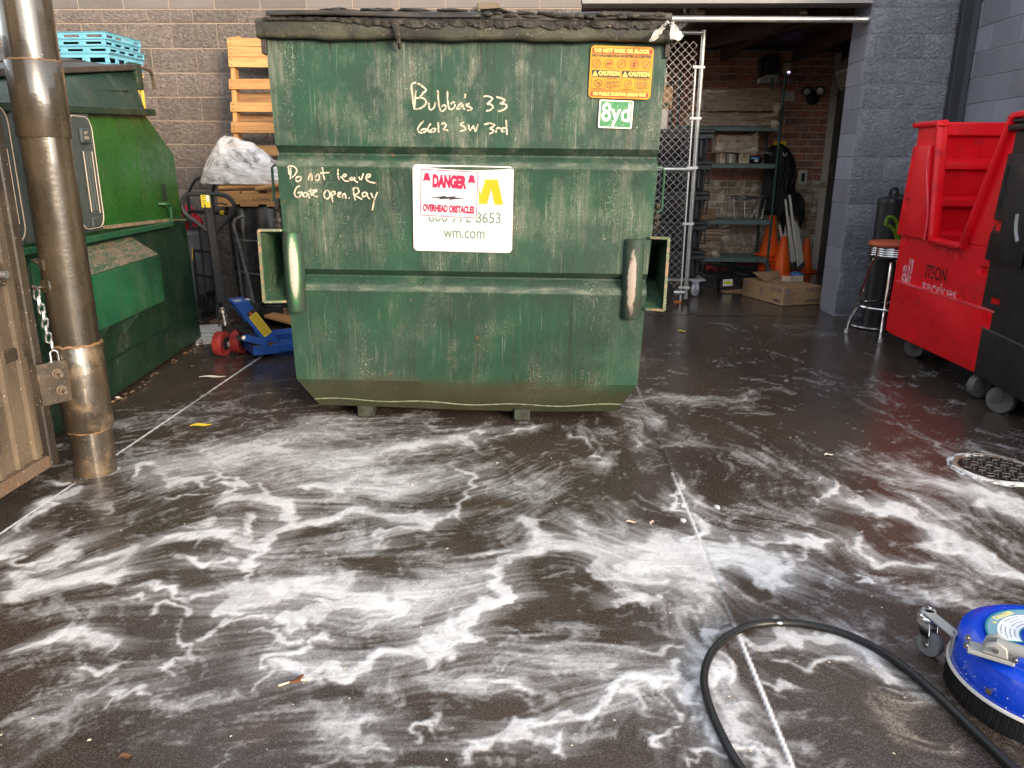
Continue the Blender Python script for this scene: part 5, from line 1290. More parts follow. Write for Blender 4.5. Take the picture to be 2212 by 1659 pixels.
# lying pallet on two drums
TY = 6.42
flt = thing('lying_pallet', 'pine pallet lying flat on black drums, upside down printing on its edge', 'pallet', WY(471, 450, TY))
TW, TD = 1.12, .62
zt_ = loc(flt, WY(471, 418, TY)).z; zb0 = loc(flt, WY(471, 441, TY)).z
b = B(); b.box(0, TW, 0, .04, zb0+.001, zt_); str_ = obj('stringer', b, M_WOOD, flt, bev=.003)
for y in (.29, .58): b = B(); b.box(0, TW, y, y+.04, zb0+.001, zt_-.001); obj('stringer', b, M_WOOD, flt, bev=.003)
for x in (0.0, .19, .41, .62, .84): b = B(); b.box(x, x+.15, -.005, TD, zb0-.018, zb0); obj('bottom_board', b, M_WOOD, flt, bev=.002)
for i, (x, w_) in enumerate(((.0,.17),(.19,.15),(.40,.14),(.62,.14),(.84,.14))): b = B(); b.box(x, x+w_, .05, TD, zt_+.001, zt_+.019); obj('deck_board', b, M_WOOD, flt, bev=.002)
lettering('82 HAIST', mat('stamped_ink', (.07,.035,.02), .7, alpha=(70, .35, .5)), flt, frame((.40, -.0006, (zb0+zt_)/2), (-1,0,0), (0,0,-1)), .038, fit=.22)
# loose boards on it
lb = thing('loose_board', 'loose short pine board tilted on the lying pallet under the plastic wrap', 'board', WY(472, 415, TY+.02), rot=(R(9), R(-3), R(14)))
b = B(); b.box(0, .46, .0, .14, .02, .042); obj('plank', b, M_WOOD, lb, bev=.003)
lb2 = thing('loose_board', 'second loose pine board on the lying pallet beside the green hand rail', 'board', WY(553, 417, TY+.02), rot=(R(8), R(-8), R(-8)))
b = B(); b.box(0, .34, 0, .12, .02, .042); obj('plank', b, M_WOOD, lb2, bev=.003)
# plastic wrap heap
M_WRAP = mat('crumpled_clear_film', (.80,.77,.75), .16, col2=(.60,.52,.46), nscale=7, stretch=(1,1,2.2), lo=.42, hi=.66, bmp=1.0, bscale=17, bstretch=(.7,1,2.6), bdist=.035, alpha=(7, .28, .54), spec=.9)
wr = thing('plastic_wrap', 'crumpled heap of clear plastic wrap lying on the pine pallet table', 'plastic wrap', WY(520, 400, TY+.22))
def cloth(base, W, H_, Dp, seed, nx=40, nz=26, amp=.018):
    r_ = random.Random(seed); ph = [(r_.uniform(3,16), r_.uniform(3,18), r_.uniform(0,6), r_.uniform(.3,1)) for _ in range(12)]
    b = B(); rows = []
    for j in range(nz+1):
        v = j/nz; row = []
        for i in range(nx+1):
            u = i/nx; hw, cx, hh = base(u, v)
            k = amp*sum(p[3]*abs(math.sin(p[0]*u+p[1]*v+p[2])) for p in ph)/4
            row.append((cx, -Dp*math.sin(math.pi*u)*math.cos(v*math.pi/2)**.6-k*1.6, hh+k))
        rows.append(row)
    b.grid(rows); return b
outl = [(-.31,.0),(-.30,.08),(-.25,.20),(-.19,.30),(-.14,.37),(-.09,.40),(-.02,.385),(.05,.36),(.14,.33),(.22,.27),(.32,.20),(.50,.17)]
def wr_base(u, v):
    f = u*(len(outl)-1); i = min(int(f), len(outl)-2); t_ = f-i
    x = outl[i][0]*(1-t_)+outl[i+1][0]*t_; z = outl[i][1]*(1-t_)+outl[i+1][1]*t_
    return 0, x*(.35+.65*1) if False else x, z*v
b = B(); r_ = random.Random(12); nx, nv = 54, 22
ph = [(r_.uniform(6,26), r_.uniform(2,14), r_.uniform(0,6), r_.uniform(.3,1)) for _ in range(14)]
rows = []
for j in range(nv+1):
    v = j/nv; row = []
    for i in range(nx+1):
        u = i/nx; _, x, z = wr_base(u, 1.0)
        zz = z*v if v < .999 else z
        k = sum(p[3]*(1-abs(math.sin(p[0]*u*1.1+p[1]*v+p[2]))) for p in ph)/len(ph)
        bulge = .19*(math.sin(math.pi*min(1, max(.02, u)))**.5)*(1-v**2.2)**.5
        row.append((x+.05*(k-.3), -bulge-.09*(k-.35), zz+.075*(k-.3)*(v > .02)+.012))
    rows.append(row)
b.grid(rows); b.grid([[(p[0], -p[1]*.6, p[2]) for p in r] for r in rows]); obj('film', b, M_WRAP, wr, smooth=80)
M_STRAND = mat('clear_film_strand', (.8,.77,.74), .2, alpha=.8)
for q in range(70):
    i0 = r_.randrange(4, nx-14); j0 = r_.randrange(3, nv-1); P_ = []; di = r_.choice((1,2,2,3)); dj = r_.choice((-2,-1,-1,0,1))
    for k in range(5):
        p_ = rows[max(1, min(nv-1, j0+dj*k))][min(nx-1, i0+di*k)]; P_.append((p_[0], p_[1]-.006-.004*r_.random(), p_[2]+.004*r_.uniform(-1,1)))
    b = B(); b.tube(spline(P_, 4), .0018, 4); obj('strand', b, M_STRAND, wr)
# drums
M_DRUM = mat('black_drum_paint', (.013,.013,.014), .28, col2=(.02,.02,.02), nscale=3, stretch=(8,8,.6), bmp=.08, speck=(.3,.3,.3), sscale=130, slo=.76)
zT = flt.location.z+zb0-.02
d1 = thing('steel_drum', 'black steel drum with two grey hoops under the pine pallet, next to the big dumpster', 'drum', (WY(521, 480, 6.75).x+.29, 6.72, .17))
H_ = zT-.17-.002
b = B(); b.lathe([(.275,0),(.288,.012),(.288,H_*.33),(.288,H_*.66),(.288,H_-.02),(.28,H_)], n=48); obj('shell', b, M_DRUM, d1, smooth=40)
for f in (.335, .665): b = B(); b.tube([(.290*math.cos(a*math.pi/24), .290*math.sin(a*math.pi/24), H_*f) for a in range(48)], .011, 8, closed=True); obj('hoop', b, mat('rubbed_grey_hoop', (.10,.095,.09), .45, col2=(.03,.03,.03), nscale=12), d1)
b = B(); b.tube([(.286*math.cos(a*math.pi/24), .286*math.sin(a*math.pi/24), .006) for a in range(48)], .009, 6, closed=True); obj('chime', b, M_DRUM, d1)
pf = thing('low_platform', 'dark low timber platform under the black steel drum', 'platform', (d1.location.x-.30, 6.42, 0))
b = B(); b.box(0,.7,0,.04,.10,.165); obj('edge_board', b, mat('dark_wet_timber', (.03,.024,.02), .6, bmp=.3), pf, bev=.004); b = B(); b.box(0,.7,.041,.6,.13,.168); obj('deck', b, bpy.data.materials['dark_wet_timber'], pf, bev=.004)
for x in (.03,.6): b = B(); b.box(x,x+.07,.05,.55,0,.10); obj('bearer', b, bpy.data.materials['dark_wet_timber'], pf)
d2 = thing('plastic_bin', 'tall plain black bin under the left end of the pine pallet', 'bin', (WY(487, 480, 6.85).x+.25, 6.9, 0))
b = B(); b.lathe([(.19,0),(.235,zT-.06),(.25,zT-.06),(.25,zT-.004),(.2,zT-.003)], n=36); obj('shell', b, M_DRUM, d2, smooth=40)
# bent grey tube handle leaning there
hd = thing('tube_handle', 'bent grey steel tube handle leaning against the black drum', 'handle', WY(551, 668, 6.36))
P_ = [WY(*p, 6.36)-hd.location for p in ((551,667),(543,630),(530,580),(517,530),(508,500),(505,486),(508,476),(517,470),(528,467))]
b = B(); b.tube(spline(P_, 4), .0135, 9); obj('tube', b, mat('dull_grey_tube', (.16,.155,.15), .4, col2=(.09,.085,.08), nscale=12, metal=.3), hd)
b = B(); b.box(-.02,.05,-.02,.02,-.01,.06); obj('foot_bracket', b, mat('black_bracket', (.03,.03,.03), .5), hd, bev=.004)

# ---- hand truck in front of the wall
M_BT = mat('black_tube', (.018,.018,.019), .35, speck=(.2,.2,.2), sscale=120, slo=.77)
ht = thing('hand_truck', 'black two wheeled hand truck with a loop handle by the wall behind the pallet jack', 'hand truck', G(448, 686))
HY = ht.location.y
hp = lambda zx, zy, dy=0.0: WY(378+zx/3.99, 367.2+zy/3.99, HY+dy)-ht.location
P_ = [hp(*p) for p in ((228,1285),(190,980),(155,640),(112,230),(118,190),(150,120),(185,80),(240,68),(300,72),(328,95),(338,140),(318,200))]
b = B(); b.tube(spline(P_, 5), .0135, 9); obj('frame_rail', b, M_BT, ht)
b = B(); b.tube([hp(318,200), hp(335,420), hp(352,940), hp(372,1270)], .0135, 9); obj('frame_rail', b, M_BT, ht)
b = B(); b.tube(spline([hp(205,490), hp(228,640), hp(255,950), hp(272,1130)], 4), .008, 7); obj('centre_bar', b, M_BT, ht)
for (x0,y0,x1,y1) in ((135,495,340,515),(185,900,350,930),(130,690,345,710)): b = B(); b.tube([hp(x0,y0), hp(x1,y1)], .011, 8); obj('cross_bar', b, M_BT, ht)
b = B(); b.tube([hp(210,970), hp(275,1120)], .008, 7); obj('brace', b, M_BT, ht)
for i, (zx, zy) in enumerate(((300,1150),(165,1150))):
    c_ = hp(zx, zy, .12); b = B(); ax = Vector((1,-.55,0)).normalized()
    b.tube([c_+(ax.orthogonal().normalized()*.10*math.cos(a*math.pi/14)+ax.cross(ax.orthogonal().normalized())*.10*math.sin(a*math.pi/14)) for a in range(28)], .032, 9, closed=True)
    wv = obj('wheel', b, mat('black_tyre', (.014,.014,.014), .7, bmp=.3), ht)
    b = B(); b.cyl(c_-ax*.02, c_+ax*.02, .075, n=24); b.cyl(c_-ax*.035, c_+ax*.035, .022, n=12); obj('hub', b, mat('black_hub', (.03,.03,.032), .4), wv, bev=.003)
b = B(); b.bar(hp(180,1285), hp(390,1275), .2, .008); obj('toe_plate', b, M_BT, ht)
b = B(); p0 = hp(144,665,-.016); p1 = hp(150,765,-.016); b.bar(p0, p1, .012, .003, (0,1,0)); obj('yellow_label', b, mat('yellow_label', (.75,.55,.03), .5), ht)
# grey bin and red bag
gb = thing('grey_bin', 'grey plastic bin with a band half hidden behind the left dumpster', 'bin', (WY(425, 560, 7.0).x-.05, 6.98, 0))
b = B(); b.lathe([(.17,0),(.215,.50),(.222,.50),(.226,.515),(.222,.53),(.235,.74),(.25,.74),(.25,.775),(.23,.78)], n=40); obj('shell', b, mat('mid_grey_plastic', (.10,.105,.12), .5, col2=(.085,.09,.10), nscale=4), gb, smooth=40)
rb = thing('red_bag', 'crumpled red bag with a black strap on top of the grey bin', 'bag', (gb.location.x-.02, 6.96, .775))
b = B(); b.blob((0,-.02,.07), (.15,.12,.13), 3, .3, 26, 16); b.blob((.05,-.04,.15), (.08,.07,.06), 5, .35, 18, 12); obj('bag_body', b, mat('red_nylon', (.52,.02,.035), .45, col2=(.40,.012,.025), nscale=9, bmp=.8, bscale=16, bdist=.02), rb, smooth=70)
b = B(); b.tube(spline([(.06,-.17,.20),(.10,-.18,.16),(.13,-.17,.08)],4), .016, 6); obj('strap', b, mat('black_webbing', (.02,.02,.02), .7), rb)
cl = thing('clamp_bar', 'black clamp bar with a yellow ring hanging behind the pallet jack handle', 'clamp', WY(430, 456, 6.75))
b = B(); b.tube([(-.09,0,0),(.27,-.02,-.015)], .018, 9); obj('bar', b, M_BT, cl)
b = B(); b.cyl((.20,-.02,-.012),(.235,-.02,-.013), .022, n=14); obj('yellow_ring', b, mat('yellow_plastic_ring', (.70,.50,.03), .45), cl)
b = B()
for i in range(6): b.blob((.27+.03*(i%3), -.02, -.02-.03*i+.05), (.022,.03,.028), i, .4, 8, 6)
obj('clamp_head', b, M_BT, cl)

# ---- pallet jack
JC = G(596, 772)      # near corner of its base
JZ = R(34)
jk = thing('pallet_jack', 'blue pallet jack with red wheels and black loop handle left of the big dumpster', 'pallet jack', JC, JZ)
jy = JC.y
def J(zx, zy, dy=0.0): return loc(jk, WY(378+zx/3.99, 367.2+zy/3.99, jy+dy))
M_BLUE = mat('chipped_blue_paint', (.018,.075,.30), .38, col2=(.022,.085,.34), nscale=6, dirt=(.035,.035,.05), dscale=14, dlo=.60, dhi=.72, speck=(.25,.15,.10), sscale=90, slo=.72, bmp=.1)
M_JBLK = mat('satin_black_steel', (.024,.025,.027), .42, speck=(.25,.25,.25), sscale=140, slo=.77)
# A frame (profile in its own x-z plane)
a0 = J(455,1115,.05); a1 = J(600,1112,.05); a2 = J(925,1500,.05); a3 = J(832,1600,.02)
X_ = lambda p: (p.x, p.z)
yA = .02
pa = [(-.50,.515),(-.36,.535),(.055,.145),(.02,.05),(-.02,.05)]
p_tl, p_tr, p_br, p_bl = J(457,1118), J(598,1112), J(925,1500), J(835,1598)
pa = [X_(p_tl), X_(p_tr), X_(p_br), (p_bl.x, max(.03, p_bl.z))]
b = B(); b.prism(pa, (0,0,0), (1,0,0), (0,0,1), (0,1,0), 0, .012); af = obj('side_plate', b, M_BLUE, jk, bev=.003)
b = B(); b.prism(pa, (0,0,0), (1,0,0), (0,0,1), (0,1,0), .20, .212); obj('side_plate', b, M_BLUE, jk, bev=.003)
b = B(); t0, t1, t2 = Vector((p_tl.x,0,p_tl.z)), Vector((p_tr.x,0,p_tr.z)), Vector((p_br.x,0,p_br.z))
b.hexa([t0+Vector((0,.013,-.006)), t1+Vector((0,.013,-.006)), t1+Vector((0,.199,-.006)), t0+Vector((0,.199,-.006)), t0+Vector((0,.013,.004)), t1+Vector((0,.013,.004)), t1+Vector((0,.199,.004)), t0+Vector((0,.199,.004))])
dn = (t2-t1).normalized(); nn_ = Vector((dn.z, 0, -dn.x)); nn_ = nn_ if nn_.z > 0 else -nn_
b.hexa([t1+Vector((0,.013,0))-nn_*.006, t2+Vector((0,.013,0))-nn_*.006, t2+Vector((0,.199,0))-nn_*.006, t1+Vector((0,.199,0))-nn_*.006, t1+Vector((0,.013,0))+nn_*.003, t2+Vector((0,.013,0))+nn_*.003, t2+Vector((0,.199,0))+nn_*.003, t1+Vector((0,.199,0))+nn_*.003])
obj('cover_plate', b, M_BLUE, jk, bev=.002)
# yellow notice along the side plate
e1 = (t2-t1).normalized(); c0 = t1.lerp(t2, .52)+Vector((-.022*0, 0, 0)); mid_ = (Vector((p_tl.x,0,p_tl.z))+Vector((p_bl.x,0,p_bl.z)))/2
upv = Vector((-e1.z, 0, e1.x)); upv = upv if upv.z > 0 else -upv
Lw = (t2-t1).length
cN = J(718,1320); MN = frame((cN.x, -.0012, cN.z), (e1.x,0,e1.z), (upv.x,0,upv.z))
nw, nh = (J(650,1240)-J(790,1420)).length*1.0, (J(610,1240)-J(680,1215)).length
ns = obj('notice', plate(rrect(nw, nh, .004), MN, .0008), mat('yellow_notice', (.72,.50,.03), .5, dirt=(.2,.15,.05), dscale=30, dlo=.64), af)
for k in range(13):
    b = B(); L = nh*(.8 if k % 4 else .6); b = plate([(-nw/2+.012+k*nw/14, -L/2), (-nw/2+.012+k*nw/14+.0035, -L/2), (-nw/2+.012+k*nw/14+.0035, L/2), (-nw/2+.012+k*nw/14, L/2)], MN, .0003, .001); obj('small_print', b, M_BLK, ns)
obj('notice_head', plate([(-nw/2-.03, -nh/2), (-nw/2-.003, -nh/2), (-nw/2-.003, nh/2), (-nw/2-.03, nh/2)], MN, .0008), mat('black_orange_head', (.04,.025,.02), .5), af)
k = .008; obj('warning_triangle', plate([(-nw/2-.026,-nh*.1),(-nw/2-.008,-nh*.28),(-nw/2-.008,nh*.08)], MN, .0003, .001), mat('orange_red_print', (.7,.08,.03), .5), af)
b = B(); p = J(550,1118); b.hexa([(p.x-.05,.03,p.z+.004),(p.x+.06,.03,p.z+.007),(p.x+.06,.11,p.z+.007),(p.x-.05,.11,p.z+.004),(p.x-.05,.03,p.z+.006),(p.x+.06,.03,p.z+.009),(p.x+.06,.11,p.z+.009),(p.x-.05,.11,p.z+.006)]); obj('rating_label', b, mat('white_label', (.6,.6,.62), .5, col2=(.1,.1,.1), nscale=60, lo=.55, hi=.6), jk)
# base bar and forks
pb0, pb1 = J(745,1500), J(745,1590)
b = B(); b.box(-.16, .03, -.01, .53, .03, .10); obj('base_block', b, M_BLUE, jk, bev=.006)
b = B(); b.box(-.16, .02, .0, .52, .101, .108); obj('base_top', b, M_JBLK, jk)
for y0 in (-.01, .37):
    b = B(); b.prism([(-.005,.035),(1.1,.035),(1.14,.055),(1.1,.085),(-.005,.095)], (.035,0,0), (1,0,0), (0,0,1), (0,1,0), y0, y0+.16); obj('fork', b, M_BLUE, jk, bev=.004)
# linkage
b = B(); q0, q1 = J(545,1410,-.03), J(770,1475,-.0); b.bar((q0.x,-.03,q0.z),(q1.x,-.03,q1.z), .012, .05); obj('link_arm', b, M_BLUE, jk, bev=.005)
b = B(); b.cyl((q0.x,-.042,q0.z),(q0.x,-.030,q0.z), .014, n=14); obj('link_pin', b, mat('bright_pin', (.45,.42,.38), .35, metal=.7), jk)
b = B(); b.cyl((p_br.x-.075,-.008,.105),(p_br.x-.075,.0,.105), .016, n=14); obj('frame_hole', b, mat('rust_hole', (.12,.045,.03), .8), jk)
b = B(); b.bar((p_tl.x+.02,.10,p_tl.z-.26),( -.05,.10,.09), .03, .03); obj('lift_rod', b, M_JBLK, jk)
# steering column, pump, spring
def JW(zx, zy, Y): return loc(jk, WY(378+zx/3.99, 367.2+zy/3.99, Y))
YW = jy+.10
col0, col1 = JW(480,1560,YW), JW(420,1370,YW)
b = B(); b.tube([JW(482,1530,YW), JW(470,1420,YW)], .035, 10, rs=[.022,.04]); b.box(JW(400,1,YW).x, JW(540,1,YW).x, JW(470,1,YW).y-.06, JW(470,1,YW).y+.09, JW(400,1390,YW).z, JW(400,1350,YW).z); obj('steering_yoke', b, M_JBLK, jk, bev=.006)
b = B(); b.tube([JW(380,1350,YW), JW(372,1100,YW)], .007, 6); b.tube([JW(472,1350,YW), JW(440,1090,YW)], .007, 6); b.tube([JW(365,1215,YW-.03), JW(478,1220,YW-.03)], .009, 7); b.box(JW(480,1,YW).x, JW(538,1,YW).x, JW(480,1,YW).y-.03, JW(480,1,YW).y+.05, JW(480,1345,YW).z, JW(480,1298,YW).z); obj('pump_bracket', b, M_JBLK, jk)
s0, s1 = JW(436,1340,YW-.03), JW(414,1235,YW-.03)
ax = (s1-s0); b = B(); t_ = ax.normalized().orthogonal().normalized(); q_ = ax.normalized().cross(t_)
b.tube([s0+ax*(k/84)+t_*(.021*math.cos(k*2*math.pi/12))+q_*(.021*math.sin(k*2*math.pi/12)) for k in range(85)], .0038, 6); obj('spring', b, mat('shiny_spring', (.60,.58,.56), .22, metal=.9), jk)
b = B(); b.cyl(s0, s1+ax*.25, .012, n=12); b.cyl(s1+ax*.05, s1+ax*.30, .022, n=14); b.cyl(s1+ax*.33, s1+ax*.48, .015, n=12); obj('piston', b, bpy.data.materials['bright_pin'], jk)
b = B(); b.tube([JW(408,1480,YW), JW(392,1440,YW)], .0, 4) if False else b.cyl(JW(455,1480,YW-.05), JW(470,1520,YW-.05), .012, n=10); obj('axle_nut', b, bpy.data.materials['bright_pin'], jk)
# two red steer wheels, axle across the view
M_RW = mat('red_polyurethane', (.24,.022,.022), .55, col2=(.30,.04,.035), nscale=14, speck=(.35,.2,.15), sscale=110, slo=.74, bmp=.15)
wx = Vector((math.cos(-JZ-R(6)), math.sin(-JZ-R(6)), 0))      # picture-horizontal axle in the jack's frame
for zx, zy, Yw in ((405,1508,jy+.03),(558,1510,jy+.12)):
    c_ = JW(zx, zy, Yw); c_.z = .0905
    b = B(); b.lathe([(.05,-.032),(.086,-.034),(.090,-.028),(.090,.028),(.086,.034),(.05,.032)], c_, wx, 32); wv = obj('wheel', b, M_RW, jk, smooth=40)
    b = B(); b.lathe([(.02,-.038),(.049,-.036),(.049,.036),(.02,.038)], c_, wx, 20); obj('hub', b, mat('black_wheel_hub', (.02,.02,.02), .5) if 'black_wheel_hub' not in bpy.data.materials else bpy.data.materials['black_wheel_hub'], wv)
b = B(); cA, cB = JW(405,1508,jy+.03), JW(558,1510,jy+.12); cA.z = cB.z = .0905; b.cyl(cA, cB, .018, n=12); obj('axle', b, M_JBLK, jk)
# handle
YH = YW-.02
def JH(zx, zy): f = (1150-zy)/900; return loc(jk, WY(378+zx/3.99, 367.2+zy/3.99, YH-.06*f))
b = B(); a_, c_ = JH(399,1145), JH(286,300); b.bar(a_, c_, .058, .034, (JH(399,1145)-JH(399,1145)+Vector((0,-1,0)).lerp(Vector((0,-1,0)),0))); obj('tiller_bar', b, M_JBLK, jk, bev=.004)
loop = [(285,525),(200,462),(110,395),(75,350),(62,290),(82,235),(125,210),(200,206),(300,206),(395,212),(455,232),(497,275),(512,320),(495,370),(440,440),(355,528)]
b = B(); b.tube(spline([JH(*p) for p in loop], 4), .0155, 10); obj('loop_handle', b, M_JBLK, jk)
b = B(); q = [JH(*p) for p in ((325,292),(395,290),(452,300),(400,306),(325,306))]; b.tube(q[:3], .006, 6); obj('release_lever', b, M_JBLK, jk)
c_ = JH(277,268); axh = (JH(286,300)-JH(399,1145)).normalized(); vx = loc(jk, jk.location+Vector((1,0,0))); 
lw_, lh_ = .062, .085
Mh = frame(c_+loc(jk, jk.location+Vector((0,-.024,0))), vx, axh)
hl = obj('handle_label', plate(rrect(lw_, lh_, .003), Mh, .001), mat('yellow_white_label', (.80,.62,.06), .45), jk)
obj('label_corner', plate([(.008,.0),(.029,.0),(.029,.041),(.008,.041)], Mh, .0004, .0011), mat('label_white', (.75,.75,.72), .5), hl)
for k in range(5): obj('small_print', plate([(-.024,.030-.014*k),(.004-.004*(k%2),.030-.014*k),(.004-.004*(k%2),.034-.014*k),(-.024,.034-.014*k)], Mh, .0003, .0012), M_BLK, hl)
# ---- bits lying there
M_PAPER = mat('wet_white_card', (.60,.57,.52), .6, col2=(.48,.44,.38), nscale=9, dirt=(.25,.18,.12), dscale=12, dlo=.6)
pp = thing('flattened_carton', 'flattened white carton with green print on the floor beside the left dumpster', 'carton', G(449, 727))
b = B(); q = [G(*p)-pp.location for p in ((420,705),(478,702),(481,741),(424,747))]; b.hexa([p+Vector((0,0,.004)) for p in q][::-1][::-1]+[p+Vector((0,0,.010)) for p in q]); obj('sheet', b, M_PAPER, pp)
Mp = frame(G(446, 719, .0108)-pp.location, (1,.02,0), (0,1,0)); lettering('Cavendish', mat('green_carton_print', (.03,.16,.08), .6), pp, Mp, .06, fit=.14, bold=.001)
for y_, x_ in ((.12,-.06),(.25,.03),(-.0,.06),(-.16,-.03)): obj('print_line', plate([(x_-.08,y_-.13),(x_+.07,y_-.13),(x_+.07,y_-.12),(x_-.08,y_-.12)], Mp, .0003), bpy.data.materials['green_carton_print'], pp)
lv = thing('dead_leaves', 'brown soaked leaves and card scraps on the floor under the hand truck', 'leaves', G(455, 697)); b = B()
for i in range(14): b.blob((r_.uniform(-.15,.22), r_.uniform(-.06,.08), .008), (r_.uniform(.03,.07), r_.uniform(.02,.05), .008), i+3, .45, 9, 4)
obj('leaf_litter', b, mat('soaked_brown_leaves', (.10,.045,.025), .5, col2=(.20,.12,.07), nscale=18), lv, kind='stuff')
bw = thing('broken_pallet', 'broken pine pallet boards lying on the floor behind the pallet jack', 'board', WY(570, 692, 5.95))
for (p0, p1, m_) in (((572,690),(634,682),M_WOOD),((572,690),(634,703),M_WOODD)):
    pass
q = [WY(570,684,6.2)-bw.location, WY(592,677,6.35)-bw.location, WY(650,690,6.3)-bw.location, WY(640,703,6.05)-bw.location]
b = B(); b.hexa([p-Vector((0,0,.01)) for p in q]+[p+Vector((0,0,.012)) for p in q]); obj('plank', b, M_WOOD, bw, bev=.003)
q = [WY(608,716,6.0)-bw.location, WY(620,711,6.1)-bw.location, WY(650,722,6.1)-bw.location, WY(645,730,5.95)-bw.location]
b = B(); b.hexa([p-Vector((0,0,.01)) for p in q]+[p+Vector((0,0,.012)) for p in q]); obj('plank', b, M_WOODD, bw, bev=.003)
b = B(); q = [WY(612,676,6.4)-bw.location, WY(650,680,6.4)-bw.location]; b.bar(q[0], q[1], .02, .09); obj('plank', b, M_WOODD, bw, bev=.003)
# ================================================================== inside the storage bay
M_GALV = mat('galvanised_steel', (.46,.45,.43), .38, metal=.75, col2=(.36,.35,.33), nscale=14, dirt=(.3,.2,.13), dscale=9, dlo=.72, dhi=.8)
pr = thing('overhead_pipe', 'galvanised overhead track pipe across the top of the storage opening', 'pipe', (OPEN_L, 7.32, 2.585))
b = B(); b.cyl((0,0,.0), (PIL_X-OPEN_L-.002,0,-.012), .026, n=20); obj('pipe', b, M_GALV, pr)
b = B(); b.cyl((PIL_X-OPEN_L-.012,0,-.012), (PIL_X-OPEN_L-.002,0,-.012), .036, n=20); obj('pipe_collar', b, mat('dull_flange', (.2,.19,.19), .5, metal=.5), pr)
dc = thing('dome_camera', 'small black dome camera under the bay roof behind the track pipe', 'camera', WY(1490, 3, 7.9)); dc.location.z = CEIL-.003
b = B(); b.lathe([(.062,0),(.066,-.03),(.055,-.035)], n=28); obj('base', b, mat('black_camera_plastic', (.02,.02,.022), .4), dc)
b = B(); b.lathe([(.052,-.034),(.05,-.055),(.035,-.078),(.012,-.09),(.001,-.092)], n=28); obj('dome', b, mat('smoked_dome', (.02,.018,.018), .08, coat=1), dc, smooth=70)

# chain link gate
GYc = 7.93
cg = thing('chain_link_gate', 'galvanised chain link gate standing behind the right end of the big dumpster', 'gate', (1.468, GYc, 0))
GW, Gz0, Gz1 = 1.18, .125, 2.585
b = B(); b.cyl((0,0,.04),(0,0,Gz1), .0215, n=18); obj('gate_post', b, M_GALV, cg)
b = B(); b.cyl((-GW,0,.10),(-GW,0,Gz1), .0215, n=14); obj('gate_post', b, M_GALV, cg)
for nm, z, r0 in (('top_rail',Gz1-.022,.021),('mid_rail',1.325,.021),('bottom_rail',.105,.021)): b = B(); b.cyl((-GW+.02,0,z),(-.018,0,z), r0, n=16); obj(nm, b, M_GALV, cg)
b = B(); b.box(-.062,-.048,-.006,-.002,.02,2.28); obj('tension_bar', b, mat('flat_galvanised', (.55,.53,.50), .45, metal=.5), cg, bev=.001)
for z in (2.26, 1.80, 1.34, .80, .16): b = B(); b.box(-.085,.028,-.024,-.022,z-.012,z+.012); b.box(.026,.028,-.024,.024,z-.012,z+.012); b.cyl((-.072,-.03,z),(-.072,-.015,z), .006, n=8); obj('tension_band', b, bpy.data.materials['flat_galvanised'], cg, bev=.001)
M_WIRE = mat('galvanised_wire', (.48,.45,.42), .4, metal=.55)
pitch, dz_ = .0735, .0368
nW = int((GW-.08)/pitch*2)
for i in range(nW):
    x = -.055-pitch/2*i; s = 1 if i % 2 == 0 else -1
    pts = []; z = Gz0-.03; k = 0
    while z < Gz1-.03: 
        left = (k % 2 == 0)
        pts.append((x-(pitch/2 if (k+i) % 2 else 0)-.0, -.004+(.0035 if (k % 2) else -.0035)*s, z)); z += dz_; k += 1
    # each wire zigzags over half the cells on either side and hooks its neighbours
    if i % 2 == 0 or True:
        b = B(); zz_ = [((x if (k+i) % 2 == 0 else x-pitch/2), -.004+.0025*(1 if k % 2 else -1), Gz0-.03+dz_*k) for k in range(int((Gz1-Gz0)/dz_))]
        b.tube(zz_, .0019, 4); obj('wire', b, M_WIRE, cg)
# casters under the gate
def wheel_obj(par, c, ax, r, w_, tm, hm, name='wheel'):
    ax = Vector(ax).normalized(); b = B(); b.lathe([(r*.62,-w_/2),(r*.94,-w_/2),(r,-w_*.32),(r,w_*.32),(r*.94,w_/2),(r*.62,w_/2)], c, ax, 28); o = obj(name, b, tm, par, smooth=40)
    b = B(); b.lathe([(.01,-w_*.4),(r*.3,-w_*.46),(r*.34,-w_*.3),(r*.61,-w_*.34),(r*.61,w_*.34),(r*.34,w_*.3),(r*.3,w_*.46),(.01,w_*.4)], c, ax, 24); obj('hub', b, hm, o, smooth=40); return o
M_RUB = mat('black_rubber', (.02,.02,.02), .65, dirt=(.08,.075,.07), dscale=20); M_HUBG = mat('grey_metal_hub', (.20,.20,.19), .4, metal=.5); M_GWH = mat('pale_grey_wheel', (.42,.43,.44), .5, col2=(.25,.25,.26), nscale=20); M_GWD = mat('grimy_grey_wheel', (.14,.13,.12), .65, col2=(.085,.08,.075), nscale=12, dirt=(.05,.045,.04), dscale=9)
wheel_obj(cg, (-.235,-.045,.108), (.35,-1,0), .108, .05, M_RUB, M_HUBG)
b = B(); b.bar((-.235,.0,.11),(-.235,-.08,.11),.03,.03); b.bar((-.19,0,.105),(-.05,0,.095),.032,.032); obj('wheel_bracket', b, M_HUBG, cg, bev=.003)

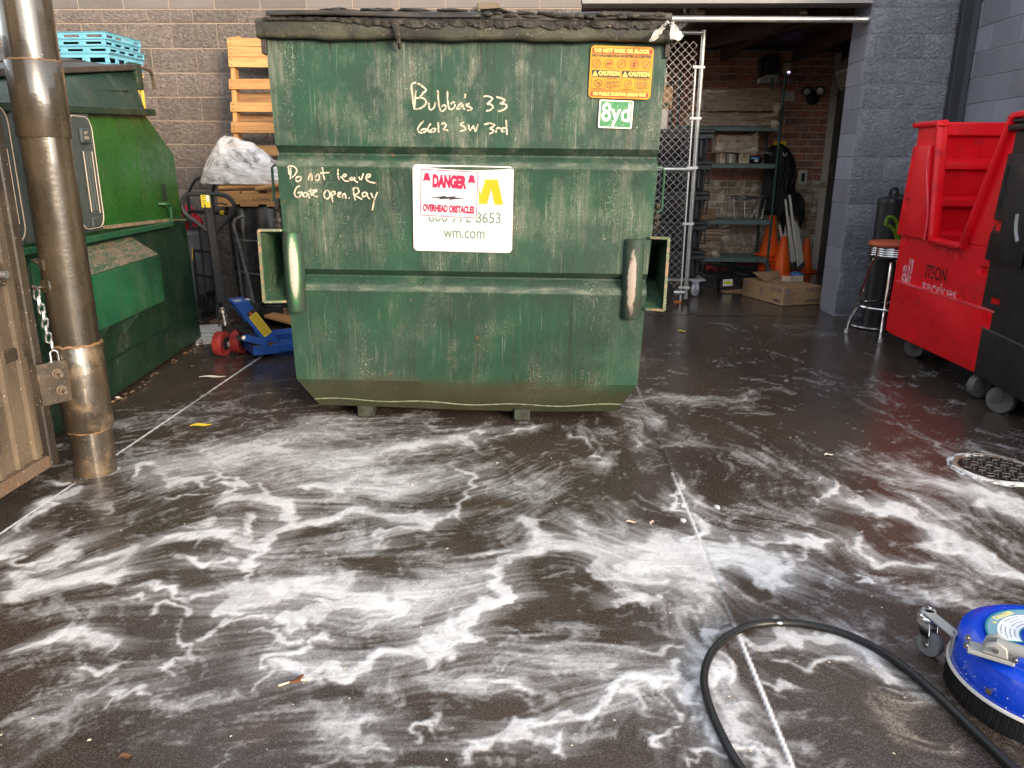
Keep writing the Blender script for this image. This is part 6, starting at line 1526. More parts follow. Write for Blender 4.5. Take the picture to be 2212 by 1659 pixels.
# stack of black lidded totes on a dolly
TX1, TYf = 1.70, 8.32
M_TOTE = mat('black_tote_plastic', (.014,.014,.016), .38, col2=(.02,.02,.023), nscale=6, dirt=(.04,.04,.042), dscale=5, dlo=.5, dhi=.7)
dl = thing('tote_dolly', 'low grey dolly on pale casters under the stack of black totes', 'dolly', (TX1-.62, TYf, 0))
b = B(); b.box(0,.66,0,.52,.165,.185); obj('deck', b, mat('grey_dolly_deck', (.30,.31,.31), .5), dl, bev=.004)
for x, y in ((.56,.03),(.56,.46),(.08,.06),(.08,.46)): 
    wheel_obj(dl, (x,y,.072), (.8,-.6,0), .072, .034, M_GWH, M_HUBG); b = B(); b.box(x-.03,x+.03,y-.026,y-.021,.06,.164); b.box(x-.03,x+.03,y+.021,y+.026,.06,.164); b.box(x-.04,x+.04,y-.04,y+.04,.1485,.1645); obj('caster_fork', b, M_GWH, dl, bev=.002)
tz, th = .186, .306
ordn = ('lowest','second from the floor','middle','second from the top','topmost')
for i in range(5):
    t = thing('black_tote', f'black plastic lidded tote behind the chain link gate, {ordn[i]} of its stack', 'tote', (TX1-.31, TYf+.26, tz), rng.uniform(-.02,.02), 'black totes stacked on the dolly')
    b = B(); W0, W1, d0, d1 = .265,.30,.20,.245; hb = th-.045
    b.hexa([(-W0,-d0,0),(W0,-d0,0),(W0,d0,0),(-W0,d0,0),(-W1,-d1,hb),(W1,-d1,hb),(W1,d1,hb),(-W1,d1,hb)]); obj('tub', b, M_TOTE, t, bev=.018, seg=2)
    b = B(); b.box(-.325,.325,-.265,.265,hb-.055,hb); obj('tub_rim', b, M_TOTE, t, bev=.008)
    b = B(); b.box(-.33,.33,-.27,.27,hb+.002,th-.002); ld = obj('lid', b, M_TOTE, t, bev=.010)
    for x in (-.2,0,.2): b = B(); b.box(x-.012,x+.012,-.25,-.232,.03,hb-.06); obj('tub_rib', b, M_TOTE, t, bev=.003)
    b = B(); zh = hb-.035
    b.box(.232,.305,-.2715,-.262,zh-.02,zh+.055) if False else None
    for xs_ in (.245,.305): b.box(xs_-.006,xs_+.006,-.285,-.262,.07,.225)
    b.box(.251,.299,-.285,-.262,.213,.225); b.box(.251,.299,-.285,-.262,.07,.082); obj('handle_frame', b, M_TOTE, t, bev=.003)
    tz += th+.001
TZ = tz
ct = thing('white_box', 'plain white box on the black tote stack behind the chain link gate', 'box', (1.02, TYf+.18, TZ)); b = B(); b.box(0,.24,0,.22,0,.20); obj('carton', b, mat('off_white_card', (.42,.40,.37), .7), ct, bev=.004)
ct = thing('brown_carton', 'brown printed carton on top of the white box on the totes', 'carton', (1.06, TYf+.19, TZ+.203)); b = B(); b.box(0,.24,0,.2,0,.215); cb = obj('carton', b, mat('brown_card', (.28,.17,.09), .75, col2=(.23,.14,.075), nscale=7), ct, bev=.003)
obj('print_block', plate([(-.10,-.09),(.10,-.09),(.10,-.055),(-.10,-.055)], frame((.12,-.0006,.11), (1,0,0), (0,0,1)), .0004), mat('dark_green_print', (.05,.07,.05), .7), cb)
ct = thing('white_roll', 'white wrapped paper roll on the brown carton above the totes', 'roll', (1.15, TYf+.29, TZ+.42)); b = B(); b.lathe([(.02,0),(.085,.005),(.095,.05),(.095,.15),(.085,.185),(.02,.19)], n=28); obj('roll', b, mat('white_wrapped_roll', (.55,.52,.48), .5, bmp=.4, bscale=18), ct, smooth=50)

# green wire shelving on casters
SX0, SX1, SY0, SY1 = 1.60, 2.84, 9.95, 10.50
M_EPO = mat('green_epoxy_post', (.022,.055,.045), .4); M_SHF = mat('grey_green_shelf', (.105,.15,.135), .45, col2=(.13,.175,.16), nscale=4)
sh = thing('shelving_unit', 'green metal shelving unit on casters against the brick wall of the bay', 'shelf', (SX0, SY0, 0))
SL, SD = SX1-SX0, SY1-SY0
for x in (0, SL):
    for y in (0, SD):
        b = B(); b.cyl((x,y,.16),(x,y,2.42), .0145, n=12); po = obj('post', b, M_EPO, sh)
        b = B(); n_ = 40
        for k in range(n_): b.lathe([(.0145,0),(.0162,.004),(.0145,.008)], (x,y,.3+.052*k), n=10, cap=False)
        obj('post_groove', b, M_EPO, po, kind='stuff')
        wheel_obj(sh, (x+.02,y-.01,.062), (1,.25,0), .062, .032, M_GWD, M_HUBG, 'caster'); b = B(); b.lathe([(.045,.148),(.05,.155),(.05,.165),(.03,.175)], (x,y,0), n=20); b.bar((x,y,.15),(x+.02,y-.01,.07),.05,.03); obj('caster_stem', b, mat('grey_caster_steel', (.12,.12,.11), .5, metal=.4) if 'grey_caster_steel' not in bpy.data.materials else bpy.data.materials['grey_caster_steel'], sh)
for k, z in enumerate((.235, .705, 1.385, 1.82)):
    b = B(); b.box(.016,SL-.016,-.006,.03,z-.055,z-.012); b.box(.016,SL-.016,SD-.03,SD+.006,z-.055,z-.012); b.box(0.0,.03,.031,SD-.031,z-.055,z-.012); b.box(SL-.03,SL,.031,SD-.031,z-.055,z-.012)
    s_ = obj('shelf_frame', b, M_SHF, sh, bev=.003)
    for j, (x0, x1) in enumerate(((.018, SL/2-.006),(SL/2+.006, SL-.018))):      # slotted lift-off grids
        b = B(); nx_s, ny_s = 13, 9
        for i in range(nx_s+1): x = x0+(x1-x0)*i/nx_s; b.box(x-.006,x+.006,.0,SD,z-.011,z)
        for i in range(ny_s+1): y = SD*i/ny_s; b.box(x0-.006,x1+.006,y-.0065,y+.0065,z-.0105,z-.0005)
        obj('shelf_grid', b, M_SHF, sh)
def carton(name, lab, cat, x0, x1, y0, y1, z0, z1, m, wrap=None, rz=0, top=True):
    t = thing(name, lab, cat, ((x0+x1)/2, (y0+y1)/2, z0), rz); w_, d_, h = x1-x0, y1-y0, z1-z0
    b = B(); b.box(-w_/2,w_/2,-d_/2,d_/2,0,h); obj('carton', b, m, t, bev=.006)
    b = B(); b.box(-w_/2+.005,w_/2-.005,-.02,.02,h,h+.0015); b.box(-.02,.02,-d_/2-.0015,-d_/2,h*.55,h); obj('tape', b, mat('brown_tape', (.24,.15,.075), .3) if 'brown_tape' not in bpy.data.materials else bpy.data.materials['brown_tape'], t)
    if wrap:
        r_ = random.Random(name+lab); b = B(); n, m_ = 30, 12; rows = []
        for j in range(m_+1):
            v = j/m_; row = []
            for i in range(n+1):
                u = i/n; k = .006+.012*abs(math.sin(9*u+5*v+r_.random()))*abs(math.sin(3*v+7*u)); row.append((-w_/2-.012+(w_+.024)*u, -d_/2-.004-k, -.004+(h+.012)*v))
            rows.append(row)
        b.grid(rows); obj('stretch_film', b, wrap, t, smooth=70)
        b = B()
        for q in range(7):
            z = h*r_.uniform(.05,.95); b.tube(spline([(-w_/2*.97, -d_/2-.016, z+r_.uniform(-.03,.03)), (-w_/5, -d_/2-.022, z), (w_/5, -d_/2-.022, z+r_.uniform(-.02,.02)), (w_/2*.97, -d_/2-.016, z+r_.uniform(-.05,.08))], 5), .0035, 5)
        obj('film_fold', b, M_FOLD, t)
        for sx_ in (-1, 1): b = B(); b.blob((sx_*(w_/2-.04), -d_/2-.012, h*.25 if sx_ < 0 else h*.18), (.05,.02,.045), 5+sx_, .4, 14, 9); obj('film_bunch', b, M_FOLD, t, smooth=70)
    return t
M_CARD = mat('wrapped_brown_card', (.235,.135,.068), .28, col2=(.19,.105,.05), nscale=5, bmp=.5, bscale=11, bstretch=(.5,1,2.2), bdist=.015, coat=.5)
M_FILM = mat('stretch_film', (.34,.22,.13), .14, col2=(.55,.45,.36), nscale=7, stretch=(.6,1,3), lo=.5, hi=.75, bmp=.9, bscale=14, bstretch=(.5,1,2.6), bdist=.02, alpha=(9, .42, .72), spec=.8)
M_FOLD = mat('film_fold', (.52,.43,.35), .2, alpha=.75)
carton('wrapped_carton', 'long flat brown carton in stretch film on the top shelf, lower of two', 'carton', SX0+.11, SX0+1.20, SY0-.02, SY0+.50, 1.822, 1.975, M_CARD, M_FILM)
carton('wrapped_carton', 'big brown carton in stretch film lying on the flat one on the top shelf', 'carton', SX0+.22, SX0+1.215, SY0+.0, SY0+.50, 1.995, 2.235, M_CARD, M_FILM)
# second shelf: wrapped wood-grained box on two blocks, a pot between them, a bowl
M_WRB = mat('wrapped_pale_box', (.36,.26,.17), .3, col2=(.50,.42,.33), nscale=5, stretch=(.4,1,4), bmp=.6, bscale=14, bdist=.015, coat=.5)
s2 = SX0+.10
def px2(zx): return WY(1350+.2441*zx, 320, SY0+.1).x
def pz2(zy): return WY(1500, .2441*zy, SY0+.1).z
t = carton('wrapped_box', 'pale film wrapped box standing on two small blocks on the second shelf', 'box', px2(803), px2(1158), SY0+.02, SY0+.40, 1.387+.125, pz2(1202), M_WRB, M_FILM)
for a, c_, lab in ((842,885,'left'),(1008,1098,'right')): carton('wrapped_block', f'small film wrapped block under the {lab} end of the pale wrapped box', 'block', px2(a), px2(c_), SY0+.03, SY0+.3, 1.386, 1.386+.124, M_WRB)
pt = thing('steel_pot', 'pale round steel pot between the two wrapped blocks on the second shelf', 'pot', ((px2(885)+px2(1008))/2, SY0+.14, 1.386)); b = B(); b.lathe([(.055,0),(.068,.008),(.07,.10),(.072,.115),(.066,.116),(.064,.01),(.01,.012)], n=30); obj('pot', b, mat('pale_pot', (.45,.42,.38), .35, metal=.3), pt)
bo = thing('black_bowl', 'black bowl shaped tub with a blue label on the second shelf beside the tent cover', 'tub', ((px2(1100)+px2(1215))/2, SY0+.10, 1.386)); b = B(); b.lathe([(.06,0),(.085,.015),(.092,.05),(.08,.085),(.05,.09),(.01,.088)], n=30); bb_ = obj('tub', b, mat('glossy_black_tub', (.015,.015,.017), .2), bo, smooth=60)
b = B(); b.grid([[(.094*math.sin(a), -.094*math.cos(a), z) for a in np.linspace(-.75,.35,8)] for z in (.056,.074)]); obj('label', b, mat('blue_label', (.12,.28,.55), .4), bb_)
b = B(); b.grid([[(.0945*math.sin(a), -.0945*math.cos(a), z) for a in np.linspace(-.25,.2,6)] for z in (.022,.05)]); obj('label', b, mat('pale_label', (.55,.55,.55), .4), bb_)
# third shelf: chafing stand with foil pan, cartons at the left end
px3 = lambda zx: WY(1350+.2766*zx, 440, SY0+.2).x; pz3 = lambda zy: WY(1580, 270+.2766*zy, SY0+.2).z
M_FOIL = mat('bright_wire_and_foil', (.62,.60,.57), .2, metal=.9)
cs = thing('chafing_stand', 'wire chafing stand with a crumpled foil pan on the third shelf', 'wire stand', ((px3(815)+px3(1090))/2, SY0+.2, .707))
wq = (px3(1090)-px3(815))/2; hq = pz3(575)-.707
b = B()
for s_ in (-1,1):
    for yy in (-.12,.12):
        b.tube([(s_*wq*.9,yy,hq),(s_*wq*.75,yy,.01),(s_*wq*.45,yy,.01),(s_*wq*.4,yy,hq*.8)], .0035, 5)
    b.tube([(s_*wq*.9,-.12,hq),(s_*wq*.9,.12,hq)], .0035, 5); b.tube([(s_*wq*.75,-.12,.01),(s_*wq*.75,.12,.01)], .0035, 5)
for yy in (-.12,.12): b.tube([(-wq*.9,yy,hq),(wq*.9,yy,hq)], .0035, 5); b.tube([(wq*.1,yy,.012),(wq*.7,yy,hq*.9)], .003, 5); b.tube([(-wq*.2,yy,.012),(-wq*.25,yy,hq*.9)], .003, 5)
for i in range(5): b.tube([(-wq*.8+wq*.4*i,-.12,.011),(-wq*.8+wq*.4*i+.02,.12,.011)], .003, 5)
obj('wire_frame', b, M_FOIL, cs)
r_ = random.Random(8); b = B(); rows = []
for j, (f, z) in enumerate(((1.02,hq+.03),(.98,hq+.02),(.86,hq-.012),(.5,hq-.008),(.1,hq-.01))):
    rows.append([(f*wq*math.cos(a)*(1+.06*r_.random()), f*.15*math.sin(a)*(1+.05*r_.random()), z+.012*r_.random()) for a in np.linspace(0, 2*math.pi, 29)])
b.grid(rows); obj('foil_pan', b, M_FOIL, cs, smooth=0)
carton('small_carton', 'small brown carton at the left end of the third shelf', 'carton', SX0+.02, px3(685), SY0+.02, SY0+.32, .706, .706+.13, bpy.data.materials['brown_card'])
carton('small_carton', 'film wrapped brown carton on the bottom shelf, under the other wrapped one', 'carton', SX0+.03, px3(740), SY0+.03, SY0+.4, .236, .236+.20, M_CARD, M_FILM)
carton('small_carton', 'wider film wrapped brown carton resting on the lower one of the bottom shelf', 'carton', SX0+.0+.03, px3(810), SY0+.05, SY0+.42, .444, .444+.14, M_CARD, M_FILM)

# wall fittings
fy = REAR_Y-.018
cdt = thing('conduit_pipe', 'teal painted conduit running along the top of the brick wall', 'pipe', (.4, fy-.03, 2.765))
b = B(); b.tube(spline([(0,0,.01),(1.0,0,-.005),(1.9,0,.012),(2.6,0,.006),(3.3,0,-.012)],8), .014, 9); obj('pipe', b, mat('teal_pipe', (.045,.10,.11), .45), cdt)
for x in (1.25,2.02,2.7,3.1): b = B(); b.box(x-.006,x+.006,-.016,.028,-.03,.03); obj('clip', b, M_GALV, cdt, bev=.002)
b = B(); b.tube(spline([(1.75,-.02,.0),(1.9,-.03,.01),(2.02,-.02,.05)],5), .008, 7); obj('loose_cable', b, mat('pale_cable', (.5,.48,.45), .5), cdt)
def onrear(x, y): return WY(x, y, fy)
ob = thing('outlet_box', 'weatherproof metal outlet box with a lit indicator high on the brick wall', 'outlet', onrear(1698, 148))
b = B(); b.box(-.075,.075,-.05,.015,-.085,.085); bx_ = obj('box', b, mat('brassy_box', (.34,.25,.13), .45, metal=.3), ob, bev=.01)
b = B(); b.box(-.045,.045,-.075,-.05,-.06,.06); obj('cover', b, mat('cream_cover', (.48,.39,.24), .45), bx_, bev=.008)
m_, nt_, p_, _ = new_mat('violet_indicator'); p_.inputs['Emission Color'].default_value = (.35,.3,1,1); p_.inputs['Emission Strength'].default_value = 3
b = B(); b.box(.005,.03,-.079,-.0755,-.06,-.045); obj('indicator', b, m_, bx_)
b = B(); b.cyl((0,-.02,-.085),(-.01,-.02,-.30),.011,n=10); obj('drop_conduit', b, mat('grey_drop', (.16,.15,.14), .5), ob)
sn = thing('exhaust_hood', 'white wedge hood under a dark flue on the brick wall beside the outlet box', 'hood', onrear(1652, 172))
b = B(); b.prism([(-.095,-.05),(.135,-.05),(.135,.05),(-.02,.05),(-.095,.0)], (0,0,0), (1,0,0), (0,0,1), (0,-1,0), 0, .13); obj('hood', b, mat('white_hood', (.50,.48,.45), .5), sn, bev=.006)
b = B(); b.box(-.03,.145,-.09,.012,.056,.29); b.box(-.095,-.045,-.08,.012,.03,.26); obj('flue', b, mat('dark_flue', (.028,.026,.025), .5), sn, bev=.006)
wp = thing('warning_notice', 'white warning notice with an orange heading on the brick wall', 'notice', onrear(1700, 204))
w_, h_ = onrear(1715,204).x-onrear(1684,204).x, onrear(1700,188).z-onrear(1700,219).z; Mw = frame((0,-.004,0),(1,0,0),(0,0,1)) 
sh_ = obj('sheet', plate(rrect(w_,h_,.004), Mw, .002), mat('notice_white', (.62,.60,.56), .6), wp)
obj('heading', plate([(-w_/2,h_*.30),(w_/2,h_*.30),(w_/2,h_/2),(-w_/2,h_/2)], Mw, .0008, .002), mat('notice_orange', (.62,.16,.015), .5), sh_)
lettering('WARNING', M_BLK, sh_, Mw @ Matrix.Translation((.01,h_*.40,.003)), .05, fit=w_*.62)
obj('warning_triangle', plate([(-w_*.42,h_*.34),(-w_*.33,h_*.34),(-w_*.375,h_*.46)], Mw, .0004, .003), M_BLK, sh_)
for k in range(7): obj('small_print', plate([(-w_*.1,h_*.2-.025*k),(w_*(.4-.05*(k%3)),h_*.2-.025*k),(w_*(.4-.05*(k%3)),h_*.2-.025*k+.008),(-w_*.1,h_*.2-.025*k+.008)], Mw, .0004, .0024), bpy.data.materials['faint_print'], sh_)
el = thing('emergency_light', 'twin headed black emergency light on the brick wall right of the notice', 'light', onrear(1755, 207))
b = B(); b.lathe([(.085,0),(.085,.03),(.05,.06),(.01,.065)], (0,0,-.03), (0,-1,0), 24); obj('base', b, mat('black_fitting', (.022,.022,.024), .45), el)
for s_ in (-1, 1):
    c_ = Vector((s_*.085-.01, -.06, .05 if s_ < 0 else .055)); ax = Vector((-.25*s_-.25,-1,-.25)).normalized()
    b = B(); b.lathe([(.02,.06),(.05,.05),(.062,.0),(.065,-.03),(.058,-.033)], c_, -ax, 24); h2_ = obj('lamp_head', b, bpy.data.materials['black_fitting'], el, smooth=50)
    b = B(); b.lathe([(.056,.0),(.03,.01),(.001,.012)], c_+ax*.028, ax, 20); obj('lens', b, mat('lamp_lens', (.55,.53,.48), .15, metal=.3), h2_)
    b = B(); b.tube([(0,-.04,-.02), c_], .012, 7); obj('arm', b, bpy.data.materials['black_fitting'], el)
on_ = thing('wall_outlet', 'white plated wall outlet with a dark cover beside the folded tent', 'outlet', onrear(1734, 383))
b = B(); b.box(-.058,.058,-.012,.014,-.095,.095); op = obj('plate', b, mat('white_plate', (.66,.64,.58), .45), on_, bev=.008); b = B(); b.box(-.02,.02,-.022,-.012,-.055,.055); obj('cover', b, M_BLK, op, bev=.006)
ac = thing('air_curtain', 'beige louvred air curtain mounted above the inner grey door', 'air curtain', (ALC_R-.003, 9.62, 2.24))
b = B(); b.prism([(0,0),(-.20,0),(-.28,.20),(-.18,.36),(0,.36)], (0,0,0), (1,0,0), (0,0,1), (0,1,0), -.43, .43); cs_ = obj('casing', b, mat('beige_casing', (.36,.32,.26), .5), ac, bev=.006)
M_SLOT = mat('dark_slot', (.02,.018,.015), .7)
for k in range(9):
    b = B()
    for j in range(7): u = j/7*.30; b.bar((-.2055-.0745*(.06+.12*j)/.9, -.40+.088*k, .012+.19*(.06+.12*j)/.95), (-.2055-.0745*(.06+.12*j)/.9, -.34+.088*k, .012+.19*(.06+.12*j)/.95), .004, .012)
    for j in range(5): f = .1+.16*j; b.bar((-.281+.1*f, -.40+.088*k, .205+.155*f), (-.281+.1*f, -.34+.088*k, .205+.155*f), .006, .011)
    obj('louvre_slots', b, M_SLOT, cs_)

# traffic cones
def cone_parts(t, h, rb, base, col=None):
    m = M_ORG
    b = B(); b.lathe([(rb,.02),(rb*.98,.05),(rb*.30,h-.01),(rb*.26,h),(rb*.18,h-.002),(rb*.18,h-.03)], n=36); obj('cone_body', b, m, t, smooth=50)
    b = B(); b.prism(rrect(base, base, .05, 5), (0,0,0), (1,0,0), (0,1,0), (0,0,1), 0, .022); obj('cone_base', b, m, t, bev=.005)
M_ORG = mat('fluorescent_orange_pvc', (.90,.12,.012), .45, col2=(.82,.10,.012), nscale=5, dirt=(.25,.05,.02), dscale=26, dlo=.66, dhi=.74)
p = G(1681, 592); c1 = thing('traffic_cone', 'orange traffic cone nearest the cardboard box, in front of the white tent legs', 'cone', (p.x-.03, p.y-.20, 0), R(8), 'orange traffic cones in the bay'); cone_parts(c1, .50, .125, .30)
base_x, base_y = WY(1668, 540, 10.15).x-.03, 10.18
lab_ = ('lowest cone of the stack behind the shelf caster', 'second lowest cone of the stack behind the shelf caster', 'middle cone of the stack behind the shelf caster', 'second highest cone of the stack behind the shelf caster', 'topmost cone of the stack behind the shelf post')
for i in range(5): c_ = thing('traffic_cone', 'orange traffic cone, '+lab_[i], 'cone', (base_x, base_y, .062*i), R(12*i), 'orange traffic cones in the bay'); cone_parts(c_, .50, .12, .29)
p = G(1743, 590); c3 = thing('traffic_cone', 'orange traffic cone right of the tent legs against the brick wall', 'cone', (p.x, p.y+.12, 0), R(30), 'orange traffic cones in the bay'); cone_parts(c3, .44, .10, .27)

# folded canopy tent leaning on the wall
tn = thing('folded_tent', 'folded canopy tent with black cover and white legs leaning on the brick wall', 'tent', (3.20, 10.30, 0))
TYF = 10.25
tp = lambda zx, zy, dy=0.0: WY(1350+.2766*zx, 270+.2766*zy, TYF+dy)-tn.location
M_TLEG = mat('white_tent_leg', (.78,.73,.65), .4, dirt=(.3,.27,.22), dscale=14, dlo=.62)
for i, (x0, y0, x1, y1, dy) in enumerate(((1205,900,1268,1140,-.10),(1228,880,1290,1100,-.06),(1252,700,1310,1105,-.12),(1268,800,1330,1095,-.05),(1285,665,1355,1135,-.16),(1318,860,1372,1120,-.09),(1336,880,1385,1110,-.04),(1350,920,1392,1100,-.02),(1240,900,1300,1095,.0))):
    b = B(); b.bar(tp(x0,y0-120,dy+.05), tp(x1,y1,dy), .026, .026, (0,-1,0)); lg = obj('leg', b, M_TLEG, tn, bev=.003)
    b = B(); e_ = tp(x1,y1,dy); b.bar(e_+Vector((-.003,0,.055)), e_+Vector((.003,0,-.004)), .036, .036, (0,-1,0)); obj('leg_foot', b, mat('black_foot_joint', (.05,.05,.05), .5) if i == 0 else bpy.data.materials['black_foot_joint'], lg, bev=.003)
b = B(); e_ = tp(1350,1150,-.05); b.box(e_.x-.05,e_.x+.05,e_.y-.05,e_.y+.05,0,.012); obj('foot_plate', b, M_TLEG, tn, bev=.003)
M_TARP = mat('black_tent_fabric', (.010,.010,.011), .62, col2=(.016,.016,.017), nscale=6, bmp=.6, bscale=16, bstretch=(2.2,1,.6), bdist=.02)
prof = [(160,1180,1235),(200,1125,1290),(260,1105,1330),(340,1090,1355),(430,1088,1350),(500,1085,1345),(560,1078,1400),(620,1072,1410),(670,1075,1405),(700,1110,1400),(760,1185,1395),(800,1230,1370)]
prof = [(150,1215,1240),(165,1160,1255),(190,1135,1290),(240,1108,1330),(310,1102,1348),(380,1098,1355),(450,1092,1345),(520,1085,1340),(540,1084,1385),(580,1080,1412),(640,1082,1410),(690,1110,1402),(705,1180,1402)]
b = B(); rr = random.Random(6); rings = []
for (xa, ya, xb_, yb_, xc, yc) in ((1180,650,1262,660,1240,850),(1330,640,1408,690,1370,815),(1392,640,1408,700,1400,800)):
    a_, b_, c_ = tp(xa,ya,-.05), tp(xb_,yb_,-.05), tp(xc,yc,-.05); n_ = 6
    b.grid([[a_.lerp(c_, i/n_).lerp(b_.lerp(c_, i/n_), j/6)+Vector((0, -.02*math.sin(j*1.9+i), 0)) for j in range(7)] for i in range(n_+1)])
for (zy, xl, xr) in prof:
    a, c_ = tp(xl, zy), tp(xr, zy); m_ = (a+c_)/2; hw = (c_.x-a.x)/2; row = []
    for k in range(40):
        th = 2*math.pi*k/40; f = 1+.10*abs(math.sin(6*th+zy*.006))+.05*math.sin(11*th+zy*.02)
        row.append(b.bm.verts.new((m_.x+hw*math.cos(th)*min(1.0, .88+.12*f), m_.y+.09+.15*math.sin(th)*f, m_.z+.008*math.sin(5*th+zy*.05))))
    rings.append(row)
b.skin(rings); obj('tent_cover', b, M_TARP, tn, smooth=60)
for (x0,y0,x1,y1,w_) in ((1150,300,1170,640,.05),(1235,350,1275,560,.05),(1320,330,1300,520,.04),(1345,540,1400,700,.06),(1200,560,1225,780,.05)):
    b = B(); a, c_ = tp(x0,y0,-.06), tp(x1,y1,-.06); b.tube(spline([a, a.lerp(c_,.35)+Vector((.02,-.02,0)), a.lerp(c_,.7)+Vector((-.015,-.02,0)), c_],5), .02, 7, rs=[.008+w_*.5*math.sin(math.pi*i/15) for i in range(16)]); obj('cover_fold', b, M_TARP, tn, smooth=60)
b = B(); a, c_ = tp(1165,125,.12), tp(1258,170,.12); b.box(a.x,c_.x,a.y,a.y+.01,c_.z,a.z); obj('yellow_tag', b, mat('yellow_tag', (.75,.42,.02), .5), tn, bev=.003)
b = B(); a = tp(1250,222,-.08); b.tube([a+Vector((.02*math.sin(t_), 0, -.028*math.cos(t_))) for t_ in np.linspace(-1.9,1.9,9)], .005, 6); obj('white_hook', b, M_TLEG, tn)
b = B(); b.tube([tp(1070,208,-.03), tp(1155,218,-.03)], .006, 6); b.tube([tp(1095,215,-.03), tp(1150,238,-.03)], .005, 6); obj('wire_hooks', b, M_GALV, tn)
rg = thing('blue_rag', 'blue cloth rag on the floor at the feet of the folded tent', 'rag', G(1716, 598)); b = B(); b.blob((0,0,.03), (.10,.07,.035), 3, .35, 18, 9); obj('cloth', b, mat('light_blue_cloth', (.10,.27,.55), .8), rg, smooth=60)

# opened carton on the floor
A_, B_c, C_c = G(1602, 638), G(1690, 662), G(1773, 657)
bx = thing('cardboard_box', 'wide brown cardboard box stamped TJ 09 22A on the wet floor of the bay', 'box', (B_c.x, B_c.y, 0))
hB = .188; a = Vector((A_.x-B_c.x, A_.y-B_c.y, 0)); c_ = Vector((C_c.x-B_c.x, C_c.y-B_c.y, 0)); far = a+c_
M_BOX = mat('brown_corrugated', (.30,.18,.095), .75, col2=(.26,.155,.08), nscale=4, dirt=(.12,.065,.035), dscale=4, dlo=.64, dhi=.72, bmp=.1, bscale=30)
b = B(); up = Vector((0,0,hB)); b.hexa([Vector((0,0,.002)), c_+Vector((0,0,.002)), far+Vector((0,0,.002)), a+Vector((0,0,.002)), up, c_+up, far+up, a+up]); bd = obj('carton', b, M_BOX, bx, bev=.004)
b = B(); q0, q1 = far*.98+up, a*.55+far*.45+up; b.hexa([a*.45+far*.1+up+Vector((0,0,.002)), far*.94-a*.0+up+Vector((0,0,.002)), far*1.0+up+Vector((0,.02,.055)), a*.75+far*.1+up+Vector((0,.03,.07)), a*.45+far*.1+up+Vector((0,0,.006)), far*.94+up+Vector((0,0,.006)), far*1.0+up+Vector((0,.02,.06)), a*.75+far*.1+up+Vector((0,.03,.075))]); obj('flap', b, M_BOX, bx)
b = B(); q = c_*.75+a*.45+up; b.grid([[q+Vector((x, .03*math.sin(x*30), .005+z)) for x in (-.12,-.04,.03,.1)] for z in (0,.03,.06)]); obj('torn_tape', b, mat('clear_tape', (.5,.42,.35), .2, alpha=.6), bx, smooth=60)
MR = frame(c_*.5+Vector((0,0,hB/2)), c_, (0,0,1)) @ Matrix.Translation((0,0,.0012)); ML = frame(a*.5+Vector((0,0,hB/2)), -a, (0,0,1)) @ Matrix.Translation((0,0,.0012))
M_STAMP = mat('dark_stamp_ink', (.035,.035,.06), .7)
lc, la = c_.length, a.length
lettering('TJ 09 22A', M_STAMP, bd, MR @ Matrix.Translation((lc*.26,.055,0)), .062, fit=lc*.40); lettering('TJ 09 22A', M_STAMP, bd, ML @ Matrix.Translation((la*.33,.055,0)), .062, fit=la*.26)
def frm(M, w_, h_, cx, cy): ringpoly(w_, h_, .004, .002, M @ Matrix.Translation((cx,cy,0)), .0002, M_STAMP, bd, 'printed_frame')
frm(MR, lc*.40, .165, -lc*.28, 0); frm(ML, la*.24, .165, -la*.36, 0)
for M_, cx, L, n0 in ((MR, -lc*.28, lc*.32, 6), (ML, -la*.36, la*.18, 5)):
    obj('maker_mark', plate([(cx-L/2,.05),(cx-L/2+.045,.05),(cx-L/2+.045,.072),(cx-L/2,.072)], M_, .0003), mat('blue_grey_print', (.08,.12,.22), .7) if M_ is MR else bpy.data.materials['blue_grey_print'], bd)
    for k in range(n0): yy = .03-.018*k; obj('small_print', plate([(cx-L/2,yy),(cx-L/2+L*(.9-.18*(k%3)),yy),(cx-L/2+L*(.9-.18*(k%3)),yy+.004),(cx-L/2,yy+.004)], M_, .0003), M_STAMP, bd)
for M_, cx, w_ in ((MR, lc*.26, lc*.36), (ML, la*.36, la*.16)):
    for k in range(16): obj('bar_stripe', plate([(cx-w_/2+w_*k/16,-.065),(cx-w_/2+w_*k/16+w_*(.012+.02*((k*7)%3)),-.065),(cx-w_/2+w_*k/16+w_*(.012+.02*((k*7)%3)),-.035),(cx-w_/2+w_*k/16,-.035)], M_, .0003), M_STAMP, bd)
obj('roll_emblem', plate([(.03*math.cos(t_)*.8, .03*math.sin(t_)*1.2) for t_ in np.linspace(0,2*math.pi,20)[:-1]], ML @ Matrix.Translation((-la*.02,.01,0)), .0003), mat('faint_brown_print', (.20,.12,.085), .8), bd)
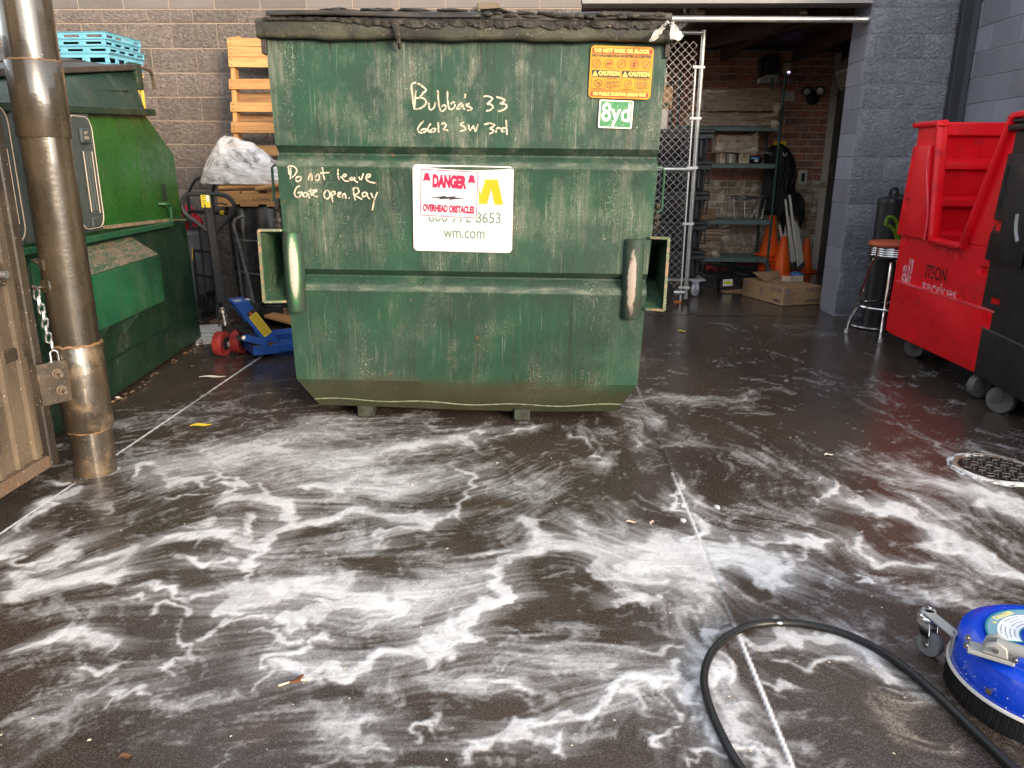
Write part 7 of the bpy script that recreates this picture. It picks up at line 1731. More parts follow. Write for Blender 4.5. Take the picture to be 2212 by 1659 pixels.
# collapsed black crates by the shelf
M_CRT = mat('black_crate_plastic', (.012,.012,.012), .45)
def mesh_crate(name, lab, p, rz, w_, d_, h, grp, tilt=0):
    t = thing(name, lab, 'crate', p, 0, grp, rot=(tilt, 0, rz))
    for (o_, ex, L) in (((-w_/2,-d_/2,0),(1,0,0),w_),((-w_/2,d_/2,0),(1,0,0),w_),((-w_/2,-d_/2,0),(0,1,0),d_),((w_/2,-d_/2,0),(0,1,0),d_)):
        o_, ex = Vector(o_), Vector(ex); b = B(); n = int(L/.026)
        for k in range(n+1): q = o_+ex*(L*k/n); b.bar(q, q+Vector((0,0,h)), .007 if 0 < k < n else .022, .007 if 0 < k < n else .022, ex)
        for k in range(6): q = o_+Vector((0,0,h*k/5)); b.bar(q, q+ex*L, .008, .008 if k not in (0,5) else .018)
        obj('lattice_side', b, M_CRT, t)
    b = B(); 
    for k in range(9): b.bar((-w_/2+w_*k/8,-d_/2,.004),(-w_/2+w_*k/8,d_/2,.004),.012,.006)
    for k in range(7): b.bar((-w_/2,-d_/2+d_*k/6,.004),(w_/2,-d_/2+d_*k/6,.004),.012,.006)
    obj('lattice_floor', b, M_CRT, t); return t
p = G(1571, 628); mc1 = mesh_crate('mesh_crate', 'black mesh crate with a yellow and white tag, nearest the gate casters', (p.x+.02, p.y+.22, .0), R(24), .44, .34, .15, 'black mesh crates on the bay floor')
ML2 = frame((-.10,-.178,.09), (1,0,0), (0,.1,1)); tg = obj('tag_plate', plate(rrect(.13,.075,.006), ML2, .002), mat('white_tag', (.68,.68,.62), .45), mc1)
obj('tag_print', plate(rrect(.10,.035,.01), ML2, .0004, .002), mat('yellow_green_print', (.55,.50,.03), .5), tg)
p = G(1600, 604); mesh_crate('mesh_crate', 'black mesh crate tipped behind the tagged one under the shelf', (p.x+.02, p.y+.25, .03), R(-14), .44, .32, .16, 'black mesh crates on the bay floor', R(12))
p = G(1548, 600); mesh_crate('mesh_crate', 'black mesh crate with red goods inside under the left end of the shelf', (p.x, p.y+.1, .0), R(8), .42, .32, .17, 'black mesh crates on the bay floor')
rd = thing('red_goods', 'bunch of red packets lying inside the rear black mesh crate', 'packets', (p.x, p.y+.1, .02)); b = B()
for i in range(9): b.blob((-.15+.04*i, .02*math.sin(i*2), .07+.02*math.sin(i)), (.03,.05,.04), i, .3, 9, 6)
obj('packets', b, mat('red_packets', (.50,.02,.03), .4), rd, smooth=60)
dp = thing('red_pan', 'round red plastic dustpan tray under the shelving beside the cones', 'dustpan', WY(1612, 582, 10.3)); dp.location.z = .10
b = B(); b.lathe([(.02,0),(.15,.002),(.19,.02),(.20,.06),(.19,.062),(.17,.03),(.02,.02)], n=34); obj('pan', b, mat('red_plastic', (.55,.012,.02), .35), dp); b = B(); b.box(-.12,.12,-.1,.1,-.098,-.002); obj('pan_foot', b, M_CRT, dp, bev=.01)
fl = thing('flat_cardboard', 'flattened brown cardboard sheet on the floor under the mesh crates', 'cardboard', (G(1580, 632).x, G(1580, 632).y, 0)); b = B(); q = [G(*p_)-fl.location for p_ in ((1527,616),(1570,606),(1606,622),(1601,636),(1565,634))]
b.bm.faces.new([b.bm.verts.new(p_+Vector((0,0,.006))) for p_ in q]); obj('sheet', b, M_BOX, fl)
cp = thing('orange_chip', 'small orange brown wood chip on the floor beside the gate wheel', 'wood chip', G(1463, 653)); b = B(); b.hexa([(-.04,-.02,0),(.04,-.015,0),(.045,.02,0),(-.035,.02,0),(-.04,-.02,.014),(.04,-.015,.012),(.045,.02,.014),(-.035,.02,.013)]); obj('chip', b, mat('orange_wood', (.42,.13,.03), .7), cp)
# ================================================================== right side: stool, grill things, carts
M_CHR = mat('chrome_tube', (.62,.61,.60), .12, metal=1.0, rvar=.05, dirt=(.30,.26,.22), dscale=10, dlo=.66, dhi=.74)
# stool: orange vinyl, ribbed chrome skirt, four bent legs, foot ring
st_c = Vector((2.835, 6.42, 0))
stl = thing('bar_stool', 'chrome bar stool with an orange red vinyl seat between the pillar and the red cart', 'stool', st_c, R(20))
SH = .785
b = B(); b.lathe([(.02,SH-.035),(.190,SH-.038),(.198,SH-.028),(.196,SH-.012),(.17,SH-.001),(.02,SH+.006)], n=48); obj('seat', b, mat('orange_red_vinyl', (.42,.085,.035), .42, col2=(.36,.065,.03), nscale=5), stl, smooth=60)
b = B(); b.lathe([(.17,SH-.125),(.182,SH-.122)]+[(.184+(.007 if k % 2 else 0), SH-.118+.0085*k) for k in range(10)]+[(.18,SH-.032)], n=48); obj('chrome_skirt', b, M_CHR, stl, smooth=25)
b = B(); b.lathe([(.02,SH-.135),(.15,SH-.134),(.16,SH-.124)], n=30); obj('seat_plate', b, mat('rusty_underside', (.08,.06,.05), .7), stl)
for k in range(4):
    a = R(45+90*k); u_ = Vector((math.cos(a), math.sin(a), 0))
    P_ = spline([u_*.06+Vector((0,0,SH-.14)), u_*.12+Vector((0,0,SH-.145)), u_*.150+Vector((0,0,SH-.20)), u_*.190+Vector((0,0,.40)), u_*.212+Vector((0,0,.235)), u_*.262+Vector((0,0,.12)), u_*.275+Vector((0,0,.004))], 5)
    b = B(); b.tube(P_, .0125, 10); lg = obj('leg', b, M_CHR, stl)
    b = B(); b.cyl(P_[-1]-Vector((0,0,.004)), P_[-1]+Vector((0,0,.03)), .016, n=12); obj('leg_tip', b, mat('white_leg_tip', (.45,.44,.42), .5) if k == 0 else bpy.data.materials['white_leg_tip'], lg)
b = B(); b.tube([(.222*math.cos(a*math.pi/24), .222*math.sin(a*math.pi/24), .255) for a in range(48)], .011, 9, closed=True); obj('foot_ring', b, M_CHR, stl)
# black cylinder (smoker) on a round chromed base
cy = thing('black_cylinder', 'tall matt black cylinder with a looped cap standing against the pillar behind the stool', 'smoker', (2.955, 6.84, 0))
b = B(); b.lathe([(.118,.03),(.118,1.08)], n=40); obj('shell', b, mat('matt_black_enamel', (.012,.012,.013), .42, rvar=.08), cy)
b = B(); b.lathe([(.12,1.075),(.117,1.10),(.05,1.125),(.01,1.128)], n=40); obj('cap', b, mat('semi_gloss_black', (.014,.014,.015), .3), cy, smooth=50)
b = B(); b.box(-.036,-.022,-.02,.02,1.12,1.165); b.box(.022,.036,-.02,.02,1.12,1.165); b.tube([(-.03,0,1.165)]+[(-.03*math.cos(a), 0, 1.165+.022*math.sin(a)) for a in np.linspace(.3,2.84,7)]+[(.03,0,1.165)], .012, 8); obj('cap_loop', b, bpy.data.materials['semi_gloss_black'], cy, bev=.003)
b = B(); b.lathe([(.12,.0),(.235,.004),(.245,.014),(.24,.024),(.13,.032)], n=48); obj('base_plate', b, mat('grimy_chrome', (.25,.25,.25), .25, metal=.9, col2=(.04,.04,.04), nscale=7, lo=.4, hi=.6), cy)
b = B(); b.cyl((-.06,-.238,.01),(-.06,-.249,.01),.014,n=12); obj('base_bolt', b, M_CHR, cy)
# black grill body with chromed rail behind the red cart
gr = thing('grill_cabinet', 'glossy black grill cabinet with a bright rail half hidden behind the red cart', 'grill', (3.08, 6.72, 0))
M_GLB = mat('gloss_black_enamel', (.010,.010,.011), .14)
b = B(); b.box(0,.46,0,.42,.12,1.10); gb_ = obj('cabinet', b, M_GLB, gr, bev=.02, seg=2)
b = B(); b.box(.02,.15,-.012,-.001,.2,1.06); obj('door_panel', b, M_GLB, gb_, bev=.006); b = B(); b.box(.17,.44,-.012,-.001,.2,1.06); obj('door_panel', b, M_GLB, gb_, bev=.006)
b = B(); b.cyl((.0,-.03,1.125),(.46,-.03,1.125),.011,n=10); obj('rail', b, M_CHR, gr); b = B(); b.box(-.0,.46,-.02,.42,1.105,1.135); obj('top', b, M_GLB, gr, bev=.008)
b = B(); b.cyl((.16,.1,1.136),(.16,.1,1.165),.035,n=16); obj('knob', b, M_GLB, gr)
for x in (.04,.42): 
    for y in (.04,.38): b = B(); b.cyl((x,y,0),(x,y,.12),.03,n=12); obj('leg', b, M_GLB, gr)
bg_ = thing('black_bag', 'black rubbish bag on the grill cabinet peeking out beside the red cart', 'bag', (3.22, 6.60, 1.17)); b = B(); b.blob((.0,.05,.13), (.13,.12,.14), 4, .2, 18, 12); obj('bag', b, mat('black_bin_bag', (.012,.012,.013), .25, bmp=.6, bscale=18), bg_, smooth=70)
# green D-handled shovel leaning there
sv = thing('shovel', 'wooden shovel with a green plastic D grip leaning behind the stool', 'shovel', (2.96, 6.58, 0))
top = WY(1935, 492, 6.56)-sv.location
h0 = WY(1940, 518, 6.56)-sv.location; dirn = (h0-top).normalized()
foot = Vector((h0.x+.10, h0.y+.05, .0))
b = B(); b.cyl(h0, foot+Vector((0,0,.22)), .0155, n=12); obj('shaft', b, mat('ash_shaft', (.42,.26,.11), .55), sv)
M_GRN_H = mat('lime_green_plastic', (.085,.165,.012), .4)
pg = [WY(*p, 6.56)-sv.location for p in ((1939,512),(1931,498),(1924,490),(1916,487))]; pg2 = [WY(*p, 6.56)-sv.location for p in ((1939,512),(1938,499),(1939,487),(1935,476),(1926,469),(1916,470))]
b = B(); b.tube([h0, WY(1937,508,6.56)-sv.location], .021, 10); b.tube(spline(pg,4), .014, 8); b.tube(spline(pg2,4), .014, 8); b.tube([WY(1916,470,6.56)-sv.location, WY(1913,487,6.56)-sv.location], .015, 8); obj('d_grip', b, M_GRN_H, sv)
b = B(); b.prism([(-.10,.0),(-.11,.2),(-.04,.27),(.04,.27),(.11,.2),(.10,0),(.05,-.0)], foot, (1,0,0), (0,-.1,1), (0,1,.1), 0, .004); obj('blade', b, mat('dark_shovel_steel', (.05,.05,.05), .5, metal=.5), sv)

# ---- the two rolling laundry-type carts
M_RED_P = mat('red_polyethylene', (.72,.004,.012), .40, col2=(.62,.004,.010), nscale=3, dirt=(.36,.003,.009), dscale=6, dlo=.58, dhi=.74, speck=(.65,.25,.25), sscale=120, slo=.765, bmp=.05, bscale=20)
M_REDX = mat('scuffed_red_edge', (.80,.11,.13), .5, col2=(.72,.03,.05), nscale=10)
M_BLK_P = mat('black_polyethylene', (.012,.012,.013), .42, col2=(.018,.018,.019), nscale=5, dirt=(.028,.027,.027), dscale=8, dlo=.56, dhi=.76, speck=(.2,.2,.2), sscale=120, slo=.78, bmp=.05, bscale=20)
def cart(name, lab, o, ang, L, W_, z0, z1, mt, edge, open_pts, ribs):
    """long side face lies in the local x-z plane (x to the viewer's right, outwards = -y)"""
    t = thing(name, lab, 'cart', o, ang)
    tp_ = .075      # how much the ends lean in towards the top
    T = .035
    xl = lambda z: tp_*(z-z0)/(z1-z0); xr = lambda z: L-tp_*(z-z0)/(z1-z0)
    (ax, az), (bx_, bz), (cx, cz), (dx, dz) = open_pts      # TL, BL, BR, TR of the cut-out
    b = B()
    # side with its cut-out: left panel, sill, right panel (each a solid)
    def solid(p, y0=0.0, y1=T): b.prism(p, (0,0,0), (1,0,0), (0,0,1), (0,1,0), y0, y1)
    solid([(0,z0),(L,z0),(xr(bz),bz),(xl(bz),bz)])
    solid([(xl(bz),bz+.0005),(bx_,bz+.0005),(ax,z1),(xl(z1),z1)])
    solid([(cx,bz+.0005),(xr(bz),bz+.0005),(xr(z1),z1),(dx,z1)])
    obj('front_side', b, mt, t, bev=.006)
    b = B(); b.prism([(0,z0),(L,z0),(xr(z1),z1),(xl(z1),z1)], (0,0,0), (1,0,0), (0,0,1), (0,1,0), W_-T, W_)
    bk_ = obj('back_side', b, mt, t, bev=.006)
    for sd_ in (0, 1):
        b = B(); x0f = (lambda z: xl(z)) if sd_ == 0 else (lambda z: xr(z)-T); x1f = (lambda z: xl(z)+T) if sd_ == 0 else (lambda z: xr(z))
        b.hexa([(x0f(z0),T,z0),(x1f(z0),T,z0),(x1f(z0),W_-T,z0),(x0f(z0),W_-T,z0),(x0f(z1),T,z1),(x1f(z1),T,z1),(x1f(z1),W_-T,z1),(x0f(z1),W_-T,z1)]); ep = obj('end_panel', b, mt, t, bev=.006)
        for zz in ribs:
            sg = 1 if sd_ == 0 else -1; b = B(); b.prism([(zz-.045,0),(zz-.030,.040),(zz+.018,.034),(zz+.042,0)], (xl(zz)+T if sd_ == 0 else xr(zz)-T,0,0), (0,0,1), (sg,0,0), (0,1,0), T+.002, W_-T-.002); obj('moulded_rib', b, mt, ep, bev=.006, seg=2)
        b = B(); zz = z1-.06; sg = 1 if sd_ == 0 else -1; b.prism([(zz-.04,0),(zz-.03,.035),(zz+.055,.030),(zz+.055,0)], (xl(zz)+T if sd_ == 0 else xr(zz)-T,0,0), (0,0,1), (sg,0,0), (0,1,0), T+.002, W_-T-.002); obj('top_band', b, mt, ep, bev=.006)
    b = B(); b.box(.01,L-.01,.01,W_-.01,z0-.012,z0+.03); obj('deck', b, mat('dark_deck', (.03,.026,.025), .6) if 'dark_deck' not in bpy.data.materials else bpy.data.materials['dark_deck'], t)
    # rolled lip round the cut-out and along the top
    lip = [(xl(z1)-.03,z1-.012),(ax-.06,z1-.012),(ax-.012,z1-.035),(ax-.002,z1-.09),(bx_-.004,bz+.03),(bx_+.02,bz-.005),(cx-.02,bz-.012),(cx+.01,bz+.03),(dx-.02,z1-.09),(dx+.01,z1-.03),(dx+.05,z1-.008),(xr(z1)+.03,z1-.008)]
    P_ = spline([(x,-.008,z) for x, z in lip], 4)
    b = B(); N = len(P_); rows = []
    for i, p in enumerate(P_):
        d = (P_[min(i+1,N-1)]-P_[max(i-1,0)]).normalized(); nrm = Vector((-d.z,0,d.x)); rows.append([b.bm.verts.new(q) for q in (p-nrm*.03+Vector((0,.006,0)), p-nrm*.024+Vector((0,-.022,0)), p+nrm*.004+Vector((0,-.026,0)), p+nrm*.010+Vector((0,.0,0)), p+nrm*.008+Vector((0,.045,0)), p-nrm*.02+Vector((0,.045,0)))])
    b.skin(rows); obj('lip', b, mt, t, 'pale rubbed lip round the cut-out' if edge else None, bev=.003, smooth=50)
    b = B(); b.box(xl(z1)-.03, xr(z1)+.03, W_-.045, W_+.03, z1-.03, z1+.0); obj('back_lip', b, mt, t, bev=.01)
    # outer step beside the cut-out
    sp = [(bx_-.07,bz-.06),(bx_-.035,bz+.35),(ax-.075,z1-.16),(xl(z1-.15)+.02,z1-.16)]
    b = B(); pr_ = [(.012,z0+.62),(xl(z1-.16)+.012,z1-.16),(ax-.085,z1-.16),(ax-.10,z1-.3),(bx_-.075,bz+.1),(bx_-.07,bz-.10),(bx_-.04,bz-.14),(.14,bz-.14)]
    b.prism([(.004,bz-.02),(xl(z1-.16)+.004,z1-.16),(ax-.085,z1-.16),(bx_-.085,bz-.02)], (0,0,0), (1,0,0), (0,0,1), (0,-1,0), -.001, .020); stp = obj('raised_panel', b, mt, t, bev=.006, seg=2)
    b = B(); b.tube(spline([(ax-.088,-.02,z1-.16),(ax-.092,-.02,z1-.3),(bx_-.087,-.02,bz+.15),(bx_-.085,-.02,bz-.02)],5), .007, 6); obj('rubbed_edge', b, edge or mt, stp)
    b = B(); b.bar((xl(z1-.22)+.035,-.021,z1-.22),(xl(bz+.28)+.03,-.021,bz+.28), .03, .012, (0,-1,0)); obj('long_rib', b, mt, stp, bev=.005)
    # moulded pockets: four bars round a recess
    def pocket(x, z, w_, h_, y=-.0):
        b = B(); f = .0; b.box(x-w_/2,x+w_/2,y-.004,y+.012,z-h_/2,z+h_/2)
        return b
    def recess(x, z, w_, h_, y):
        b = B(); P0 = [(x-w_/2,y,z-h_/2),(x+w_/2,y,z-h_/2),(x+w_/2,y,z+h_/2),(x-w_/2,y,z+h_/2)]; k = .018; P1 = [(x-w_/2+k,y+.022,z-h_/2+k),(x+w_/2-k*.3,y+.022,z-h_/2+k),(x+w_/2-k*.3,y+.022,z+h_/2-k*.3),(x-w_/2+k,y+.022,z+h_/2-k*.3)]
        V0 = [b.bm.verts.new(p) for p in P0]; V1 = [b.bm.verts.new(p) for p in P1]; o_ = [b.bm.verts.new((p[0]+(.012 if p[0] > x else -.012), y+.004, p[2]+(.012 if p[2] > z else -.012))) for p in P0]
        b.bm.faces.new(V1)
        for i in range(4): b.bm.faces.new([V0[i], V0[(i+1)%4], V1[(i+1)%4], V1[i]]); b.bm.faces.new([o_[i], o_[(i+1)%4], V0[(i+1)%4], V0[i]])
        return b
    return t, recess, xl, xr
def face_angle(a, c): return math.atan2(c.y-a.y, c.x-a.x)
# red one: far end a, near end c
a, c = G(1912, 712, .17), G(2098, 798, .17); a = Vector((2.615, 5.87, 0)); ang = math.atan2(-1, .022)
RL, RZ0, RZ1 = 1.44, .165, 1.665
fy_ = lambda Y: (5.87-Y)
rc, recess, xl, xr = cart('laundry_cart', 'tall red plastic rolling cart with a cut-out side beside the bar stool', (2.612, 5.87, 0), ang, RL, .80, RZ0, RZ1, M_RED_P, M_REDX, [(fy_(5.467),RZ1), (fy_(5.366),.905), (fy_(4.985),.885), (fy_(4.70),RZ1)], [WY(2120, y_, 5.78).z for y_ in (356, 437, 513)])
def rec(cart_, mt, x, z, w_, h_, y=-.004, d=.045):
    # a pocket really cut into the panel: sloping lower and left cheeks
    b = B(); k = .55*d
    b.hexa([(x-w_/2,y-.05,z-h_/2),(x+w_/2,y-.05,z-h_/2),(x+w_/2,y-.05,z+h_/2),(x-w_/2,y-.05,z+h_/2)]+[(x-w_/2+k,y+d,z-h_/2+k),(x+w_/2-.003,y+d,z-h_/2+k),(x+w_/2-.003,y+d,z+h_/2-.003),(x-w_/2+k,y+d,z+h_/2-.003)])
    # taper starts at the panel surface, not in front of it
    for v in b.bm.verts:
        if v.co.y < y: v.co.y = y-.002
    PENDING.append((cart_, b.mesh('cut', smooth=0)))
PENDING = []
def cut_pockets(cart_, names):
    cut = []
    for c_, me in PENDING:
        if c_ is cart_: o = bpy.data.objects.new('cutter', me); COL.objects.link(o); o.parent = cart_; cut.append(o)
    for o in kids(cart_):
        if o.name.split('.')[0] not in names: continue
        for q in cut: md = o.modifiers.new('cut', 'BOOLEAN'); md.operation = 'DIFFERENCE'; md.solver = 'EXACT'; md.object = q
        bpy.context.view_layer.update()
        me = bpy.data.meshes.new_from_object(o.evaluated_get(bpy.context.evaluated_depsgraph_get())); o.modifiers.clear(); o.data = me
        me.set_sharp_from_angle(angle=R(30))
    for q in cut: bpy.data.objects.remove(q)
def RX(x, y): return loc(rc, HIT(x, y, rc.location, Vector((1, .022, 0)).normalized()))
for zx, zy, w_, h_, yy in ((1962,440,.10,.085,-.022),(1955,520,.13,.085,-.022)): p = RX(zx, zy); rec(rc, M_RED_P, p.x+.012, p.z, w_-.02, h_, yy)
for zx, zy in ((2022,533),(2045,545),(2070,556),(2122,585)): p = RX(zx, zy); rec(rc, M_RED_P, p.x, p.z, .065 if zx < 2100 else .12, .06, -.002, .028)
cut_pockets(rc, ('front_side','raised_panel'))
# lower step: bumper band
p0, p1 = RX(1935, 600), RX(2095, 690)
b = B(); z = .50; b.prism([(0,z+.06),(-.018,z+.045),(-.018,RZ0+.0),(0,RZ0+.0)], (.09,0,0), (0,1,0), (0,0,1), (1,0,0), 0, RL-.11); obj('kick_panel', b, M_RED_P, rc, bev=.005)
b = B(); b.bar((.09,-.012,z+.055),(RL-.02,-.012,z+.055),.016,.012); obj('rubbed_edge', b, M_REDX, rc)
M_STN = mat('worn_black_stencil', (.035,.012,.014), .6, alpha=(42, .40, .52)); M_FWT = mat('worn_white_stencil', (.75,.32,.36), .6, alpha=(34, .40, .54))
def RM(x, y, k=.0): p = RX(x, y); return frame((p.x, -.002-k, p.z), (1,0,0), (0,0,1))
lettering('ITSON', M_STN, rc, RM(2022, 592), .125, fit=.27, bold=.002); lettering('services', M_FWT, rc, RM(2028, 626), .13, fit=.44, bold=.002)
lettering('all', M_FWT, rc, RM(1960, 588), .24, fit=.14, bold=.008); lettering('ce', mat('faint_white_stencil', (.60,.22,.26), .6, alpha=(30, .5, .62)), rc, RM(2118, 622), .07)
def caster(par, c, ax, r, w_, ztop, sw=None):
    wheel_obj(par, c, ax, r, w_, M_GWD, mat('grimy_hub', (.10,.095,.09), .55, metal=.3) if 'grimy_hub' not in bpy.data.materials else bpy.data.materials['grimy_hub'], 'caster_wheel')
    ax = Vector(ax).normalized(); c = Vector(c); b = B(); sd = ax.cross(Vector((0,0,1)))
    for s_ in (-1, 1): b.hexa([c+ax*s_*(w_/2+.003)+sd*.018+Vector((0,0,-.012)), c+ax*s_*(w_/2+.008)+sd*.018+Vector((0,0,-.012)), c+ax*s_*(w_/2+.008)-sd*.018+Vector((0,0,-.012)), c+ax*s_*(w_/2+.003)-sd*.018+Vector((0,0,-.012)), c+ax*s_*(w_/2+.003)+sd*.026+Vector((0,0,ztop-c.z)), c+ax*s_*(w_/2+.008)+sd*.026+Vector((0,0,ztop-c.z)), c+ax*s_*(w_/2+.008)-sd*.012+Vector((0,0,ztop-c.z)), c+ax*s_*(w_/2+.003)-sd*.012+Vector((0,0,ztop-c.z))])
    b.cyl(c-ax*(w_/2+.012), c+ax*(w_/2+.012), .010, n=10); obj('caster_fork', b, mat('grimy_steel', (.11,.105,.10), .5, metal=.4) if 'grimy_steel' not in bpy.data.materials else bpy.data.materials['grimy_steel'], par, bev=.001)
def at(par, w): return loc(par, w)
p = G(1957, 771); caster(rc, loc(rc, Vector((p.x+.06, p.y+.01, .075))), loc(rc, rc.location+Vector((-.78,-.62,0))), .075, .045, RZ0-.012)
p = G(2094, 861); caster(rc, loc(rc, Vector((p.x+.06, p.y+.03, .075))), loc(rc, rc.location+Vector((.30,-.95,0))), .075, .05, RZ0-.012)
for Y in (5.7, 4.6): caster(rc, loc(rc, Vector((3.28, Y, .075))), (0,1,0), .075, .045, RZ0-.012)
# black one, nearer
ba, bb = Vector((2.640, 4.722, 0)), Vector((2.575, 4.034, 0)); bang = math.atan2(bb.y-ba.y, bb.x-ba.x)
BL_, BZ0, BZ1 = 1.42, .165, 1.60
bc, _, bxl, bxr = cart('laundry_cart', 'tall black plastic rolling cart at the right edge in front of the red one', ba, bang, BL_, .80, BZ0, BZ1, M_BLK_P, None, [(.46,BZ1),(.52,.86),(.9,.86),(1.1,BZ1)], (.6, .9, 1.25))
bn = Vector((math.sin(bang), -math.cos(bang), 0))
def BX(x, y): return loc(bc, HIT(x, y, bc.location, bn))
for x0, y0, x1, y1, yy in ((2148,475,2170,505,-.022),(2140,535,2178,558,-.003),(2135,645,2160,660,-.003)):
    p, q = BX((x0+x1)/2, (y0+y1)/2), None; w_ = abs(BX(x1,y0).x-BX(x0,y0).x); h_ = abs(BX(x0,y0).z-BX(x0,y1).z); rec(bc, M_BLK_P, p.x, p.z, max(.05, w_), max(.05, h_), yy, .045 if yy < -.01 else .028)
cut_pockets(bc, ('front_side','raised_panel'))
b = B(); z = .40; b.prism([(0,z+.05),(-.009,z+.035),(-.009,BZ0),(0,BZ0)], (.06,0,0), (0,1,0), (0,0,1), (1,0,0), 0, BL_-.1); obj('kick_panel', b, M_BLK_P, bc, bev=.005)
b = B(); b.bar((.06,-.006,z+.045),(BL_-.06,-.006,z+.045),.010,.008); obj('rubbed_edge', b, mat('rubbed_grey_edge', (.07,.07,.07), .45), bc)
b = B(); p = BX(2206, 258); b.box(p.x-.05,p.x+.08,-.02,.03,BZ1+.002,BZ1+.03); obj('corner_cap', b, M_BLK_P, bc, bev=.01)
b = B(); b.tube([BX(2204,462+k*10)+Vector((.02-.02*math.sin(k*.5),-.02,0)) for k in range(7)], .012, 8); obj('grab_edge', b, mat('pale_grey_grip', (.3,.3,.3), .5), bc)
p = G(2143, 892); caster(bc, loc(bc, Vector((p.x+.05, p.y+.02, .075))), loc(bc, bc.location+Vector((-.80,-.60,0))), .078, .05, BZ0-.012)
for x, y in ((.12,.68),(1.3,.06),(1.3,.68)): caster(bc, Vector((x,y,.075)), (0,1,0), .075, .045, BZ0-.012)
# ================================================================== foreground
# surface cleaner
CR = .235
cx0 = G(2034, 1470, .0)
SCc = Vector((1.362, 1.805, 0))
sc_ = thing('surface_cleaner', 'round blue floor surface cleaner with a black brush skirt at the lower right', 'floor cleaner', SCc)
M_BLU = mat('glossy_blue_plastic', (.004,.050,.52), .22, rvar=.06, coat=.3, bmp=.05, bscale=8, bdist=.01, speck=(.4,.45,.6), sscale=130, slo=.765)
prof = [(CR-.002,.062),(CR,.068),(CR-.004,.12),(CR-.014,.150),(CR-.040,.164),(CR-.065,.163),(CR-.085,.156),(CR-.098,.157),(CR-.112,.164),(CR-.130,.166),(.085,.167),(.074,.176),(.056,.18),(.01,.181)]
b = B(); b.lathe(prof, n=96); obj('housing', b, M_BLU, sc_, smooth=32)
b = B(); b.tube([((CR+.003)*math.cos(a*math.pi/48), (CR+.003)*math.sin(a*math.pi/48), .062) for a in range(96)], .0055, 6, closed=True); obj('trim_ring', b, mat('pale_trim', (.55,.52,.48), .4), sc_)
b = B(); b.lathe([(CR-.004,.058),(CR-.002,.056),(CR+.004,.004),(CR-.03,.003)], n=96); sk = obj('brush_band', b, mat('black_brush', (.010,.010,.010), .8, bmp=.9, bscale=120, bstretch=(1,1,.15), speck=(.3,.3,.3), sscale=140, slo=.78), sc_)
b = B(); r_ = random.Random(2)
for k in range(520): 
    a = 2*math.pi*k/520+r_.uniform(-.004,.004); r0 = CR+r_.uniform(-.002,.001); r1 = CR+r_.uniform(.002,.010)
    p0 = Vector((r0*math.cos(a), r0*math.sin(a), .057)); p1 = Vector((r1*math.cos(a+r_.uniform(-.012,.012)), r1*math.sin(a), r_.uniform(0,.004))); d_ = Vector((-math.sin(a), math.cos(a), 0))*.0016
    b.bm.faces.new([b.bm.verts.new(q) for q in (p0-d_, p0+d_, p1+d_, p1-d_)])
obj('bristles', b, bpy.data.materials['black_brush'], sc_, smooth=0, kind='stuff')
b = B()
for aa in (205, 262): a = R(aa); q = Vector((math.cos(a), math.sin(a), 0)); b.cyl(q*(CR-.006)+Vector((0,0,.095)), q*(CR+.010)+Vector((0,0,.095)), .009, n=10)
obj('bolt', b, M_CHR, sc_)
# curved instruction label: an annular sector on the top
def sector(r0, r1, a0, a1, z, n=24):
    b = B(); b.grid([[(r*math.cos(R(a0+(a1-a0)*i/n)), r*math.sin(R(a0+(a1-a0)*i/n)), z) for i in range(n+1)] for r in (r0, r1)]); return b
zl = .1685
lb_ = obj('instruction_label', sector(.080,.165,62,178,zl), mat('teal_label_edge', (.02,.22,.25), .4), sc_, smooth=0)
obj('label_field', sector(.087,.137,65,175,zl+.0006), mat('white_label_field', (.68,.70,.74), .4), lb_, smooth=0)
obj('label_head', sector(.138,.160,65,175,zl+.0006), mat('blue_grey_head', (.16,.30,.38), .4), lb_, smooth=0)
for k in range(4):
    for j in range(3):
        a0 = 69+35*j+k; a1 = a0+30-4*((k+j) % 3); r0 = .127-.0105*k; bq = B(); aq = a0
        while aq < a1: wq_ = r_.uniform(2, 6); sq = sector(r0,r0+.0022,aq,min(aq+wq_, a1),zl+.0012,3); vm = {v: bq.bm.verts.new(v.co) for v in sq.bm.verts}; [bq.bm.faces.new([vm[v] for v in f.verts]) for f in sq.bm.faces]; sq.bm.free(); aq += wq_+1.3
        obj('small_print', bq, mat('label_ink', (.12,.13,.2), .5) if (k, j) == (0, 0) else bpy.data.materials['label_ink'], lb_, smooth=0)
Md = Matrix.Translation((0,0,zl+.0013)) @ Matrix.Rotation(R(28), 4, 'Z') @ Matrix.Translation((0,.1465,0))
lettering('DANGER', mat('yellow_label_ink', (.75,.65,.25), .4), lb_, Md, .019, bold=.0005)
lettering('!', bpy.data.materials['label_ink'], lb_, Matrix.Translation((0,0,zl+.002)) @ Matrix.Rotation(R(50), 4, 'Z') @ Matrix.Translation((0,.1465,0)), .011); obj('warning_triangle', plate([(-.007,-.005),(.007,-.005),(0,.008)], Matrix.Translation((0,0,zl+.0012)) @ Matrix.Rotation(R(50), 4, 'Z') @ Matrix.Translation((0,.147,0)), .0004), bpy.data.materials['yellow_label_ink'], lb_)
b = B(); rs_ = random.Random(14)
for i in range(60):
    a = rs_.uniform(2.4, 5.6); zz_ = rs_.uniform(.062, .12); q = Vector((math.cos(a), math.sin(a), 0))*(CR+.0015); b.blob(q+Vector((0,0,zz_)), (rs_.uniform(.0005,.0015),)*2+(rs_.uniform(.0005,.002),), i, .3, 6, 4)
obj('suds_splash', b, mat('dried_suds_fleck', (.55,.55,.56), .5), sc_, kind='stuff')
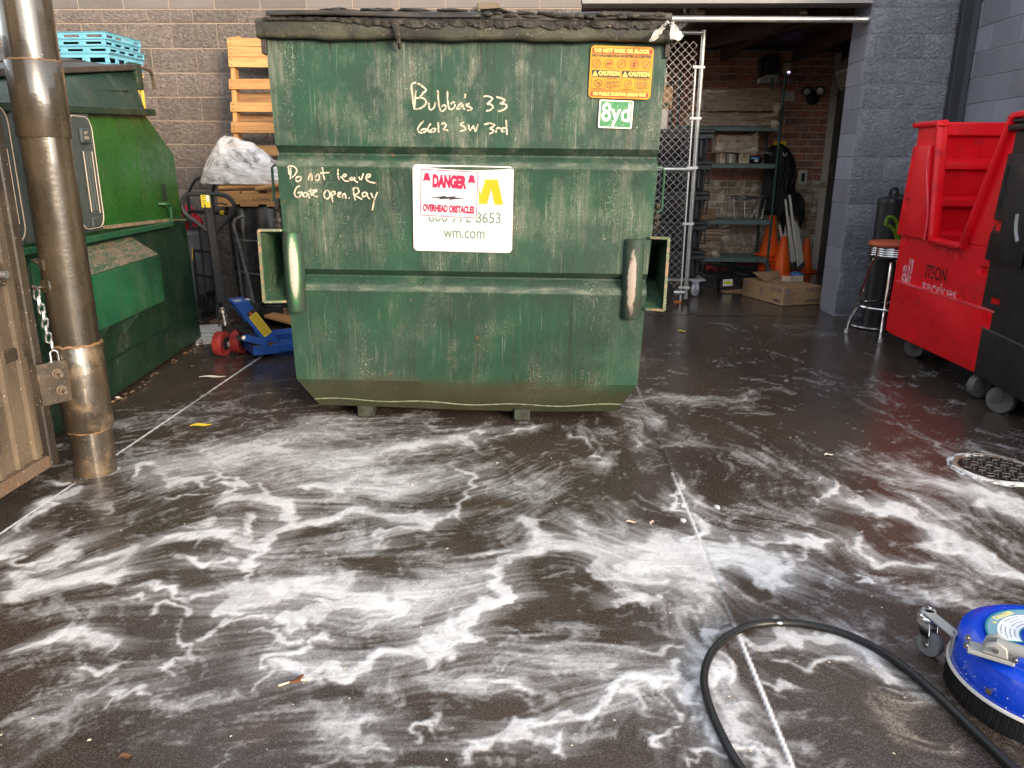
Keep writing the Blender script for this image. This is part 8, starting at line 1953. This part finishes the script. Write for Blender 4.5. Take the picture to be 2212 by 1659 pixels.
# yoke bracket with a grey handle tube
M_GREY = mat('grey_cast_bracket', (.27,.27,.26), .45, bmp=.08, bscale=60)
yk = HIT(2150, 1405, SCc+Vector((0,0,.185)), Vector((0,0,1)))-SCc
YA = R(-32)
ybk = Matrix.Translation((yk.x, yk.y, .1675)) @ Matrix.Rotation(YA, 4, 'Z')
b = B(); b.box(-.060,.045,-.026,.026,0,.012); b.xf(ybk); yo = obj('bracket_base', b, M_GREY, sc_, bev=.003)
for y in (-.025,.015): b = B(); b.prism([(-.03,.014),(.03,.014),(.024,.042),(.0,.054),(-.024,.042)], (0,y,0), (1,0,0), (0,0,1), (0,1,0), 0, .011); b.xf(ybk); obj('bracket_ear', b, M_GREY, yo, bev=.003)
b = B(); b.cyl((0,-.034,.034),(0,.034,.034),.007,n=12); 
for x, y in ((-.062,.02),(-.062,-.02),(.045,-.02)): b.cyl((x,y,.013),(x,y,.022),.008,n=6); b.cyl((x,y,.022),(x,y,.027),.005,n=8)
b.xf(ybk); obj('bracket_bolt', b, M_CHR, yo)
b = B(); b.tube([(0,0,.036),(.10,-.01,.042),(.55,-.06,.16)], .016, 12); b.xf(ybk); obj('handle_tube', b, M_GREY, sc_)
# caster on an arm
ca = G(1993, 1417)-SCc; ca.z = 0
am = Vector((-(CR-.002), .055, .115)); 
hub = Vector((ca.x+.012, ca.y+.03, .132))
b = B(); b.bar(hub+Vector((-.01,0,0)), Vector((-.212, .082, .132)), .034, .006); b.cyl(hub-Vector((0,0,.003)), hub+Vector((0,0,.003)), .019, n=18); b.bar((-.217,.088,.068),(-.217,.088,.135),.030,.006,(-.93,.37,0)); ar = obj('caster_arm', b, M_GREY, sc_, bev=.0015)
b = B(); b.cyl(hub+Vector((0,0,.003)), hub+Vector((0,0,.011)), .011, n=6); b.cyl(hub+Vector((0,0,.011)), hub+Vector((0,0,.016)), .006, n=10); obj('arm_bolt', b, M_CHR, ar)
b = B(); b.lathe([(.010,.128),(.024,.122),(.030,.112),(.028,.104),(.01,.10)], hub*Vector((1,1,0)) if False else Vector((hub.x,hub.y,0)), n=24); obj('swivel_cup', b, M_CHR, sc_, smooth=50)
wc = Vector((hub.x+.008, hub.y-.022, .036)); wax = Vector((.88,.48,0)).normalized()
for s_ in (-1,1):
    b = B(); q = wax*s_*.017; tt = Vector((-wax.y, wax.x, 0))
    b.hexa([wc+q-tt*.009+Vector((0,0,-.008)), wc+q+tt*.009+Vector((0,0,-.008)), wc+q*1.15+tt*.009+Vector((0,0,-.008)), wc+q*1.15-tt*.009+Vector((0,0,-.008)), Vector((hub.x,hub.y,.106))+q-tt*.022, Vector((hub.x,hub.y,.106))+q+tt*.022, Vector((hub.x,hub.y,.106))+q*1.15+tt*.022, Vector((hub.x,hub.y,.106))+q*1.15-tt*.022]); obj('caster_fork', b, M_CHR, sc_, bev=.001)
wheel_obj(sc_, wc, wax, .036, .024, mat('grey_soft_wheel', (.16,.165,.17), .5), mat('grey_wheel_hub', (.26,.26,.25), .45), 'caster_wheel')
b = B(); b.cyl(wc-wax*.022, wc+wax*.022, .006, n=10); obj('axle', b, M_CHR, sc_)
# hose
hs_ = thing('pressure_hose', 'black pressure hose looping over the wet foamy slab in the lower right', 'hose', G(1600, 1560))
hp_ = [(1680,1760),(1600,1659),(1560,1590),(1530,1518),(1521,1462),(1536,1412),(1572,1374),(1628,1350),(1695,1345),(1760,1352),(1830,1371),(1900,1405),(1965,1450),(2030,1507),(2095,1569),(2150,1622),(2210,1680),(2330,1790)]
b = B(); b.tube(spline([G(*p, .0125)-hs_.location for p in hp_], 8), .0118, 12); ho = obj('hose', b, mat('black_rubber_hose', (.014,.014,.014), .28, bmp=.15, bscale=90, speck=(.3,.3,.28), sscale=160, slo=.77), hs_)
p = G(1684, 1346, .0245)-hs_.location; b = B(); b.blob(p, (.009,.006,.003), 1, .3, 10, 6); obj('foam_fleck', b, mat('pale_fleck', (.6,.6,.6), .5), ho)
# manhole cover
mhc = Vector((2.145, 3.46, 0))
mh = thing('manhole_cover', 'round black iron manhole cover ringed with suds at the right edge of the yard', 'manhole cover', mhc)
M_IRON = mat('wet_black_iron', (.014,.013,.012), .25, bmp=.3, bscale=50, rvar=.1)
b = B(); b.lathe([(.01,.006),(.155,.006),(.160,.003),(.161,-.01)], n=64); cv = obj('cover', b, M_IRON, mh, smooth=40)
b = B(); b.lathe([(.164,-.01),(.164,.007),(.182,.008),(.187,.0)], n=64, cap=False); obj('frame_ring', b, mat('suds_filled_ring', (.72,.71,.70), .5, col2=(.16,.11,.075), nscale=7, lo=.44, hi=.56, bmp=.3, bscale=50), mh, smooth=40)
b0 = B(); b0.box(-.014,.014,-.0028,.0028,0,.005); b0.box(.0145,.019,-.0028,.015,0,.005); me_l = b0.mesh('lug', bev=.0015); me_l.materials.append(mat('wet_iron_lug', (.10,.09,.085), .2, col2=(.30,.27,.24), nscale=30, metal=.3))
r_ = random.Random(9)
for i in range(-4, 5):
    for j in range(-4, 5):
        x, y = .035*i+(.017 if j % 2 else 0), .035*j
        if x*x+y*y < .145**2: put('lug', me_l, None, mh, M=Matrix.Translation((x, y, .0062)) @ Matrix.Rotation(R(-20+r_.uniform(-8,8)+(90 if (i+j) % 2 else 0)), 4, 'Z'))
b = B(); rn_ = [fbm(np.float32(3*math.cos(2*math.pi*i/120)), np.float32(3*math.sin(2*math.pi*i/120)), 1.3, 901, 4) for i in range(120)]
b.skin([[b.bm.verts.new(((.181+(o_-.181)*(.6+.8*rn_[i]))*math.cos(2*math.pi*i/120), (.181+(o_-.181)*(.6+.8*rn_[i]))*math.sin(2*math.pi*i/120), z)) for i in range(120)] for o_, z in ((.181,.0085),(.190,.0075),(.200,.005),(.212,.0015))], False, False)
tag(obj('suds_ring', b, mat('white_suds', (.66,.65,.64), .5, bmp=.4, bscale=90, alpha=(16, .42, .58)), None, smooth=70), kind='stuff').location = mhc
# leaves, twig, litter
def leaf(name, lab, cat, x, y, L, w_, rz, m, z=.006):
    p = G(x, y); t = thing(name, lab, cat, (p.x, p.y, z), R(rz)); b = B(); n = 6
    b.grid([[(L*(i/n-.5), s_*w_*math.sin(math.pi*(.06+.88*i/n))/2, .004*math.sin(i)+.003*abs(s_)) for i in range(n+1)] for s_ in (-1,-.5,0,.5,1)]); obj('blade', b, m, t, smooth=60); return t
M_LY = mat('yellow_leaf', (.72,.50,.03), .5, col2=(.55,.36,.02), nscale=30)
leaf('yellow_leaf', 'narrow yellow leaf on the wet slab left of the big dumpster', 'leaf', 434, 921, .11, .05, 20, M_LY); leaf('yellow_leaf', 'small yellow leaf on the dark floor in front of the storage bay', 'leaf', 1473, 717, .07, .05, 0, M_LY)
leaf('paper_scrap', 'torn pale paper scrap on the floor near the pallet jack', 'paper', 459, 816, .17, .05, 12, mat('pale_paper', (.58,.54,.48), .7, bmp=.4))
leaf('white_chip', 'small white foam chip at the foot of the dark green dumpster', 'chip', 256, 864, .05, .03, 0, mat('white_chip', (.7,.66,.56), .7), .012)
for i, (x, y) in enumerate(((1363,1131),(1408,1132))): leaf('eggshell_bit', f'small pinkish scrap on the suds left of the slab joint, {"left" if i == 0 else "right"} one of two', 'scrap', x, y, .045, .02, 10+60*i, mat('pinkish_scrap', (.62,.42,.34), .6) if i == 0 else bpy.data.materials['pinkish_scrap'])
for i, (x, y, l) in enumerate(((1476,1092,'on the slab joint'),(1549,1096,'right of the slab joint'),(1476,1125,'on the joint nearer the hose'))):
    p = G(x, y); t = thing('suds_lump', f'small lump of white suds {l}', 'suds', (p.x, p.y, .002)); b = B(); b.blob((0,0,0), (.011,.020,.0025), i, .35, 16, 8); obj('lump', b, mat('solid_suds', (.66,.65,.64), .5) if i == 0 else bpy.data.materials['solid_suds'], t, smooth=70)
p0, p1 = G(602, 1485), G(662, 1471); tw = thing('twig', 'thin pale twig with a dry leaf lying on the slab in the lower left', 'twig', p0); d = p1-p0
b = B(); b.tube([(0,0,.006), d*.5+Vector((0,.004,.007)), d+Vector((0,0,.006))], .0028, 6); obj('stem', b, mat('pale_twig', (.60,.47,.33), .7), tw)
b = B()
for k in range(3): b.hexa([(.01+.008*k,.01,.004),(.05,.018+.012*k,.004),(.055,.022+.012*k,.004),(.012+.008*k,.016,.004),(.01+.008*k,.01,.008),(.05,.018+.012*k,.012),(.055,.022+.012*k,.012),(.012+.008*k,.016,.008)])
obj('dry_leaf', b, mat('rust_leaf', (.11,.042,.022), .7), tw)
leaf('litter_bit', 'tiny orange brown leaf bit on the slab by the bottom edge', 'leaf', 272, 1640, .03, .022, 30, mat('orange_bit', (.12,.055,.025), .7)); leaf('litter_bit', 'tiny pale leaf bit on the dark slab between the dumpster and the manhole', 'leaf', 1790, 985, .05, .025, 20, bpy.data.materials['pale_paper'])
# grit spattered over the slab
b = B(); r_ = random.Random(21)
for i in range(300):
    x, y = r_.uniform(-1.9, 2.5), 1.5+5.2*r_.random()**1.4; s_ = r_.uniform(.0010,.0026)*(1 if r_.random() < .96 else 1.8); a = r_.uniform(0,3)
    if y < 2.2 and x > 1.0: continue
    u_, v2 = Vector((math.cos(a), math.sin(a), 0))*s_*1.6, Vector((-math.sin(a), math.cos(a), 0))*s_; c_ = Vector((x, y, .004))
    b.hexa([c_-u_-v2, c_+u_-v2*.6, c_+u_*.8+v2, c_-u_*.7+v2, c_-u_*.6-v2*.6+Vector((0,0,s_)), c_+u_*.6-v2*.4+Vector((0,0,s_)), c_+u_*.5+v2*.6+Vector((0,0,s_)), c_-u_*.4+v2*.5+Vector((0,0,s_))])
tag(obj('grit', b, mat('pale_grit', (.42,.36,.29), .8, rnd=0), None, smooth=0), kind='stuff')
